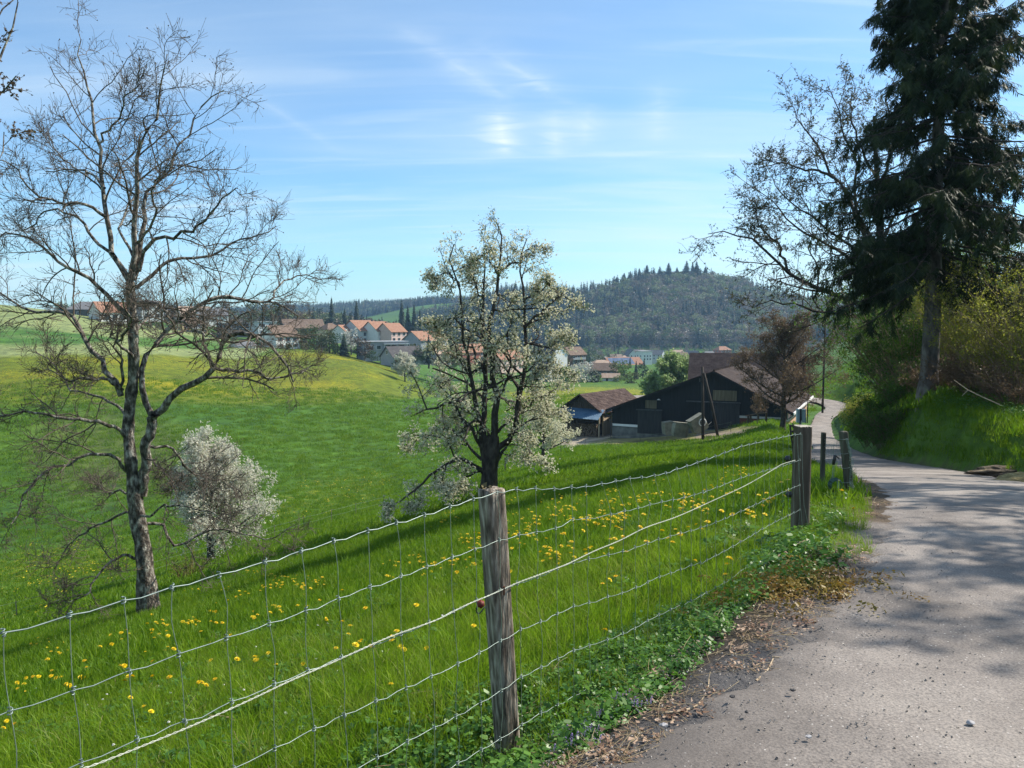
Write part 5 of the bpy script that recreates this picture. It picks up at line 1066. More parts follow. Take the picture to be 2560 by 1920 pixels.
def panel(name, u0, v0, u1, v1, m, proud=.1, nb=8, parent=None, thick=.06):
    s0_, z1_ = bpx(u0, v0); s1_, z0_ = bpx(u1, v1); root = None
    a0 = bpx(u0, v1)[1]; z0_ = (z0_ + a0) / 2
    root = MB().prism([(s0_, z0_), (s1_, z0_), (s1_, z1_), (s0_, z1_)], (-proud, -proud + thick), lambda a, b_, c: bl(a, c, b_)).build(name, m, parent or barn)
    w = (s1_ - s0_) / nb
    for i in range(nb):
        o = MB().prism([(s0_ + i * w + .02, z0_ + .02), (s0_ + (i + 1) * w - .02, z0_ + .02), (s0_ + (i + 1) * w - .02, z1_ - .02), (s0_ + i * w + .02, z1_ - .02)], (-proud - .035 - .01 * (i % 2), -proud - .001), lambda a, b_, c: bl(a, c, b_)).build('board', m, root)
    return root
d1_ = panel('sliding_door', 1595, 1025, 1655, 1084, M_DOORDARK, .14, 9); d2_ = panel('sliding_door', 1786, 1008, 1849, 1070, M_DOORDARK, .14, 9)
panel('hatch', 1614, 1000, 1642, 1021, M_HATCH, .1, 12); panel('hatch', 1783, 975, 1842, 1002, M_HATCH, .1, 15)
for (u0, v0, u1, v1) in ((1717, 1001, 1852, 1006), (1592, 1022, 1657, 1024)):
    s0_, za = bpx(u0, v0); s1_, zb = bpx(u1, v1); MB().box(0, 0, 0, 1, 1, 1, lambda x, y, z: bl(s0_ + (s1_ - s0_) * x, -.34 + .16 * y, za + (zb - za) * x - .14 * z)).build('door_rail', M_DARKMET, barn)
s_l, z_l = bpx(1649, 999); lm = MB().tube([bl(s_l, -.05, z_l), bl(s_l, -.35, z_l + .1)], .03, 6); lm.tube([bl(s_l, -.38, z_l + .12), bl(s_l, -.40, z_l - .02)], [.06, .24], 10); lm.build('lamp', M_WHITE, barn)
# lane side: peach wall, window band, white gutter board
MB().box(0, 0, 0, 1, 1, 1, lambda x, y, z: bl(BW + .003 + .12 * x, BLN * y, FLR - 1.5 + (zr_ - 1.35 - FLR + 1.5) * z)).build('side_wall', M_PEACH, barn)
MB().box(0, 0, 0, 1, 1, 1, lambda x, y, z: bl(BW + .05 + .28 * x, BLN * y, zr_ - 1.33 + .16 * z)).build('sill', M_WHITE, barn)
MB().box(0, 0, 0, 1, 1, 1, lambda x, y, z: bl(BW + .84 + .14 * x, -.6 + (BLN + 1) * y, zr_ - .52 + .26 * z)).build('gutter', M_WHITE, barn)
for i in range(9):
    y0 = .3 + i * (BLN - .5) / 9; y1 = y0 + (BLN - .5) / 9 - .35
    o = MB().box(0, 0, 0, 1, 1, 1, lambda x, y, z: bl(BW + .10 + .08 * x, y0 + (y1 - y0) * y, zr_ - 1.13 + .72 * z)).build('window', M_WHITE, barn)
    nb_ = 4
    for j in range(nb_):
        a0, a1 = y0 + (y1 - y0) * (j + .12) / nb_, y0 + (y1 - y0) * (j + .88) / nb_
        MB().box(0, 0, 0, 1, 1, 1, lambda x, y, z: bl(BW + .183 + .02 * x, a0 + (a1 - a0) * y, zr_ - 1.05 + .56 * z)).build('pane', M_GLASS, o)

# ---------------------------------------------------------------- open shed with wood stacks
SPk = at(1450, 988, 104); k1 = np.array([.80, -.60]); k2 = np.array([.60, .80]); SZ0 = float(at(1450, 1085, 104)[2]) + .2
SL = 12.0; shw = 3.5; ze_s = float(at(1507, 1036, 101.9)[2]); zps = float(SPk[2])
shed = empty('shed', (SPk[0], SPk[1], SZ0), 0, 'brown tiled wooden shed with blue tin awning over stacked firewood left of the black barn', 'shed')
def sl(s, d, z): return (k1[0] * s + k2[0] * d, k1[1] * s + k2[1] * d, z - SZ0)
MB().prism([(-shw + .2, ze_s + .1), (shw - .2, ze_s + .1), (0, zps - .15)], (.5, .62), lambda a, b_, c: sl(a, c, b_)).build('gable_boards', M_BROWNB, shed)
gbm = MB()
for s in np.arange(-2.9, 2.9, .35):
    tz = zps - .2 - abs(s) / shw * (zps - ze_s); gbm.box(0, 0, 0, 1, 1, 1, lambda x, y, z: sl(s + .06 * x, .45 + .05 * y, ze_s + .15 + (tz - ze_s - .15) * z))
gq = gbm.build('board_joints', M_BROWNB, shed); gq['kind'] = 'stuff'
def sslab(s1, z1, s2, z2, name, m, th=.1, d0=-.2, d1=SL):
    dx, dz = s2 - s1, z2 - z1; L = math.hypot(dx, dz); nx, nz_ = -dz / L, dx / L
    if nz_ < 0: nx, nz_ = -nx, -nz_
    return MB().prism([(s1, z1), (s2, z2), (s2 + nx * th, z2 + nz_ * th), (s1 + nx * th, z1 + nz_ * th)], (d0, d1), lambda a, b_, c: sl(a, c, b_)).build(name, m, shed)
def tiles_on(s1, z1, s2, z2, d0, d1, m, parent, rows=13, tw=.42, fn=sl):
    """courses of separate overlapping tiles laid on a slope, one mesh"""
    dx, dz = s2 - s1, z2 - z1; L = math.hypot(dx, dz); ux, uz = dx / L, dz / L; nx, nz_ = -uz, ux
    if nz_ < 0: nx, nz_ = -nx, -nz_
    r = np.random.default_rng(77); M_ = MB(); rl_ = L / rows
    for i in range(rows):
        for d in np.arange(d0, d1 - .01, tw):
            a0, a1 = i * rl_ - .03, (i + 1) * rl_ + .05; h0, h1 = .045 + r.uniform(0, .03), .015; dd0, dd1 = d + .015, min(d + tw - .015, d1)
            P = []
            for a, h in ((a0, h1), (a1, h0)):     # upper edge tucked in, lower edge proud
                for dd in (dd0, dd1):
                    for e in (0, .04): P.append(fn(s1 + ux * a + nx * (h + e), dd, z1 + uz * a + nz_ * (h + e)))
            M_.add(P, [(1, 3, 7, 5), (4, 5, 7, 6), (0, 4, 5, 1) [::-1], (2, 3, 7, 6)])
    o = M_.build('tiles', m, parent); o['kind'] = 'stuff'; return o
rs1 = sslab(0, zps, shw, ze_s, 'roof', M_TILED); tiles_on(0, zps + .1, shw, ze_s + .1, -.2, SL, M_TILED, rs1); rs2 = sslab(-shw, ze_s, 0, zps, 'roof', M_TILED); tiles_on(0, zps + .1, -shw, ze_s + .1, -.2, SL, M_TILED, rs2)
aw = MB(); nA = 64
Vv_ = []; Ff_ = []
for i in range(nA + 1):
    s = -shw + .5 + (2 * shw - .5) * i / nA; cr = .05 * (1 if i % 2 else -1)
    Vv_ += [sl(s, .45, ze_s + .55 + cr), sl(s + .25 * i / nA, -1.7, ze_s - .55 + cr)]
for i in range(nA): Ff_.append((2 * i, 2 * i + 1, 2 * i + 3, 2 * i + 2))
aw.add(Vv_, Ff_); aw.build('tin_awning', M_TIN, shed)
for s in (-3.1, -.2, 3.2):
    MB().box(0, 0, 0, 1, 1, 1, lambda x, y, z: sl(s + .16 * x, -.6 + .16 * y, SZ0 - .6 + (ze_s - SZ0 + .55) * z)).build('post', M_LIGHTB if s > 3 else M_BROWNB, shed)
for d in (.5, 2.6, 4.6, 6.8, 9.0, 11.4):
    MB().box(0, 0, 0, 1, 1, 1, lambda x, y, z: sl(shw - .35 + .16 * x, d + .18 * y, SZ0 - .8 + (ze_s - SZ0 + .9) * z)).build('post', M_LIGHTB, shed)
MB().box(0, 0, 0, 1, 1, 1, lambda x, y, z: sl(-shw + .3 + (2 * shw - 1.2) * x, 1.9 + .1 * y, SZ0 - .6 + (ze_s - SZ0 + .7) * z)).build('back_boards', M_BROWNB, shed)
dr = MB().box(0, 0, 0, 1, 1, 1, lambda x, y, z: sl(shw - .34 + .05 * x, .7 + 1.9 * y, SZ0 - .4 + (ze_s - SZ0 + .3) * z)).build('boarded_bay', M_LIGHTB, shed)
MB().box(0, 0, 0, 1, 1, 1, lambda x, y, z: sl(-shw + .4 + .1 * x, .6 + (SL - 1) * y, SZ0 - .8 + (ze_s - SZ0 + .9) * z)).build('side_wall', M_BROWNB, shed)
wp = empty('firewood_stack', np.array(shed.location), 0, 'dark stack of split firewood under the tin awning of the shed', 'firewood')
lgV, lgF = [], []; lm_ = []
for q_ in range(3):
    t = MB().prism([(math.cos(a) * .11, math.sin(a) * .10) for a in ([0, 1.2, 2.3, 3.6, 4.9] if q_ else [0, 2, 4.1])], (0, .9), lambda a, b_, c: (a, c, b_)); me = bpy.data.meshes.new('log'); me.from_pydata(t.v, [], t.f); me.materials.append(M_LOG); lm_.append(me)
cnt = 0
for row in range(9):
    for col in range(25):
        if cnt >= 225: break
        s = -2.7 + col * .23 + rng.normal(0, .02); top = 9 if col > 4 else 7
        if row > top: continue
        o = bpy.data.objects.new('log', lm_[rng.integers(0, 3)]); link(o, wp); p = sl(s, -.55 + rng.normal(0, .06), SZ0 - .35 + row * .20); o.location = p; o.rotation_euler = (0, rng.uniform(0, 6), math.atan2(k2[1], k2[0]) - math.pi / 2 + rng.normal(0, .05)); cnt += 1

# ---------------------------------------------------------------- leaning calf hutches
def hutch(u, v, D, w, h, dep, roll, yaw, ring, label):
    c = at(u, v, D); root = empty('calf_hutch', c, 0, label, 'calf hutch', 'calf hutches leaning by the barn')
    cr_, sr_ = math.cos(roll), math.sin(roll); cy, sy = math.cos(yaw), math.sin(yaw)
    def M_(x, y, z): x2, z2 = x * cr_ - z * sr_, x * sr_ + z * cr_; return (x2 * cy - y * sy, x2 * sy + y * cy, z2)
    n_ = 24; prof_ = []
    for i in range(n_):
        a = 2 * math.pi * i / n_; cc, ss = math.cos(a), math.sin(a); q = (abs(cc) ** 7 + abs(ss) ** 7) ** (-1 / 7); prof_.append((cc * q * w / 2, ss * q * h / 2))
    V = []; layers = [(-.5, 1), (-.46, 1.02), (-.1, .99), (.3, .95), (.45, .9), (.5, .82)]
    for y, s in layers: V += [M_(a * s, y * dep, b_ * s) for a, b_ in prof_]
    F = [(k * n_ + i, k * n_ + (i + 1) % n_, (k + 1) * n_ + (i + 1) % n_, (k + 1) * n_ + i) for k in range(len(layers) - 1) for i in range(n_)] + [tuple(range(n_))[::-1], tuple(range((len(layers) - 1) * n_, len(layers) * n_))]
    MB().add(V, F).build('shell', M_CREAM, root)
    MB().prism([(-w / 2 * 1.04, h / 2 * .97), (w / 2 * 1.04, h / 2 * .97), (w / 2 * 1.04, h / 2 * 1.05), (-w / 2 * 1.04, h / 2 * 1.05)], (-dep * .53, dep * .3), lambda a, b_, c_: M_(a, c_, b_)).build('rim', M_CREAM, root)
    if ring:
        a = np.linspace(0, 2 * math.pi, 29); R0 = .40; cx, cz = w * .22, h * .04
        Q = np.array([M_(cx + R0 * math.cos(t), -dep * .53, cz + R0 * math.sin(t)) for t in a]); V, F = tube_arrays(Q[None], np.full((1, 29), .06), 6); obj_np('vent_ring', V, F, M_WHITE, root, smooth=True)
        MB().prism([(cx + R0 * math.cos(t), cz + R0 * math.sin(t)) for t in a[:-1]], (-dep * .525, -dep * .515), lambda a, b_, c_: M_(a, c_, b_)).build('vent', M_DARKMET, root)
        for t in (0, math.pi / 3, 2 * math.pi / 3):
            MB().tube([M_(cx + R0 * math.cos(t), -dep * .535, cz + R0 * math.sin(t)), M_(cx - R0 * math.cos(t), -dep * .535, cz - R0 * math.sin(t))], .03, 4).build('spoke', M_CREAM, root)
    return root
hutch(1668, 1070, 92, 1.1, 1.5, 1.0, .12, .3, False, 'cream calf hutch standing half hidden behind the other two at the barn')
hutch(1699, 1074, 87.5, 1.7, 1.6, 1.0, -.12, .25, False, 'cream calf hutch tipped slightly, left of the one with the round vent')
hutch(1743, 1060, 87, 1.8, 1.75, 1.2, .50, .25, True, 'cream calf hutch tilted steeply with a round barred vent in front of the barn')
pl = at(1771, 1062, 87); MB()
tag(MB().box(0, 0, 0, 1, 1, 1, lambda x, y, z: tuple(at(1763 + 16 * x, 1068 - 14 * x, 87 + .5 * y) + np.array([0, 0, -.06 * z]))).build('white_plank', M_WHITE), 'white plank propped up at a slant between the calf hutch and the pole', 'plank')
tb = tag(MB().box(0, 0, 0, 1, 1, 1, lambda x, y, z: tuple(at(1657 + 17 * x, 1078, 93 + 1.1 * y) + np.array([0, 0, .65 * z]))).build('trough', M_CONCRETE), 'low pale trough standing by the barn wall left of the calf hutches', 'trough')

# ---------------------------------------------------------------- poles
M_POLE = mat('creosoted_pole', [(0.022, 0.018, 0.014), (0.06, 0.048, 0.038)], 4, .85, .4, 20, stretch=(1, 1, .15))
pb = spot(1757, 84); pr = empty('power_pole', pb, 0, 'dark wooden power pole braced by a leaning strut in front of the barn', 'pole')
lc = lambda u, v, D=84: at(u, v, D) - pb
MB().tube([lc(1757, 1115), lc(1757, 1010), lc(1756, 917)], [.16, .14, .12], 10).build('pole', M_POLE, pr, True)
MB().tube([lc(1797, 1104, 83), lc(1780, 1015, 83.6), lc(1760, 932, 83.9)], [.16, .14, .12], 10).build('strut', M_POLE, pr, True)
for a, b_ in (((1757, 1086), (1791, 1081)), ((1757, 1093), (1793, 1090)), ((1757, 1100), (1795, 1097))): MB().tube([lc(*a), lc(*b_, 83)], .035, 5).build('rung', M_POLE, pr)
MB().tube([lc(1749, 953), lc(1768, 948)], .04, 5).build('crossarm', M_POLE, pr)
for u in (1750, 1767):
    MB().tube([lc(u, 955), lc(u, 946)], [.07, .05], 7).build('insulator', M_DARKMET, pr)
def simple_pole(u, D, vtop, r, label, name='pole', m=None, cat='pole'):
    b_ = spot(u, D); t = at(u, vtop, D); root = empty(name, b_, 0, label, cat); h = t[2] - b_[2]
    MB().tube([(0, 0, -.3), (0, 0, h * .5), (.02, 0, h)], [r, r * .9, r * .75], 10).build('shaft', m or M_POLE, root, True); MB().tube([(0, 0, h), (0, 0, h + .12)], [r * .8, r * .3], 8).build('cap', M_DARKMET, root); return root
simple_pole(2056, 116, 800, .16, 'slim dark power pole on the grass tongue at the lane bend', 'power_pole')
simple_pole(2018, 100, 940, .07, 'thin rusty pole at the far corner of the barn', 'thin_pole', M_BROWNB)
# pale sheet-metal boxes on a stake by the lane
cbx = spot(2003, 36); cr0 = empty('meter_box', cbx, 0, 'pair of pale blue-grey metal cabinets on a stake just beyond the corner post', 'cabinet'); lc2 = lambda u, v, D=36: at(u, v, D) - cbx
MB().tube([lc2(2001, 1110), lc2(2001, 1022)], .055, 8).build('stake', M_DARKMET, cr0)
M_PBLUE = mat('pale_blue_sheet', [(.30, .42, .45), (.40, .52, .54)], 3, .4, spec=.5)
for u0, u1 in ((1991, 1998), (2004, 2013)):
    a, b_ = lc2(u0, 1056), lc2(u1, 1024); MB().box(a[0], -.08, a[2], b_[0], .08, b_[2]).build('cabinet', M_PBLUE, cr0)
    MB().box(a[0] - .01, -.1, b_[2], b_[0] + .01, .1, b_[2] + .02).build('lid', M_PBLUE, cr0)
MB().tube([lc2(2014, 1058), lc2(2014, 1023)], .02, 6).build('conduit', M_DARKMET, cr0)
# short rail fence below the brick wall
rfz = spot(1875, 86); rfe = empty('rail_fence', rfz, 0, 'short low wooden rail fence stepping up the bank below the brick wall', 'fence'); ps = [(1870, 86), (1876, 86), (1895, 84), (1915, 82)]
tp = []
for u, D in ps: p = spot(u, D) - rfz; MB().box(p[0] - .09, p[1] - .09, p[2] - .3, p[0] + .09, p[1] + .09, p[2] + 1.1).build('post', M_BROWNB, rfe); tp.append(p + [0, 0, 1.05])
MB().tube([tp[0] + [-.3, 0, 0], tp[1], tp[2], tp[3]], .07, 6).build('rail', M_BROWNB, rfe)
# ---------------------------------------------------------------- houses
MW = {}
def wallm(c):
    if c not in MW: MW[c] = mat('plaster_' + c, {'white': [(.66, .65, .61), (.76, .75, .71)], 'cream': [(.62, .52, .34), (.70, .60, .42)], 'yellow': [(.66, .52, .26), (.74, .60, .34)], 'grey': [(.24, .26, .28), (.32, .34, .36)],
        'darkgrey': [(.06, .065, .07), (.10, .105, .11)], 'palegrey': [(.42, .45, .46), (.52, .54, .55)], 'brown': [(.09, .055, .035), (.15, .095, .06)], 'red': [(.30, .10, .07), (.38, .15, .10)], 'pink': [(.60, .42, .36), (.68, .5, .42)]}[c], .8, .85)
    return MW[c]
MR = {k: rooftile('tiles_' + k, c, .45, strength=.5) for k, c in {
    'orange': [(.23, .115, .075), (.30, .165, .11), (.36, .22, .155)], 'brown': [(.11, .075, .055), (.17, .12, .09), (.24, .18, .14)], 'grey': [(.10, .10, .105), (.15, .15, .155), (.2, .2, .2)],
    'dark': [(.06, .055, .058), (.09, .083, .083), (.13, .12, .115)], 'tan': [(.26, .18, .13), (.34, .25, .19), (.40, .31, .24)], 'flat': [(.30, .31, .32), (.38, .39, .40), (.44, .45, .46)]}.items()}
M_SHUT = mat('dark_red_shutters', [(.10, .03, .025), (.15, .05, .04)], 3, .6)
M_SOLAR = mat('solar_panel', [(.06, .08, .14), (.14, .18, .26)], .5, .15, spec=.8)
M_FRAMEW = M_WHITE
def window(root, M_, x, z, w, h, frame=None, shut=False):
    f = MB().box(x - w / 2 - .07, -.05, z - .07, x + w / 2 + .07, .0, z + h + .07, M_).build('window', frame or M_FRAMEW, root)
    MB().box(x - w / 2, -.07, z, x + w / 2, -.052, z + h, M_).build('pane', M_GLASS, f)
    MB().box(x - w / 2 - .09, -.14, z - .14, x + w / 2 + .09, -.0, z - .075, M_).build('sill', M_FRAMEW, f)
    if shut:
        for s in (-1, 1): MB().box(x + s * (w * .78) - w * .22, -.06, z, x + s * (w * .78) + w * .22, -.002, z + h, M_).build('shutter', M_SHUT, f)
def house(name, u, D, L, Wd, wall_h, roof_h, rz, wall, roof, label, kind='gable', cat='house', group=None, wins=(), vbase=None, chim=1, over=.5, sink=1.0, shut=False, lwall=None, extra=None, doors=()):
    """L along the ridge (local x), Wd depth (local y); at rz=0 the long front looks at the lane (-y)"""
    foot = spot(u, D) if vbase is None else at(u, vbase, D)
    root = empty(name, foot, math.radians(rz), label, cat, group)
    hx, hy = L / 2, Wd / 2; wm = wallm(wall)
    if kind in ('gable',):
        MB().prism([(-hy, -sink), (hy, -sink), (hy, wall_h), (0, wall_h + roof_h * .98), (-hy, wall_h)], (-hx, hx), lambda a, b_, c: (c, a, b_)).build('wall', wm, root)
        k = roof_h / hy; e = over
        for s in (-1, 1):
            V = [(-hx - e, 0, wall_h + roof_h), (hx + e, 0, wall_h + roof_h), (hx + e, s * (hy + e), wall_h - k * e), (-hx - e, s * (hy + e), wall_h - k * e)]
            V2 = [(x, y, z + .18) for x, y, z in V]
            o = MB().add(V + V2, [(0, 3, 2, 1), (4, 5, 6, 7), (0, 1, 5, 4), (1, 2, 6, 5), (2, 3, 7, 6), (3, 0, 4, 7)]).build('roof', MR[roof], root)
    elif kind == 'hip':
        MB().box(-hx, -hy, -sink, hx, hy, wall_h).build('wall', wm, root); r_ = max(hx - hy * .75, .3); e = over; zz_ = wall_h - e * roof_h / hy
        P = [(-hx - e, -hy - e, zz_), (hx + e, -hy - e, zz_), (hx + e, hy + e, zz_), (-hx - e, hy + e, zz_), (-r_, 0, wall_h + roof_h), (r_, 0, wall_h + roof_h)]
        P2 = [(x, y, z + .16) for x, y, z in P[:4]]
        MB().add(P + P2, [(0, 3, 2, 1), (6, 7, 5, 4), (7, 8, 5), (8, 9, 4, 5), (9, 6, 4), (0, 1, 7, 6), (1, 2, 8, 7), (2, 3, 9, 8), (3, 0, 6, 9)]).build('roof', MR[roof], root)
    else:
        MB().box(-hx, -hy, -sink, hx, hy, wall_h).build('wall', wm, root); MB().box(-hx - over, -hy - over, wall_h + .002, hx + over, hy + over, wall_h + .35).build('roof', MR[roof], root)
    faces = {'f': (lambda x, y, z: (x, -hy + y, z)), 'r': (lambda x, y, z: (hx - y, x, z)), 'l': (lambda x, y, z: (-hx + y, -x, z)), 'b': (lambda x, y, z: (-x, hy - y, z))}
    for fc, x, z, w, h in wins: window(root, faces[fc], x, z, w, h, None, shut)
    for fc, x, w, h, mm in doors: MB().box(x - w / 2, -.06, 0.02, x + w / 2, -.003, h, faces[fc]).build('door', mm, root)
    for i in range(chim):
        cx = (-.25 + .5 * i) * L if chim > 1 else .2 * L; zt = wall_h + roof_h + .7
        MB().box(cx - .35, .3, wall_h + roof_h * .3, cx + .35, 1.0, zt).build('chimney', wallm('darkgrey' if roof != 'flat' else 'grey'), root)
    if extra: extra(root, faces, hx, hy)
    return root
def grid(fc, xs, zs, w=1.1, h=1.3): return [(fc, x, z, w, h) for x in xs for z in zs]
def balcony(fc, x, z, w, dep=1.4):
    def f(root, faces, hx, hy):
        M_ = faces[fc]; MB().box(x - w / 2, -dep, z, x + w / 2, -.003, z + .18, M_).build('balcony', wallm('palegrey'), root)
        MB().box(x - w / 2, -dep, z + .182, x + w / 2, -dep + .06, z + 1.1, M_).build('railing', wallm('grey'), root)
    return f
DM = M_GLASS
# the hill village, left to right
house('villa', 247, 330, 22, 12, 3.2, 3.2, 24, 'darkgrey', 'grey', 'long dark grey building at the left end of the village behind the orange roof', 'hip', wins=grid('f', (-7, -3, 1), (0.8,)), chim=0, vbase=793)
house('villa', 280, 312, 13, 10, 3.6, 3.9, 50, 'white', 'orange', 'white house with bright orange hipped roof at the left end of the village', 'gable', wins=grid('r', (-2.5, 2.5), (.5, 3.4), 1.6, 1.7) + grid('f', (-4, -1, 2, 4.5), (.4,), 1.8, 2.2), vbase=803)
house('villa', 372, 322, 8.5, 9, 5.6, 1.8, 45, 'palegrey', 'grey', 'cubic white house with grey roof and glass balcony beside the walnut trunk', 'gable', wins=grid('f', (-2.2, 1.8), (.6, 3.3), 1.7, 1.6) + grid('r', (-2, 2), (.6, 3.2), 1.5, 1.6), vbase=798, chim=0)
house('villa', 475, 385, 13, 10, 5.2, 2.8, 48, 'yellow', 'brown', 'yellow house with flat brown roof below the hill crest', 'hip', wins=grid('f', (-4, -1, 2, 4.8), (.4, 3.0), 1.3, 1.5) + grid('r', (-3, 1, 3), (.4, 3.0)), vbase=835, extra=balcony('f', 0, 2.6, 7), shut=True)
house('villa', 486, 420, 16, 10, 4.5, 3.6, 40, 'pink', 'tan', 'house with a broad tan roof behind the yellow house', 'gable', wins=grid('f', (-5, 0, 5), (.8,)), vbase=805)
house('villa', 530, 400, 14, 9, 4.5, 3.6, 35, 'white', 'grey', 'white gabled house with grey roof behind the dark modern block', 'gable', wins=grid('r', (-2, 2), (1, 3.2)), vbase=812)
house('villa', 588, 375, 15, 9, 5.6, .3, 32, 'darkgrey', 'flat', 'dark anthracite flat-roofed house with large windows', 'flat', wins=grid('f', (-5, -1.5, 2, 5), (.6, 3.2), 2.2, 1.8), vbase=838, chim=0)
house('villa', 658, 370, 9.5, 9, 6.2, .3, 45, 'palegrey', 'flat', 'pale flat-roofed cube house with dark garage opening', 'flat', wins=grid('f', (-2.5, 1.8), (.6, 3.6), 2.4, 1.7) + grid('r', (0,), (3.5,), 3, 1.6), vbase=838, chim=0)
house('villa', 700, 325, 11.5, 11, 4.9, 4.3, 52, 'white', 'brown', 'traditional white house with red shutters and steep brown roof', 'gable', wins=grid('f', (-3.6, 0, 3.6), (.5, 2.9), 1.1, 1.3) + grid('r', (-2.8, 0, 2.8), (.5, 2.9), 1.1, 1.3) + [('r', 0, 5.5, 1.4, 1.3)], vbase=870, shut=True)
house('garage', 608, 300, 7.6, 5.5, 2.0, 1.4, 50, 'white', 'grey', 'small white garage with low gable below the modern houses', 'gable', cat='garage', wins=[('r', 1.2, .6, .8, .8)], vbase=877, chim=0)
house('villa', 756, 400, 20, 10, 4.6, 4.2, 30, 'brown', 'brown', 'wide brown roofed farmhouse in the trees above the traditional house', 'gable', wins=grid('f', (-6, -2, 3, 7), (1.0,)), vbase=842)
house('villa', 826, 360, 9, 9, 5.4, 2.8, 48, 'cream', 'brown', 'cream house with a grey-brown roof and upper balcony', 'hip', wins=grid('f', (-2.6, 0, 2.6), (.6, 3.2), 1.3, 1.5) + grid('r', (-2, 2), (.6, 3.2)), vbase=853, extra=balcony('f', 0, 2.8, 6))
house('villa', 858, 350, 7.5, 7, 4.3, 2.6, 70, 'white', 'orange', 'narrow white gabled house with orange roof left of the terrace', 'gable', wins=grid('r', (-1.5, 1.5), (.6, 3.0)) + grid('f', (-2, 2), (.6,)), vbase=852)
house('terrace', 905, 355, 13, 13, 5.6, 4.4, 52, 'palegrey', 'orange', 'first house of the orange-roofed terrace with a grey left gable', 'gable', wins=grid('f', (-4, 0, 4), (.6, 3.2), 1.5, 1.6) + grid('l', (-3, 3), (3,)), vbase=857, chim=1)
house('terrace', 944, 352, 10, 11, 5.4, 4.0, 52, 'white', 'orange', 'middle house of the orange-roofed terrace', 'gable', wins=grid('f', (-3, 0, 3), (.6, 3.2), 1.5, 1.6), vbase=857, chim=2)
house('terrace', 978, 348, 9, 10, 5.0, 3.6, 52, 'pink', 'orange', 'right end house of the orange-roofed terrace with two dark chimneys', 'gable', wins=grid('f', (-3, 0, 3), (.6, 3.2), 1.5, 1.6), vbase=857, chim=2)
def cols13(root, faces, hx, hy):
    for x in (-1, 4, 8.4): MB().box(x - .12, -1.6, -3.5, x + .12, -1.36, 2.5, faces['f']).build('column', wallm('palegrey'), root)
    MB().box(-1.3, -1.7, 2.502, 9.2, -.003, 2.8, faces['f']).build('canopy', wallm('palegrey'), root); MB().box(-1.3, -1.7, -.35, 9.2, -.003, -.05, faces['f']).build('balcony', wallm('palegrey'), root)
    MB().box(-1.3, -1.7, -.048, 9.2, -1.62, .9, faces['f']).build('railing', wallm('grey'), root)
house('villa', 956, 315, 18, 9, 3.4, .3, 28, 'grey', 'flat', 'long grey flat-roofed modern house with columned terrace', 'flat', wins=grid('f', (-6, -3), (.6,), 1.6, 1.5) + grid('f', (0.5, 3.5, 6.5), (.3,), 2.3, 2.0), vbase=876, chim=0, extra=cols13, sink=4)
house('barn_house', 1006, 285, 12.5, 9, 2.2, 3.4, 38, 'grey', 'dark', 'grey house with large plain dark roof in front of the modern house', 'gable', wins=[('l', 0, 3.0, 1.1, 1.3), ('f', -3.5, .5, 1.2, 1.2)], vbase=905, chim=0, doors=(('f', -5, 1.2, 2.0, M_SHUT), ('f', 1, 2.2, 2.0, M_DOORDARK)))
house('villa', 1062, 335, 15, 11, 4.0, 3.6, 50, 'grey', 'orange', 'grey gabled house with orange roof just left of the pear tree', 'gable', wins=grid('l', (-2.5, 2), (.8,), 1.8, 1.8) + grid('f', (-4, 0, 4), (1,)), vbase=873)
house('cottage', 1092, 300, 8, 7.5, 3.4, 2.8, 55, 'grey', 'tan', 'small house with tan roof behind the dark hedge tree', 'gable', wins=grid('l', (-1.5, 1.5), (.8, 2.6), .9, 1.1), vbase=905)
house('villa', 1170, 340, 14, 9, 4.5, 3.2, 45, 'red', 'orange', 'red walled house seen through the left boughs of the pear tree', 'gable', wins=grid('f', (-4, 0, 4), (1, 3)), vbase=905)
house('villa', 1260, 350, 16, 10, 5.2, 3.8, 50, 'pink', 'orange', 'orange roofed house right behind the trunk of the pear tree', 'gable', wins=grid('f', (-5, -1.5, 2, 5), (.8, 3)), vbase=925)
house('villa', 1378, 380, 12, 10, 5.5, 5.0, -48, 'white', 'dark', 'white house with steep dark gable at the right edge of the pear tree', 'gable', wins=grid('l', (-2, 2), (.8, 3)) + [('l', 0, 5.6, 1, 1.3)], vbase=912)
house('villa', 1430, 400, 11, 9, 5.0, 3.6, 40, 'brown', 'brown', 'brown timber house with covered balcony among the trees', 'gable', wins=grid('f', (-3, 0, 3), (.8, 3.0), 1.2, 1.2), vbase=910, extra=balcony('f', 0, 2.5, 8))
house('cottage', 1362, 330, 10, 8, 3.6, 3.4, -40, 'white', 'dark', 'lower white house with dark red gable below the steep one', 'gable', wins=grid('l', (-2, 0, 2), (.6, 2.4), .9, 1.1) + grid('f', (-2, 2), (.8,)), vbase=945)
house('bungalow', 1502, 420, 13, 11, 2.8, 2.6, 15, 'white', 'tan', 'low house with brown pyramid roof in the valley', 'hip', wins=grid('f', (-4, 0, 4), (.8,), 1.4, 1.2), vbase=925, chim=1)
house('bungalow', 1508, 370, 13, 9, 3.0, 3.0, -12, 'brown', 'brown', 'low brown roofed chalet in front of the pyramid roof', 'gable', wins=grid('f', (-4, -1.3, 1.3, 4), (.9,), 1.2, 1.0), vbase=940, chim=0)
house('cottage', 1527, 315, 6.5, 5, 2.3, 1.4, -8, 'white', 'tan', 'tiny white cottage with brown lean roof at the edge of the yellow field', 'gable', wins=[('f', 1.6, .6, 1, 1)], vbase=957, chim=0, doors=(('f', -1.5, .9, 1.9, M_DOORDARK),))
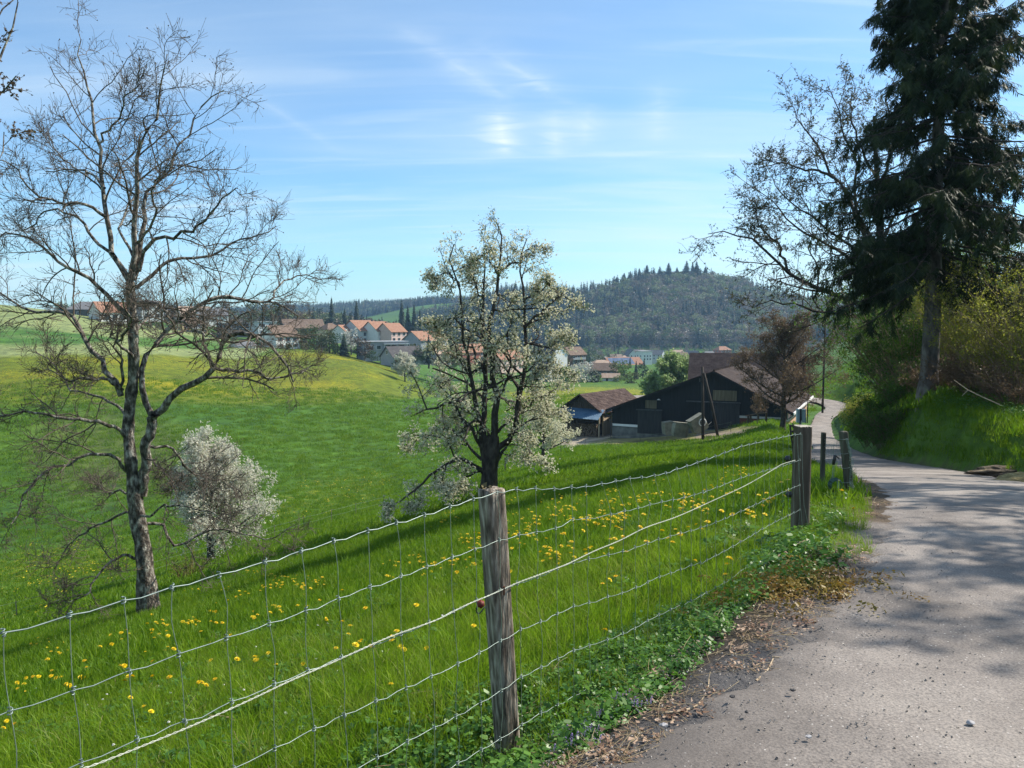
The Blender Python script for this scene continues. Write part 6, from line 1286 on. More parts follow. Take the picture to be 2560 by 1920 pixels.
def solar(root, faces, hx, hy):
    k = 4.6 / hy; r_ = []
    for i in range(11):
        for j in range(5):
            x0, x1 = -11 + i * 1.55, -11 + i * 1.55 + 1.42; t0, t1 = .10 + j * .16, .10 + j * .16 + .145
            P = [(x, -t * hy, 3.9 + 4.6 * (1 - t) + .26) for x, t in ((x0, t0), (x1, t0), (x1, t1), (x0, t1))]
            MB().add(P + [(a, b_, c - .06) for a, b_, c in P], [(0, 1, 2, 3), (4, 7, 6, 5), (0, 4, 5, 1), (1, 5, 6, 2), (2, 6, 7, 3), (3, 7, 4, 0)]).build('solar_panel', M_SOLAR, root)
house('solar_barn', 1555, 500, 24, 14, 3.9, 4.6, 22, 'brown', 'orange', 'barn with rows of solar panels on its orange roof in the valley', 'gable', cat='barn', wins=grid('f', (-8, 0, 8), (1,)), vbase=927, chim=0, extra=solar)
far_labels = [(1502, 'white', 'flat', 'flat', 'flat-topped pale house at the foot of the forest, left end of the far row', 700, 14, 3.0, .3), (1541, 'pink', 'tan', 'gable', 'small pinkish house in the far row', 690, 10, 3.5, 2.2), (1562, 'white', 'tan', 'hip', 'low white bungalow beside the grey gable in the far row', 680, 9, 3.0, 1.8),
 (1583, 'palegrey', 'grey', 'gable', 'grey gabled house standing tallest in the far row', 680, 13, 5.2, 4.8), (1596, 'white', 'dark', 'gable', 'white house with dark roof in front of the far row', 640, 12, 5.5, 3.6), (1610, 'white', 'flat', 'flat', 'white cube apartment house with stepped balconies in the far row', 620, 9, 7.5, .3),
 (1640, 'palegrey', 'grey', 'gable', 'pale grey house partly behind the round linden crown', 680, 14, 5.0, 3.5), (1690, 'cream', 'tan', 'gable', 'cream coloured house just above the linden crown', 720, 12, 4.5, 3.5),
 (1730, 'palegrey', 'grey', 'gable', 'pale gabled house right of the linden crown', 680, 12, 5.0, 4.0), (1771, 'cream', 'grey', 'gable', 'cream gabled house in front of the small green field', 660, 11, 5.0, 3.8), (1805, 'red', 'orange', 'hip', 'orange roofed house highest on the right of the far row', 720, 14, 5.0, 3.2),
 (1835, 'white', 'flat', 'flat', 'low white long building beyond the farmhouse roof', 680, 16, 2.8, .3), (1700, 'grey', 'brown', 'gable', 'small brown roofed house below the pale gabled house', 600, 11, 3.5, 3), (1870, 'white', 'tan', 'gable', 'white house glimpsed behind the copper-budded tree', 640, 13, 4.5, 3.5)]
for i, (u, w_, r_, kd, lb, D, L_, wh, rh) in enumerate(far_labels):
    house('far_house', u, D, L_, 9, wh, rh, (25, -35, 20, -50, 40)[i % 5], w_, r_, lb, kd, group='houses at the foot of the forest', wins=grid('f', (-L_ * .28, L_ * .02, L_ * .3), (.8, 3.2) if wh > 4 else (.8,)) + grid('l', (-2, 2), (.8, 3.2) if wh > 4 else (.8,)), vbase={1805: 888, 1771: 905, 1730: 903, 1690: 897, 1640: 900}.get(u, 902), chim=0 if kd == 'flat' else 1, sink=3)
# farmhouse behind the barn
house('farmhouse', 1862, 132, 17.5, 11, 4.4, 4.3, -15, 'brown', 'dark', 'farmhouse with tall dark tiled roof rising behind the black barn', 'gable', cat='farmhouse', wins=grid('f', (-5, 0, 5), (1, )), chim=1)
for o in list(bpy.data.objects):
    if o.parent and o.parent.name == 'farmhouse' and o.name.startswith('roof'): o.data.materials[0] = M_ROWS
# ---------------------------------------------------------------- small prototypes
def blades(n, rad, hgt, w, seed, bend=.5, segs=3):
    r = np.random.default_rng(seed); V, F = [], []
    for i in range(n):
        a = r.uniform(0, 2 * math.pi); rr0 = rad * math.sqrt(r.uniform()); x, y = rr0 * math.cos(a), rr0 * math.sin(a); h = hgt * r.uniform(.45, 1.15); b_ = r.uniform(0, 2 * math.pi); bd = bend * h * r.uniform(.2, 1.1); f = r.uniform(0, math.pi); ww = w * r.uniform(.6, 1.3)
        k = len(V)
        for s in range(segs + 1):
            t = s / segs; cx, cy, cz = x + math.cos(b_) * bd * t * t, y + math.sin(b_) * bd * t * t, h * (t - .18 * t * t * bd / h); q = ww * (1 - t) ** .7 * .5
            if s < segs: V += [(cx - math.cos(f) * q, cy - math.sin(f) * q, cz), (cx + math.cos(f) * q, cy + math.sin(f) * q, cz)]
            else: V += [(cx, cy, cz), (cx, cy, cz + .001)]
        for s in range(segs): F.append((k + 2 * s, k + 2 * s + 1, k + 2 * s + 3, k + 2 * s + 2))
    return np.array(V), np.array(F)
M_GRASS = leafmat('grass_blades', [(0.115, 0.22, 0.008), (0.17, 0.30, 0.012), (0.24, 0.36, 0.02), (0.135, 0.25, 0.012), (0.24, 0.27, 0.06)], trans=.5, rough=.5, spec=.25, rnd=True)
M_GRASS2 = leafmat('meadow_grass', [(0.085, 0.175, 0.008), (0.125, 0.235, 0.010), (0.17, 0.26, 0.016)], trans=.5, rough=.5, rnd=True)
M_STRAW = leafmat('dry_straw', [(.30, .22, .11), (.46, .36, .21)], trans=.2, rnd=True)
M_WEED = leafmat('verge_leaves', [(0.045, 0.13, 0.014), (0.08, 0.19, 0.022), (0.12, 0.25, 0.03)], trans=.35, rough=.42, spec=.4, rnd=True)
M_OCHRE = leafmat('ochre_weeds', [(0.16, 0.13, 0.02), (0.24, 0.17, 0.03), (0.20, 0.10, 0.02)], trans=.3, rnd=True)
M_DEAD = leafmat('dead_leaves', [(.10, .05, .03), (.26, .16, .10), (.45, .32, .22), (.18, .09, .06)], trans=.15, rnd=True)
M_YEL = leafmat('dandelion_yellow', [(.80, .55, .01), (.86, .66, .02)], trans=.25, rnd=True)
M_VIOLET = leafmat('dead_nettle_violet', [(.26, .18, .42), (.38, .30, .55)], trans=.3, rnd=True)
M_STEM = leafmat('pale_stem', [(.12, .20, .05), (.16, .24, .08)], trans=.2, rnd=True)
GP_ = [proto('blades_%d' % i, *blades(22, .09, h_, .0058, 200 + i, bd), M_GRASS) for i, (h_, bd) in enumerate([(.095, .5), (.12, .65), (.075, .4), (.16, .8)])]
GM_ = [proto('tuft_%d' % i, *blades(26, .20, h_, .015, 300 + i, bd), M_GRASS2) for i, (h_, bd) in enumerate([(.15, .6), (.20, .7), (.12, .5)])]
GL_ = [proto('swath_%d' % i, *blades(24, .55, h_, .06, 330 + i, bd, 2), M_GRASS2) for i, (h_, bd) in enumerate([(.24, .6), (.32, .7)])]
def leafy(n, rad, hgt, size, seed, m, asp=.8):
    """a low rosette: round leaves on short stalks"""
    r = np.random.default_rng(seed); V, F = [], []
    for i in range(n):
        a = r.uniform(0, 2 * math.pi); q = rad * math.sqrt(r.uniform()); z = hgt * r.uniform(.25, 1) * (1 - .4 * (q / rad) ** 2); c = np.array([q * math.cos(a), q * math.sin(a), z]); s = size * r.uniform(.6, 1.3)
        nrm_ = nrm(np.array([math.cos(a) * .5, math.sin(a) * .5, 1.0]) + r.normal(0, .35, 3)); t1 = nrm(np.cross(nrm_, r.normal(size=3))); t2 = np.cross(nrm_, t1); k = len(V)
        for j in range(6):
            b_ = j * math.pi / 3; V.append(c + t1 * math.cos(b_) * s * .5 + t2 * math.sin(b_) * s * .5 * asp - nrm_ * s * .10 * (j % 2))
        F.append((k, k + 1, k + 2, k + 3)); F.append((k, k + 3, k + 4, k + 5))
    return np.array(V), np.array(F)
WD_ = [proto('clover_%d' % i, *leafy(26, .10, .07, .030, 400 + i, None), M_WEED) for i in range(2)] + [proto('nettle_%d' % i, *leafy(34, .10, .22, .042, 410 + i, None, .5), M_WEED) for i in range(2)]
OC_ = [proto('ochre_0', *leafy(34, .10, .09, .026, 421, None, .5), M_OCHRE)]
def litter(n, rad, size, seed):
    V, F = clump(n, rad, size, seed, .6); V[:, 2] = np.abs(V[:, 2]) * .12 + .004 + (V[:, 2] % .01); return V, F
LT_ = [proto('litter_0', *litter(14, .10, .045, 431), M_DEAD), proto('litter_1', *litter(16, .10, .028, 432), M_DEAD)]
def straws(n, rad, seed):
    r = np.random.default_rng(seed); P = []
    for i in range(n):
        a = r.uniform(0, 6.28); c = np.array([r.normal(0, rad), r.normal(0, rad), .012]); d = np.array([math.cos(a), math.sin(a), r.uniform(-.05, .15)]); L = r.uniform(.05, .18); P.append(np.stack([c, c + d * L * .5 + r.normal(0, .006, 3), c + d * L]))
    P = np.array(P); return tube_arrays(P, np.full(P.shape[:2], .0014), 3)
ST_ = [proto('straw_0', *straws(9, .05, 441), M_STRAW)]
rg = np.random.default_rng(99)
def scatter_cfg(name, protos, x, y, smin, smax, label, cat, tilt=.12, dz=-.01, weights=None):
    n = len(x); z = height(x, y) + dz; rot = np.stack([rg.normal(0, tilt, n), rg.normal(0, tilt, n), rg.uniform(0, 6.283, n)], -1)
    return scatter(name, protos, np.stack([x, y, z], -1), rot, rg.uniform(smin, smax, n) if np.isscalar(smin) else smin, rg.choice(len(protos), n, p=weights), label, cat)
def field_pts(n, r0, r1, a0=-36, a1=36, p=1.0):
    """points spread evenly over ground in a sector"""
    r_ = np.sqrt(rg.uniform(r0 ** 2, r1 ** 2, n)) if p == 1 else r0 * (r1 / r0) ** rg.uniform(0, 1, n); a = np.radians(rg.uniform(a0, a1, n)); return np.sin(a) * r_, np.cos(a) * r_
# near grass
x, y = field_pts(15000, 1.6, 9.5, -42, 42); d, s, _ = road_query(x, y)
edge = .50 - .50 * sm(5.0, 6.5, np.hypot(x, y)) + .14 * vnoise(x * 1.5, y * 1.5, 61) + .12 * vnoise(x * 5, y * 5, 62)
k = (s > 0) & (d > edge); x, y = x[k], y[k]; w = np.clip(1.15 - .25 * vnoise(x * 1.2, y * 1.2, 63), .6, 1.4) * rg.uniform(.75, 1.25, len(x))
lush = .5 + .5 * sm(.6, 1.7, d[k]); kp = np.hypot(x - P1b[0], y - P1b[1]) > .16; x, y, w, lush = x[kp], y[kp], w[kp], lush[kp]; scatter_cfg('grass', GP_, x, y, w * lush, None, 'lush bright green meadow grass along the wire fence', 'grass')
x, y = field_pts(26000, 8.5, 34, -38, 38); d, s, _ = road_query(x, y); k = ((s > 0) & (d > .15)) | ((s < 0) & (d > .35)); x, y, s_, d_ = x[k], y[k], s[k], d[k]
scatter_cfg('grass', GM_, x, y, rg.uniform(.7, 1.3, len(x)) * np.where(s_ < 0, 1.1, 1.0), None, 'bright green grass of the sloping meadow and the lane bank', 'grass')
x, y = field_pts(42000, 30, 200, -37, 37, p=0); d, s, _ = road_query(x, y); k = (d > 1.2); x, y = x[k], y[k]
zz_ = height(x, y); uu, vv = pix(x, y, zz_); r_ = np.hypot(x, y)
yard = poly_mask(uu, vv, [(1385, 1060), (1560, 1050), (1560, 1088), (1900, 1065), (1880, 1082), (1720, 1100), (1440, 1117), (1395, 1112)], 3) * (r_ > 78)
k = (yard < .5); x, y = x[k], y[k]
scatter_cfg('grass', GL_, x, y, rg.uniform(.6, 1.2, len(x)) * np.clip(np.hypot(x, y) / 90, 1, 1.8), None, 'grass of the lower meadow down to the farm', 'grass')
# verge beside the lane: clover, nettles, litter, straw, grit
x, y = field_pts(13000, 1.6, 12, -14, 40, p=0); d, s, _ = road_query(x, y); wob = .25 * vnoise(x * 1.1, y * 1.1, 71)
k = (s > 0) & (d > .22 + wob) & (d < .8 + .6 * sm(6.0, 4.0, np.hypot(x, y)) + 1.2 * wob) & (y < 11); xk, yk, dk = x[k], y[k], d[k]
fz = spot(1970, 6.2); near_nettle = np.hypot(xk - fz[0], yk - fz[1]) < .75
wd = np.where(near_nettle, 1.15, .75) * rg.uniform(.7, 1.3, len(xk))
scatter_cfg('verge_weeds', WD_, xk, yk, wd, None, 'clover, nettles and other low green weeds between the fence and the lane', 'weeds', .2, weights=[.45, .45, .05, .05])
x, y = field_pts(2600, 1.8, 11, -40, 30); d, s, _ = road_query(x, y); k = (s > 0) & (d > 1.0) & (vnoise(x * .9, y * .9, 77) > -.1)
scatter_cfg('meadow_herbs', WD_[:2] + [proto('plantain', *leafy(10, .10, .06, .085, 461, None, .35), M_WEED)] + ST_, x[k], y[k], .7, 1.3, 'broad-leaved herbs and dead stalks mixed into the near grass', 'herbs', .2, .02, weights=[.3, .3, .25, .15])
oz = hit(1985, 1475); m_ = 110; x = oz[0] + rg.normal(0, .26, m_); y = oz[1] + rg.normal(0, .26, m_); scatter_cfg('ochre_weeds', OC_, x, y, .7, 1.3, 'ochre and rust coloured low weeds beside the lane near the corner post', 'weeds', .2)
oz = hit(2165, 1450); m_ = 90; x = oz[0] + rg.normal(0, .14, m_); y = oz[1] + rg.normal(0, .30, m_); d, s, _ = road_query(x, y); k = d > .02; 
scatter_cfg('dry_weeds', [proto('dry_tuft', *leafy(30, .09, .07, .024, 423, None, .4), M_DEAD)], x[k], y[k], .7, 1.4, 'dark reddish dry weeds at the very edge of the lane', 'weeds', .2)
x, y = field_pts(7000, 1.6, 12, -12, 40, p=0); d, s, _ = road_query(x, y); k = (s > 0) & (d > -.10 + .12 * vnoise(x * 3, y * 3, 72)) & (d < .75 + .2 * vnoise(x * 2, y * 2, 73)) & (rg.uniform(0, 1, len(x)) < np.clip(1.1 - d, .2, 1) * (.35 + .5 * (vnoise(x * 1.4, y * 1.4, 74) > 0)))
scatter_cfg('fallen_leaves', LT_ + ST_, x[k], y[k], .45, 1.0, 'brown leaf litter and straw along the edge of the lane', 'leaf litter', .08, .004, weights=[.25, .35, .4])
# grit on the broken edge
pb_ = []
for q_ in range(3):
    r_ = np.random.default_rng(q_); a = np.array([[1, 1, 1], [-1, 1, -.6], [1, -1, -.7], [-1, -1, 1], [0, 1.3, 0], [1.2, 0, .2]], float) * .006 * r_.uniform(.7, 1.3, (6, 3)); pb_.append(proto('stone_%d' % q_, a, np.array([[0, 4, 1], [0, 1, 3], [0, 3, 5], [5, 3, 2], [1, 4, 3], [4, 0, 5], [2, 3, 1], [4, 5, 2], [1, 2, 4]])[:, :3], mat('grit_%d' % q_, [(.13, .12, .11), (.26, .24, .22), (.45, .42, .40)], 60, .8)))
x, y = field_pts(26000, 1.5, 9, -25, 45, p=0); d, s, _ = road_query(x, y)
k = (s > -2) & (d < .5) & (rg.uniform(0, 1, len(x)) < np.where(s > 0, np.exp(-np.abs(d + .05) * 2.0), 0.012) * (.35 + .65 * (vnoise(x * 1.3, y * 1.3, 75) > -.2)) + .04)
scatter_cfg('gravel', pb_, x[k], y[k], .22, .75, 'loose grit and small stones on the broken edge of the lane', 'gravel', .5, .045)
# fallen twigs and two stones you can tell apart
M_PALETWIG = mat('dry_pale_twig', [(.30, .22, .14), (.50, .40, .28)], 12, .8)
def twig(px, r, label):
    P = np.array([hit(u, v) for u, v in px]); P[:, 2] += .02; o0 = P[0].copy(); V, F = tube_arrays(resample(P - o0, 12)[None], np.linspace(r, r * .5, 12)[None], 6); o = obj_np('twig', V, F, M_PALETWIG, None, True); o.location = o0; tag(o, label, 'twig')
twig([(1640, 1795), (1700, 1790), (1745, 1772), (1768, 1735), (1772, 1708)], .006, 'longest pale dry twig, bent, at the lane edge near the post foot')
twig([(1890, 1712), (1915, 1690), (1933, 1655), (1935, 1650)], .006, 'curved pale dry twig lying right at the broken asphalt edge')
twig([(1930, 1652), (1955, 1653), (1972, 1655)], .004, 'short pale stalk beside the curved dry twig')
twig([(1655, 1803), (1680, 1800), (1720, 1790)], .009, 'thick light brown stick end under the longest dry twig')
twig([(1960, 1625), (1990, 1628), (2010, 1627)], .003, 'thin straight straw on the verge above the curved twig')
def rock(u, v, r_, col, label):
    p = hit(u, v) if v > 0 else None; dq, sq, zq = road_query([p[0]], [p[1]]); zz0 = float(zq[0]) + .01 if dq[0] < 0 else p[2]
    R3 = np.random.default_rng(int(u)); bm_v = nrm(R3.normal(size=(26, 3))) * r_ * np.array([1.2, .9, .65]) * R3.uniform(.85, 1.1, (26, 1)); import bmesh; bm = bmesh.new(); [bm.verts.new(q) for q in bm_v]; bmesh.ops.convex_hull(bm, input=bm.verts); me = bpy.data.meshes.new('stone'); bm.to_mesh(me); bm.free(); me.materials.append(col)
    o = bpy.data.objects.new('stone', me); link(o); o.location = (p[0], p[1], zz0 + r_ * .5); tag(o, label, 'stone')
ms_ = mat('light_stone', [(.30, .29, .30), (.48, .46, .45)], 30, .8, .4); mdk = mat('dark_stone', [(.03, .03, .035), (.08, .075, .075)], 30, .8, .4)
rock(2425, 1842, .016, ms_, 'pale grey stone lying alone on the asphalt near the bottom right'); rock(1981, 1766, .012, mdk, 'black pebble on the asphalt below the curved dry twig'); rock(1830, 1778, .012, mdk, 'black pebble at the lane edge by the longest twig'); rock(1866, 1833, .010, mdk, 'smaller black pebble lower on the gritty edge')
rock(1659, 1872, .017, ms_, 'round grey stone in the soil at the bottom edge of the verge'); rock(2020, 1887, .011, ms_, 'small grey stone on the asphalt at the bottom of the lane')

# ---------------------------------------------------------------- dandelions
def dand_head(seed, rad=.019):
    r = np.random.default_rng(seed); V, F = [], []
    for ring, (n, tl, ph) in enumerate(((16, 1.0, .12), (13, .75, .45), (9, .45, .9))):
        for i in range(n):
            a = 2 * math.pi * i / n + ring * .3 + r.normal(0, .05); c, s = math.cos(a), math.sin(a); L = rad * tl * r.uniform(.9, 1.1); z = L * math.sin(ph); q = L * math.cos(ph); w = .0042; k = len(V)
            V += [(0 - s * w * .3, c * w * .3, .002 * ring), (s * w * .3, -c * w * .3, .002 * ring), (c * q + s * w, s * q - c * w, z + .002 * ring), (c * q - s * w, s * q + c * w, z + .002 * ring)]; F.append((k, k + 1, k + 2, k + 3))
    return np.array(V), np.array(F)
head_me = mesh_np('flower_head', *dand_head(1), M_YEL); stv, stf = tube_arrays(np.array([[[0, 0, 0], [.006, 0, .05], [.004, .004, .10], [0, 0, .135]]]), np.full((1, 4), .0022), 5); stem_me = mesh_np('stem', stv, stf, M_STEM)
lv_ = leafy(7, .07, .02, .05, 9, None, .25); leaf_me = mesh_np('leaf_rosette', *lv_, M_WEED)
DAND = [(11, 1822), (18, 1805), (66, 1696), (84, 1695), (98, 1695), (44, 1708), (62, 1713), (46, 1724), (61, 1730), (121, 1648), (117, 1653), (152, 1638), (131, 1680), (129, 1692), (141, 1695), (154, 1694), (203, 1695), (215, 1695), (175, 1717), (168, 1712), (218, 1670), (252, 1619), (277, 1592), (280, 1611), (212, 1653), (303, 1667), (312, 1667), (313, 1704), (323, 1695), (332, 1694), (383, 1656), (383, 1696), (425, 1696), (506, 1709), (517, 1717), (499, 1711), (539, 1704), (328, 1750), (361, 1770), (380, 1785), (594, 1651), (759, 1663), (841, 1625), (856, 1558), (815, 1549), (856, 1480), (978, 1715), (914, 1526), (540, 1530), (498, 1554), (380, 1536), (407, 1554), (529, 1557), (541, 1561), (556, 1559),
 (1041, 1517), (1066, 1623), (1184, 1572), (1275, 1434), (1142, 1434), (1512, 1577), (1524, 1454), (1539, 1448), (1506, 1467), (1737, 1406), (1820, 1402), (1826, 1404), (1817, 1415), (1812, 1443), (1559, 1347), (1458, 1328), (1410, 1337), (1490, 1311), (1600, 1322), (1398, 1412), (1558, 1346), (1487, 1310), (1495, 1312), (1540, 1320), (1383, 1290), (1390, 1292), (1370, 1268), (1388, 1268), (1408, 1266), (1505, 1262), (1500, 1277), (1575, 1247), (1565, 1290), (1745, 1272), (1740, 1275), (1880, 1287), (1803, 1283), (1830, 1290), (1410, 1336), (1187, 1332), (1198, 1333), (1280, 1372), (1300, 1360), (1323, 1315), (1335, 1314), (2133, 1276), (2103, 1232), (38, 1812), (2540, 1088), (2547, 1090), (2410, 1150)]
DREG = [(1500, 1520, 1560, 1590, 'big single yellow dandelion low behind the mesh, right of the near post'), (1175, 1190, 1560, 1580, 'single dandelion on a pale stalk just left of the near post'), (1055, 1075, 1615, 1630, 'single dandelion low in the grass left of the near post'),
 (970, 990, 1700, 1730, 'single dandelion close under the rope, midway between left edge and near post'), (495, 520, 1690, 1725, 'one of the three big dandelions bunched together lower left, largest bunch there'), (2120, 2140, 1260, 1290, 'dandelion at the foot of the leaning gate post'), (2095, 2115, 1220, 1240, 'dandelion beside the hanging green coil'),
 (2500, 2560, 1000, 1100, 'one of the two dandelions high on the lane bank at the right edge'), (2400, 2420, 1100, 1160, 'single dandelion low on the shaded lane bank'), (1500, 1545, 1440, 1475, 'one of three dandelions in a row right of the near post'), (1735, 1740, 1395, 1415, 'dandelion seen through the mesh left of the orange trio'), (1805, 1830, 1395, 1450, 'one of the dandelions standing tallest near the corner post weeds'),
 (0, 30, 1780, 1900, 'one of the two dandelions at the very left edge of the frame'), (355, 385, 1760, 1790, 'one of two dandelions under the second wire lower left'), (0, 260, 1500, 1900, 'one of the dandelions in the loose drift at the lower left corner', 'dandelions in the lower left drift'), (260, 600, 1500, 1900, 'one of the scattered dandelions left of the middle behind the second wire', 'dandelions left of the middle'),
 (600, 1228, 1300, 1900, 'one of the thinly scattered dandelions left of the near post', 'dandelions left of the near post'), (1228, 1470, 1200, 1500, 'one of the dandelions crowding just right of the near post', 'dandelions just right of the near post'), (0, 3000, 0, 3000, 'one of the dandelions sprinkled over the meadow towards the corner post', 'dandelions towards the corner post')]
for i, (u, v) in enumerate(DAND):
    p = hit(u, v + 4); D = p[1]; h_ = (.9 if D < 6 else 1.25) * rg.uniform(.8, 1.15); q = hit(u, v + 4 + 0.115 * h_ * FPX / max(D, 1.5)); s_ = .85 if D < 4 else 1.15 if D < 8 else 1.5
    reg = [r_ for r_ in DREG if r_[0] <= u < r_[1] and r_[2] <= v < r_[3]][0]
    e = empty('dandelion', q, rg.uniform(0, 6.28), reg[4], 'flower', reg[5] if len(reg) > 5 else 'dandelions in the meadow')
    a = bpy.data.objects.new('stem', stem_me); link(a, e); a.scale = (1, 1, h_); b_ = bpy.data.objects.new('flower_head', head_me); link(b_, e); b_.location = (0, 0, .135 * h_); b_.rotation_euler = (rg.normal(.35, .2), rg.normal(0, .2), 0); b_.scale = (s_,) * 3
# the many farther ones
hv, hf = dand_head(2, .026); fv = leafmat('far_dandelion', [(.72, .50, .01), (.80, .62, .02)], trans=.2, rnd=True); hv = hv + [0, 0, .15]; fh = proto('bloom', hv, hf, fv)
pts = []
for (u0, v0, u1, v1, n_) in ((560, 1440, 830, 1500, 70), (1040, 1290, 1180, 1340, 22), (1020, 1330, 1240, 1460, 60), (1265, 1250, 1420, 1420, 90), (1400, 1240, 1560, 1330, 90), (1560, 1215, 1800, 1320, 80), (1780, 1180, 1990, 1320, 60), (900, 1380, 1150, 1480, 30), (440, 1480, 700, 1580, 40), (80, 1590, 420, 1740, 30), (1250, 1240, 2000, 1500, 40), (2040, 1110, 2080, 1200, 8), (350, 1500, 1000, 1700, 30)):
    cx = rg.uniform(u0, u1, max(3, n_ // 6)); cy = rg.uniform(v0, v1, len(cx))
    for _ in range(n_):
        j = rg.integers(0, len(cx)); pts.append((np.clip(rg.normal(cx[j], (u1 - u0) * .07), u0, u1), np.clip(rg.normal(cy[j], (v1 - v0) * .07), v0, v1)))
P = np.array([hit(u, v) for u, v in pts]); d, s, _ = road_query(P[:, 0], P[:, 1]); P = P[(s > 0) & (d > .8) & (P[:, 1] < 60)]
rot = np.stack([rg.normal(.2, .2, len(P)), rg.normal(0, .2, len(P)), rg.uniform(0, 6, len(P))], -1); scatter('dandelion_flowers', [fh], P, rot, rg.uniform(.8, 1.3, len(P)), None, 'scattered far dandelion blooms speckling the meadow', 'flowers')
# yellow specks over the far yellow strips, real flower heads standing over the grass
x, y = field_pts(42000, 40, 330, -37, 20, p=1); zz_ = height(x, y); uu, vv = pix(x, y, zz_); dens = np.zeros(len(x))
for poly, q in (([(-900, 892), (300, 892), (620, 893), (720, 873), (860, 880), (990, 925), (950, 950), (860, 985), (640, 1000), (420, 1000), (200, 985), (-900, 970)], .8), ([(1250, 975), (1430, 968), (1560, 975), (1760, 985), (1780, 1010), (1300, 1005)], 1), ([(60, 1370), (340, 1360), (360, 1440), (120, 1470), (-50, 1440)], .5), ([(600, 1270), (800, 1190), (1000, 1180), (960, 1250), (700, 1310)], .5), ([(-100, 1440), (230, 1450), (100, 1560), (-200, 1560)], .35)):
    dens = np.maximum(dens, q * poly_mask(uu, vv, poly, 20))
k = rg.uniform(0, 1, len(x)) < dens * (.5 + .5 * vnoise(x * .15, y * .15, 81)); bigV, bigF = clump(5, .5, .13, 82, .8); bigV[:, 2] = .22 + bigV[:, 2] * .2
scatter_cfg('flower_drifts', [proto('drift', bigV, bigF, fv)], x[k], y[k], .8, 1.5, 'drifts of yellow dandelions on the far slope', 'flowers', dz=0)
# violet dead-nettle near the post, daisies
cx = [hit(u, v) for u, v in ((1520, 1805), (1560, 1812), (1450, 1880), (1470, 1850), (1435, 1865), (1430, 1905))]; P = np.array([c + [rg.normal(0, .05), rg.normal(0, .05), 0] for c in cx for _ in range(6)]); P[:, 2] = height(P[:, 0], P[:, 1]) + .05
vV, vF = clump(8, .016, .010, 83); scatter('dead_nettles', [proto('floret', vV + [0, 0, .04], vF, M_VIOLET)], P, rand_rot(1)[0, 0] * 0 + np.zeros((len(P), 3)), rg.uniform(.7, 1.3, len(P)), None, 'small violet dead-nettle flowers in the verge at the bottom', 'flowers')
P = np.array([hit(u, v) for u, v in ((220, 1787), (258, 1773), (427, 1759), (459, 1680), (423, 1837), (610, 1755), (790, 1675), (812, 1693), (640, 1640), (590, 1640), (268, 1760), (90, 1740), (28, 1705), (285, 1895), (820, 1580), (795, 1585), (560, 1740), (1106, 1565))])
wv, wf = dand_head(5, .010); scatter('daisies', [proto('daisy', wv + [0, 0, .09], wf, M_WHITE)], P, np.zeros((len(P), 3)), np.full(len(P), 1.1), None, 'few tiny white daisies in the near grass', 'flowers')

# ---------------------------------------------------------------- bank on the right: brambles, shrubs
M_BRAM = mat('bramble_canes', [(.07, .04, .03), (.18, .12, .08)], 4, .85)
M_CANE = mat('pale_brown_stems', [(.14, .10, .06), (.28, .21, .13)], 4, .85)
def shrub(name, u, D, h, w, nst, label, leaf, nleaf, seed, tw=M_CANE, lean=(0, 0), arch=.3, lsz=(5, .06, .05), lv2=True, foot=None, leafname='leaves', rad=.018):
    r = np.random.default_rng(seed); foot = spot(u, D) if foot is None else foot; root = empty(name, foot, 0, label, 'shrub')
    a = r.uniform(0, 6.283, nst); q = w * np.sqrt(r.uniform(0, 1, nst)) * .5; K = 8; P = np.zeros((nst, K, 3)); P[:, 0, 0] = q * np.cos(a) * .35; P[:, 0, 1] = q * np.sin(a) * .35
    P[:, 0, 2] = height(P[:, 0, 0] + foot[0], P[:, 0, 1] + foot[1]) - foot[2] - .05
    L = h * r.uniform(.6, 1.15, nst); d = nrm(np.stack([np.cos(a) * q / w * 1.1 + lean[0], np.sin(a) * q / w * 1.1 + lean[1], np.ones(nst)], -1))
    for k in range(1, K): d = nrm(d + r.normal(0, .07, d.shape) + np.stack([np.cos(a), np.sin(a), -np.ones(nst)], -1) * arch * .16 * k / K); P[:, k] = P[:, k - 1] + d * (L / (K - 1))[:, None]
    R_ = np.linspace(rad, rad * .25, K)[None] * r.uniform(.5, 1.2, nst)[:, None]; V, F = tube_arrays(P, R_, 4); o = obj_np('stems', V, F, tw, root); o['kind'] = 'stuff'
    S, SR = spawn(r, P, R_, 6, .30, .6, up=.12, K=4, rf=.6, wig=.15, t0=.2, minr=.004); S2, SR2 = spawn(r, S, SR, 2, .5, .7, up=.1, K=4, rf=.7, wig=.2, minr=.003)
    V, F = join_arrays([tube_arrays(S, SR, 3), tube_arrays(S2[:, ::3] if lv2 else S2, SR2[:, ::3] if lv2 else SR2, 3)]); o = obj_np('twigs', V, F, tw, root); o['kind'] = 'stuff'
    if nleaf:
        nleaf = int(nleaf * .56); Q = np.concatenate([S[:, 1:].reshape(-1, 3), S2[:, 1:].reshape(-1, 3)]); k = r.integers(0, len(Q), nleaf); c = clump(lsz[0], lsz[1], lsz[2], seed, .55)
        V, F = replicate(c[0], c[1], Q[k] + r.normal(0, lsz[1], (nleaf, 3)), r.uniform(.8, 1.8, nleaf), rand_rot(nleaf, r)); o = obj_np(leafname, V, F, leaf, root); o['kind'] = 'stuff'
    return root
shrub('willow_shrub', 2520, 25, 4.0, 4.4, 90, 'large yellow-green willow shrub filling the right edge above the bank', M_WILLOW, 9000, 71, lsz=(4, .07, .042))
shrub('willow_shrub', 2430, 31, 4.2, 4.0, 80, 'olive budding willow shrub just right of the spruce trunk', M_WILLOW, 7000, 72, lsz=(4, .08, .05))
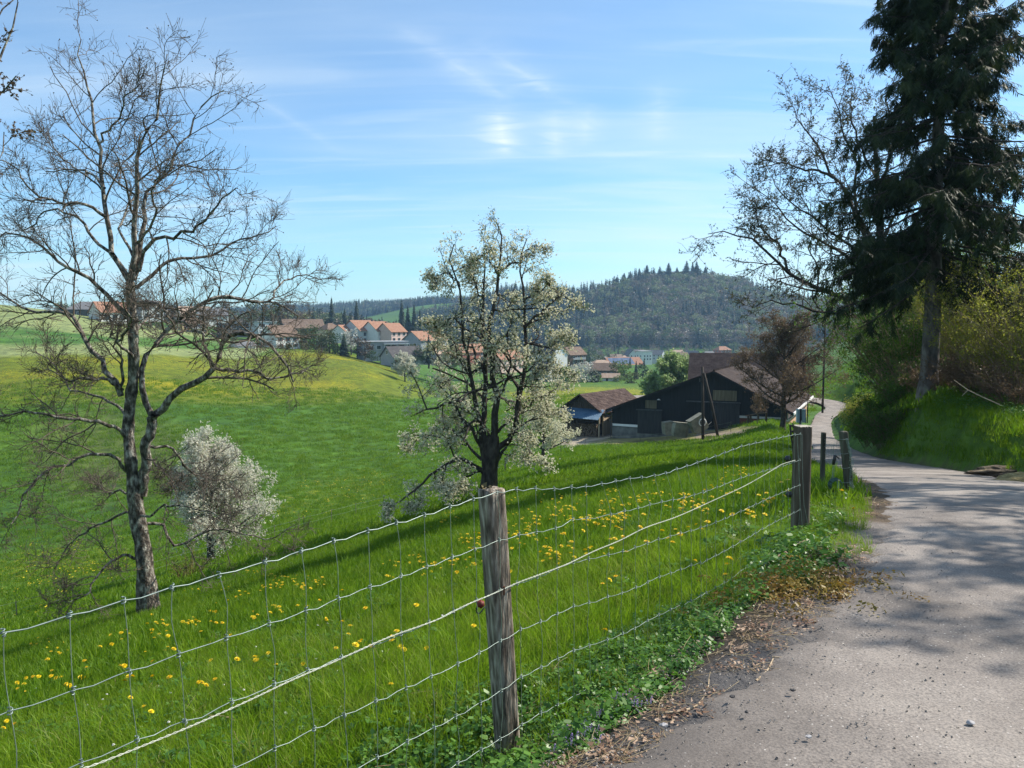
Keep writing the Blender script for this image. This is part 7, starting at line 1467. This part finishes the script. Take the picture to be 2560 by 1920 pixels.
shrub('willow_shrub', 2640, 23, 3.6, 4.5, 80, 'willow shrub cut by the right edge of the frame', M_WILLOW, 5000, 73, lsz=(4, .07, .045))
shrub('hazel_shrub', 2285, 35, 5.5, 4.5, 70, 'tall green hazel shrub directly left of the spruce trunk', M_GLEAF, 9000, 74, lsz=(4, .10, .07), rad=.03)
shrub('hazel_shrub', 2262, 43, 7.0, 3.6, 70, 'dark green hazel shrub arching over the lane bank, left of the tall one', M_GLEAF, 9000, 75, lsz=(4, .12, .08), rad=.03)
shrub('hazel_shrub', 2225, 58, 9.0, 4.5, 60, 'far green hazel thicket overhanging the lane behind the arching one', M_GLEAF, 7000, 76, lsz=(4, .15, .10), rad=.04)
shrub('hazel_shrub', 2390, 38, 6.0, 6.0, 60, 'fresh green hazel shrub behind and right of the spruce trunk', M_GLEAF, 8000, 77, lsz=(4, .13, .09), rad=.03)
shrub('hazel_shrub', 2520, 42, 6.5, 6.0, 50, 'light green bush on the slope behind the willows', M_YLEAF, 6000, 78, lsz=(4, .13, .09), rad=.03)
shrub('hazel_shrub', 2290, 46, 8.0, 6.0, 50, 'tall green thicket rising behind the spruce trunk', M_GLEAF, 8000, 79, lsz=(4, .14, .10), rad=.04)
shrub('bramble', 2360, 28, 1.6, 3.2, 110, 'brown bramble thicket around the foot of the spruce', M_REDBUD, 2600, 81, M_BRAM, arch=1.1, lsz=(3, .06, .04), rad=.009)
shrub('bramble', 2455, 25.5, 1.6, 3.2, 130, 'reddish brown bramble mass on the bank below the willows', M_REDBUD, 2600, 82, M_BRAM, arch=1.0, lsz=(3, .06, .04), rad=.009)
shrub('bramble', 2240, 30, 1.6, 3.0, 90, 'dark bramble and dry stalks left of the spruce foot', M_GLEAF, 3000, 83, M_BRAM, arch=.9, lsz=(3, .06, .05), rad=.010)
shrub('bramble', 2560, 22, 1.6, 2.8, 90, 'arching brown brambles at the right edge above the dug earth', M_REDBUD, 1500, 84, M_BRAM, arch=1.0, lsz=(3, .06, .04), rad=.009)
shrub('bank_bush', 2190, 42, 1.9, 3.0, 70, 'low dull green bush hanging over the lane bend', M_GLEAF, 3600, 85, M_BRAM, arch=.7, lsz=(4, .09, .06), rad=.012)
shrub('bank_bush', 2145, 72, 2.0, 2.2, 60, 'pale dry bush at the far bend of the lane', M_WILLOW, 3000, 86, M_CANE, arch=.6, lsz=(4, .12, .07), rad=.015)
shrub('bank_bush', 2215, 35, 1.8, 3.2, 70, 'dark leafy undergrowth bush on the steep lane bank', M_GLEAF, 4500, 87, M_BRAM, arch=.7, lsz=(4, .08, .06), rad=.012)
shrub('bank_bush', 2290, 31, 1.8, 3.2, 70, 'shaded leafy bush beside the spruce foot', M_GLEAF, 3600, 88, M_BRAM, arch=.8, lsz=(4, .08, .055), rad=.012)
shrub('mossy_shrub', 470, 31, 1.6, 1.9, 26, 'small bare mossy thorn bush at the foot of the blossoming orchard tree', M_BUDS, 200, 89, M_MOSS, arch=.8, rad=.02)
bs = at(2385, 950, 22); e_ = empty('dead_branch', bs, 0, 'pale dead branch slanting out of the brambles right of the spruce', 'branch'); MB().tube([(0, 0, 0), at(2420, 975, 21.6) - bs, at(2455, 992, 21.3) - bs, at(2500, 1012, 21) - bs], [.008, .011, .013, .015], 6).build('stick', M_PALETWIG, e_); MB().tube([at(2420, 975, 21.6) - bs, at(2405, 990, 21.6) - bs], [.012, .006], 5).build('side_twig', M_PALETWIG, e_)
# climbing plants and leaves over the bank
x, y = field_pts(9000, 12, 60, 18, 38, p=0); d, s, _ = road_query(x, y); k = (s < 0) & (d > 1.3) & (d < 7); x, y = x[k], y[k]
scatter_cfg('bank_undergrowth', [proto('bank_leaf_0', *leafy(26, .24, .28, .07, 451, None, .7), M_WEED), proto('bank_leaf_1', *leafy(26, .24, .20, .05, 452, None, .5), M_WEED)], x, y, .6, 1.3, 'shaded leafy undergrowth and nettles on the lane bank', 'undergrowth', .2)
# dug earth at the right edge
M_EARTH = mat('dug_earth', [(.035, .026, .018), (.10, .075, .05), (.22, .17, .10)], 4, .95, 1.0, 14, detail=9, dist=.05)
M_MOUND = mat('straw_earth', [(.12, .09, .04), (.26, .21, .09), (.36, .29, .15)], 6, .95, 1.0, 22, detail=9, dist=.04)
def lump(name, u, v, rx, ry, rz, m, label, seed, lift=0):
    c = hit(u, v); n_ = 48; th = np.linspace(0, 2 * math.pi, n_, endpoint=False); ph = np.linspace(.02, math.pi * .62, 20); T, Pp = np.meshgrid(th, ph); X, Y, Z = np.sin(Pp) * np.cos(T), np.sin(Pp) * np.sin(T), np.cos(Pp)
    nzv = 1 + .22 * vnoise(X * 2.3 + seed, Y * 2.3 + Z * 1.7, seed) + .12 * vnoise(X * 6 + seed, Y * 6 + Z * 4, seed + 1) + .05 * vnoise(X * 17, Y * 17 + Z * 9, seed + 2); V = np.stack([X * rx * nzv, Y * ry * nzv, Z * rz * nzv + lift], -1).reshape(-1, 3)
    i = np.arange(19)[:, None] * n_; j = np.arange(n_)[None]; F = np.stack([i + j, i + n_ + j, i + n_ + (j + 1) % n_, i + (j + 1) % n_], -1).reshape(-1, 4); o = obj_np(name, V, F, m, None, True); o.location = c; tag(o, label, 'earth mound'); return o
lump('earth_mound', 2590, 1212, .9, .4, .20, M_MOUND, 'straw-coloured spoil mound at the right edge of the lane', 91); lump('earth_bank', 2530, 1188, .9, .5, .13, M_EARTH, 'dark freshly dug earth behind the straw-coloured mound', 92, .05)

# trees on the bank outside the right edge that throw dappled shade on the lane
for i, (X, Y, h_, sp_, sd_) in enumerate(((11.5, 9.0, 9, 3.2, 1), (13.5, 13.5, 11, 3.8, 2), (10.5, 4.6, 7.0, 2.3, 3), (20.5, 19.5, 10.5, 3.6, 4), (24, 28, 13, 4.2, 5))):
    ft = np.array([X, Y, gz(X, Y)])
    crowned('bank_tree', 0, 0, h_, sp_, ['half-leafed tree on the bank right of the frame, middle one of three', 'taller half-leafed tree outside the right edge, farthest along the lane', 'slender half-leafed tree outside the right edge, nearest the camera', 'leafy tree uphill of the willow shrubs outside the right edge', 'broad leafy tree highest on the bank outside the right edge'][i], 'tree', 'trees on the bank beside the lane', 14, 2.5, .13, 500 + sd_, None, None, (*clump(5, .10, .09, 5, .7), M_GLEAF), [1000, 2200, 260, 2600, 2800][i], .2, (.9, 1.6), foot=ft, lv=[dict(n=5, L=.42, ang=.85, up=.08, K=4, rf=.5, wig=.25, t0=.15, minr=.012, tip=.5), dict(n=4, L=.5, ang=.85, up=.05, K=3, rf=.55, wig=.25, t0=.15, minr=.009)])

# ---------------------------------------------------------------- village trees: a few kinds, each tree its own object
def lobed(nl, npl, size, seed, hz=1.0, low=.15):
    """crown of unit height made of leaf-sized faces gathered in uneven clumps"""
    r = np.random.default_rng(seed); Vs, Fs, b = [], [], 0
    for i in range(nl):
        a = r.uniform(0, 6.28); zc = low + (1 - low) * r.uniform(.1, .88); q = .40 * math.sqrt(max(0.05, 1 - ((zc - .5) / .58) ** 2)) * r.uniform(.2, .85); c = np.array([q * math.cos(a), q * math.sin(a), zc]); v, f = clump(npl, r.uniform(.11, .19), size, seed * 50 + i, .8); Vs.append(v + c); Fs.append(f + b); b += len(v)
    return np.concatenate(Vs), np.concatenate(Fs)
def conifer(seed, layers=13, n=11):
    r = np.random.default_rng(seed); V, F = [], []
    for L in range(layers):
        t = L / layers; z = .10 + .86 * t; R0 = .20 * (1 - t) ** .85 + .012
        for i in range(n):
            a = 2 * math.pi * (i + r.uniform(-.35, .35)) / n + L; R1 = R0 * r.uniform(.65, 1.2); dz = .075 * (1 - t) + .03; c, s = math.cos(a), math.sin(a); w = .30 * R1 + .01; k = len(V); zz0 = z + r.normal(0, .008)
            V += [(0, 0, zz0 + dz * .9), (c * R1 * .6 - s * w, s * R1 * .6 + c * w, zz0 + dz * .05), (c * R1, s * R1, zz0 - dz * .35), (c * R1 * .6 + s * w, s * R1 * .6 - c * w, zz0 + dz * .05)]; F.append((k, k + 1, k + 2, k + 3))
    k = len(V); V += [(-.012, 0, .9), (.012, 0, .9), (0, 0, 1.02), (0, .012, .9)]; F.append((k, k + 1, k + 2, k + 3))
    return np.array(V), np.array(F)
M_FIR = leafmat('fir_green', [(.010, .022, .012), (.018, .036, .018), (.028, .050, .024)], 3, .1, .7)
LM = {'green': leafmat('hedge_green', [(.025, .055, .012), (.06, .10, .02)], 4, .35), 'olive': leafmat('olive_green', [(.05, .065, .02), (.10, .11, .03)], 4, .35), 'brown': leafmat('bare_brown', [(.07, .05, .035), (.13, .10, .07)], 4, .25),
      'light': leafmat('light_green', [(.08, .13, .03), (.14, .20, .05)], 4, .4), 'white': leafmat('white_bloom', [(.30, .32, .26), (.58, .58, .54)], 5, .3), 'dark': leafmat('dark_evergreen', [(.012, .028, .012), (.025, .045, .018)], 4, .15)}
CROWN = {}
def crown_mesh(c, k):
    if (c, k) not in CROWN:
        CROWN[(c, k)] = mesh_np('crown', *(conifer(k + 5, 16, 13) if c == 'fir' else lobed(26, 26, .062, 600 + k, low=.05)), M_FIR if c == 'fir' else LM[c])
    return CROWN[(c, k)]
tkV, tkF = tube_arrays(np.array([[[0, 0, -.08], [.01, 0, .2], [0, .01, .5], [0, 0, .8]]]), np.array([[.03, .025, .016, .005]]), 6); trunk_me = mesh_np('trunk', tkV, tkF, M_DARKBARK)
def vtree(u, D, v0, h_, c, w=1.0, label=None, name='tree', group='garden trees and shrubs between the houses'):
    p = at(u, v0, D); z0 = p[2] - .4; e = empty(name, (p[0], p[1], z0), rg.uniform(0, 6), label, 'shrub' if 'shrub' in name else 'tree', group)
    a = bpy.data.objects.new('trunk', trunk_me); link(a, e); a.scale = (h_,) * 3; b_ = bpy.data.objects.new('crown', crown_mesh(c, int(rg.integers(0, 2)))); link(b_, e); b_.scale = (h_ * w, h_ * w, h_)
lab = {'green': 'green garden tree', 'olive': 'olive-green budding tree', 'brown': 'brownish bare tree', 'light': 'light green tree', 'white': 'white-blossoming garden tree', 'dark': 'dark evergreen shrub', 'fir': 'dark fir'}
VT = [(155, 330, 795, 9, 'fir', .8, 'broader of the two dark garden firs on the left skyline'), (180, 330, 797, 8, 'fir', .6, 'slim dark garden fir nearest the orange hipped house'), (228, 340, 797, 5, 'olive', 1, ''),
 (120, 360, 785, 5, 'brown', 1.3, ''), (330, 335, 800, 5, 'brown', 1.2, ''), (345, 330, 815, 5, 'dark', 1.2, 'dark shrub right of the walnut trunk below the cubic house'), (375, 335, 818, 5, 'green', 1.4, ''), (400, 345, 825, 6, 'olive', 1.2, ''), (425, 370, 830, 7, 'brown', 1.1, ''), (450, 470, 800, 12, 'brown', .9, ''), (480, 480, 795, 13, 'olive', .9, ''),
 (510, 380, 838, 5, 'green', 1.3, ''), (520, 330, 868, 4.5, 'white', 1.2, 'small white-blossoming tree left of the white garage'), (540, 370, 845, 6, 'brown', 1.2, ''), (560, 480, 798, 12, 'brown', 1, ''), (585, 330, 860, 4, 'green', 1.3, ''), (560, 350, 850, 5, 'olive', 1.2, ''), (640, 312, 874, 4, 'green', 1.5, ''), (655, 310, 880, 3.5, 'dark', 1.6, ''), (630, 480, 805, 14, 'olive', 1, ''),
 (690, 460, 820, 16, 'olive', .9, ''), (720, 450, 825, 18, 'brown', .9, ''), (745, 330, 872, 7, 'dark', 1.0, 'dark evergreen beside the traditional white house'), (765, 325, 878, 8, 'olive', 1.0, ''), (785, 330, 880, 9.5, 'green', .9, 'tall green tree in the garden centre between the villas'), (805, 318, 884, 7, 'olive', 1.1, ''), (825, 315, 882, 8, 'olive', 1, ''), (845, 312, 884, 6.5, 'green', 1.1, ''),
 (860, 305, 893, 9.5, 'fir', 1.5, 'bluish garden fir left of the modern terrace house'), (878, 320, 880, 8, 'white', .9, 'white-blossoming tree at the grey end of the orange terrace'), (893, 310, 890, 6.5, 'brown', 1.0, ''), (912, 300, 895, 6, 'brown', 1, ''), (930, 298, 898, 3, 'green', 1.6, ''), (960, 290, 906, 3, 'green', 1.6, ''), (725, 312, 884, 3.5, 'green', 1.6, ''), (700, 312, 884, 3.0, 'olive', 1.6, ''),
 (1035, 290, 900, 5, 'olive', 1.2, ''), (1050, 285, 905, 4.5, 'green', 1.5, ''), (1072, 285, 912, 12, 'fir', .75, 'pointed dark fir left of the pear tree'), (1100, 290, 915, 5, 'brown', 1.4, ''), (1000, 275, 915, 3.5, 'green', 1.6, ''), (1030, 275, 922, 4, 'dark', 1.5, ''), (1130, 300, 925, 6, 'green', 1.3, ''), (1160, 310, 930, 6, 'white', 1.2, ''), (1200, 310, 935, 7, 'olive', 1.2, ''),
 (1350, 320, 958, 6, 'green', 1.2, ''), (1375, 315, 962, 4, 'dark', 1.4, ''), (1400, 310, 962, 6, 'green', 1.2, ''), (1420, 305, 963, 8, 'light', 1.1, 'light green tree at the left end of the field hedge'), (1440, 310, 963, 9, 'white', 1.1, 'grey-white blossoming tree in the middle of the field hedge'), (1465, 305, 963, 10, 'white', 1.2, 'larger grey-white blossoming tree in the field hedge'), (1482, 305, 963, 7, 'dark', 1, ''), (1495, 305, 960, 4.5, 'olive', 1.2, ''), (1450, 300, 965, 3.5, 'green', 2.0, ''), (1410, 300, 964, 3, 'green', 2, ''),
 (1540, 330, 955, 9.5, 'olive', 1.0, 'olive-green tree right of the tiny white cottage'), (1560, 320, 960, 10.5, 'light', .9, 'upright light green tree behind the round field bush'), (1578, 300, 968, 6.5, 'olive', 1.4, 'round pale olive bush on the yellow field'), (1545, 310, 965, 5, 'light', 1.4, ''), (1590, 330, 950, 9, 'fir', .8, ''), (1605, 340, 945, 7, 'dark', 1.2, ''), (1575, 430, 925, 8, 'fir', .9, ''), (1450, 520, 915, 13, 'light', .9, ''), (1475, 540, 912, 11, 'green', 1.1, ''), (1500, 500, 915, 8, 'olive', 1.3, ''),
 (1530, 520, 912, 8, 'dark', 1.2, ''), (1610, 460, 925, 8, 'fir', .9, ''), (1730, 560, 915, 10, 'dark', 1, 'dark tree below the pale gabled house of the far row'), (1815, 540, 912, 11, 'brown', 1.1, ''), (1380, 560, 905, 12, 'light', 1, ''), (1340, 560, 905, 12, 'olive', 1.1, ''), (1400, 600, 900, 11, 'green', 1.1, ''), (1290, 560, 910, 12, 'brown', 1.1, ''),
 (1130, 520, 870, 14, 'olive', 1, ''), (1100, 500, 860, 13, 'light', .8, ''), (1180, 520, 880, 13, 'green', 1, ''), (1230, 540, 890, 12, 'olive', 1.1, '')]
HB = [(o, o['label']) for o in bpy.data.objects if o.parent is None and o.get('category') in ('house', 'garage', 'barn', 'farmhouse') and o['label'].find('black') < 0]
HB = [(pix(o.location.x, o.location.y, o.location.z), ' '.join(l_.split(' with ')[0].split(' beside ')[0].split(' below ')[0].split()[:8])) for o, l_ in HB]
used_l = {}
def near_label(u, v0, c):
    (hu, hv), l_ = min(HB, key=lambda q: abs(q[0][0] - u) + .8 * abs(q[0][1] - v0)); rel = 'left of' if u < hu - 14 else 'right of' if u > hu + 14 else 'in front of' if v0 > hv else 'behind'
    for pre in ('', 'taller ', 'smaller ', 'rounder '):
        s_ = pre + lab[c] + ' ' + rel + ' the ' + l_
        if s_ not in used_l: used_l[s_] = 1; return s_
    return s_
for u, D, v0, h_, c, w, l_ in VT: vtree(u, D, v0, h_ * (1.3 if 640 < u < 1100 and D < 350 and c != 'fir' else 1.0), c, w, l_ or near_label(u, v0, c), 'fir_tree' if c == 'fir' else 'garden_shrub' if h_ < 4.6 else 'garden_tree')
# belt behind the village: single firs one can tell apart, and the wood itself as one mass
for i, (u, D, v0, h_) in enumerate([(830, 520, 826, 23), (862, 520, 828, 16), (877, 525, 830, 14), (892, 520, 830, 22), (917, 540, 832, 13), (1005, 530, 838, 25), (1020, 520, 842, 22), (1036, 520, 846, 24), (1050, 530, 848, 21), (775, 540, 818, 14)]):
    vtree(u, D, v0, h_, 'fir', .85, ['tall dark fir at the left end of the wood behind the village', 'short dark fir, left one of a close pair', 'short dark fir, right one of a close pair', 'tall slim dark fir just right of the close pair', 'small fir in front of the grey wood', 'large dark fir, first of the dense dark group', 'second fir of the dense dark group', 'broadest fir of the dense dark group', 'fir at the right end of the dense dark group', 'small fir far left at the edge of the wood'][i], 'fir_tree', 'firs at the edge of the wood')

FK = ['fir', 'fir2', 'brown', 'grey', 'olive', 'light']
M_FIRF = leafmat('forest_fir', [(.012, .026, .018), (.022, .042, .026), (.035, .055, .03)], trans=.1, rough=.7, rnd=True)
M_BRF = leafmat('forest_bare', [(.10, .08, .06), (.17, .14, .11), (.24, .21, .17)], trans=.2, rnd=True)
M_OLF = leafmat('forest_budding', [(.07, .11, .04), (.14, .19, .07), (.24, .27, .14)], trans=.3, rnd=True)
FP_ = [proto('forest_fir_0', *conifer(3, 11, 9), M_FIRF), proto('forest_fir_1', *conifer(4, 11, 9), M_FIRF), proto('forest_bare_0', *lobed(16, 16, .085, 701, low=.1), M_BRF), proto('forest_bare_1', *lobed(16, 16, .085, 702, low=.1), M_BRF), proto('forest_bud_0', *lobed(16, 16, .085, 703, low=.1), M_OLF)]
fpos, fsc, fid = [], [], []
def wood(n, u0, u1, d0, d1, hmin, hmax, mixf, seed):
    r = np.random.default_rng(seed); D = r.uniform(d0, d1, n); u = r.uniform(u0, u1, n); x = (u - CU) / FPX * D; z = height(x, D)
    pf_ = mixf(u, (D - d0) / (d1 - d0), r); typ = np.where(r.uniform(0, 1, n) < pf_, r.integers(0, 2, n), np.where(r.uniform(0, 1, n) < .62, r.integers(2, 4, n), 4)); h_ = r.uniform(hmin, hmax, n) * np.where(typ < 2, 1.0, .78)
    fpos.append(np.stack([x, D, z - .5], -1)); fsc.append(h_); fid.append(typ)
def mix_main(u, t, r):   # dark firs low on the left flank and on the crest; bare wood between
    g = vnoise(u * .012, t * 5, 91); return np.clip(.14 + .75 * g + .9 * sm(1500, 1350, u) * sm(.9, .5, t) + .7 * sm(.93, 1.0, t) + .35 * sm(.15, .35, t) * sm(1550, 1450, u), .04, .97)
wood(5000, 1040, 2150, 872, 1165, 15, 25, mix_main, 1)
wood(1500, 2100, 2900, 872, 1165, 13, 21, lambda u, t, r: .3 + 0 * u, 2)
wood(2600, 560, 1180, 1480, 1830, 15, 22, lambda u, t, r: .75 + 0 * u, 3)
wood(950, 660, 1120, 520, 640, 13, 21, lambda u, t, r: np.clip(.15 + .5 * vnoise(u * .02, t * 3, 92), 0, 1), 4)
wood(700, 1100, 1500, 620, 860, 9, 15, lambda u, t, r: .25 + 0 * u, 8)
wood(260, 1480, 2100, 770, 868, 8, 13, lambda u, t, r: .12 + 0 * u, 5)
wood(420, 150, 700, 520, 640, 9, 15, lambda u, t, r: .2 + 0 * u, 6)
P = np.concatenate(fpos); n_ = len(P)
scatter('forest', FP_, P, np.stack([np.zeros(n_), np.zeros(n_), rg.uniform(0, 6.28, n_)], -1), np.concatenate(fsc), np.concatenate(fid), 'mixed spring forest covering the hills behind the village', 'forest')
ORD = 'first second third fourth fifth sixth seventh eighth ninth tenth eleventh twelfth thirteenth fourteenth last'.split()
for i, (u, h_) in enumerate([(1541, 21), (1560, 23), (1576, 21), (1598, 22), (1617, 27), (1634, 20), (1649, 26), (1671, 31), (1692, 24), (1716, 32), (1731, 27), (1741, 30), (1763, 24), (1781, 20), (1800, 17)]):
    D = 1145; x = (u - CU) / FPX * D; z = gz(x, D); p = np.array([x, D, z]); uv = pix(*p)
    vtree(u, D, uv[1], h_ * 1.05, 'fir', 1.7, ORD[i] + ' fir from the left in the row of tall firs on the hill crest', 'ridge_fir', 'firs along the crest of the hill')
# ---------------------------------------------------------------- air
hm = bpy.data.materials.new('valley_haze'); hm.use_nodes = True; hn = hm.node_tree.nodes; hn.clear()
ho = hn.new('ShaderNodeOutputMaterial'); hv_ = hn.new('ShaderNodeVolumePrincipled'); hv_.inputs['Color'].default_value = (0.42, 0.70, 1.0, 1); hv_.inputs['Density'].default_value = 0.00015; hv_.inputs['Anisotropy'].default_value = 0.1
hm.node_tree.links.new(hv_.outputs[0], ho.inputs['Volume'])
zmin = float(GZ.min()) - 1.5; hz = MB().box(-2600, -2600, zmin, 2600, 2600, float(max(GZ[(gy > 0) & (R2 < 2400)].max() + 40, 100))).build('haze', hm); tag(hz, 'thin bluish spring haze filling the valley', 'haze', kind='stuff')
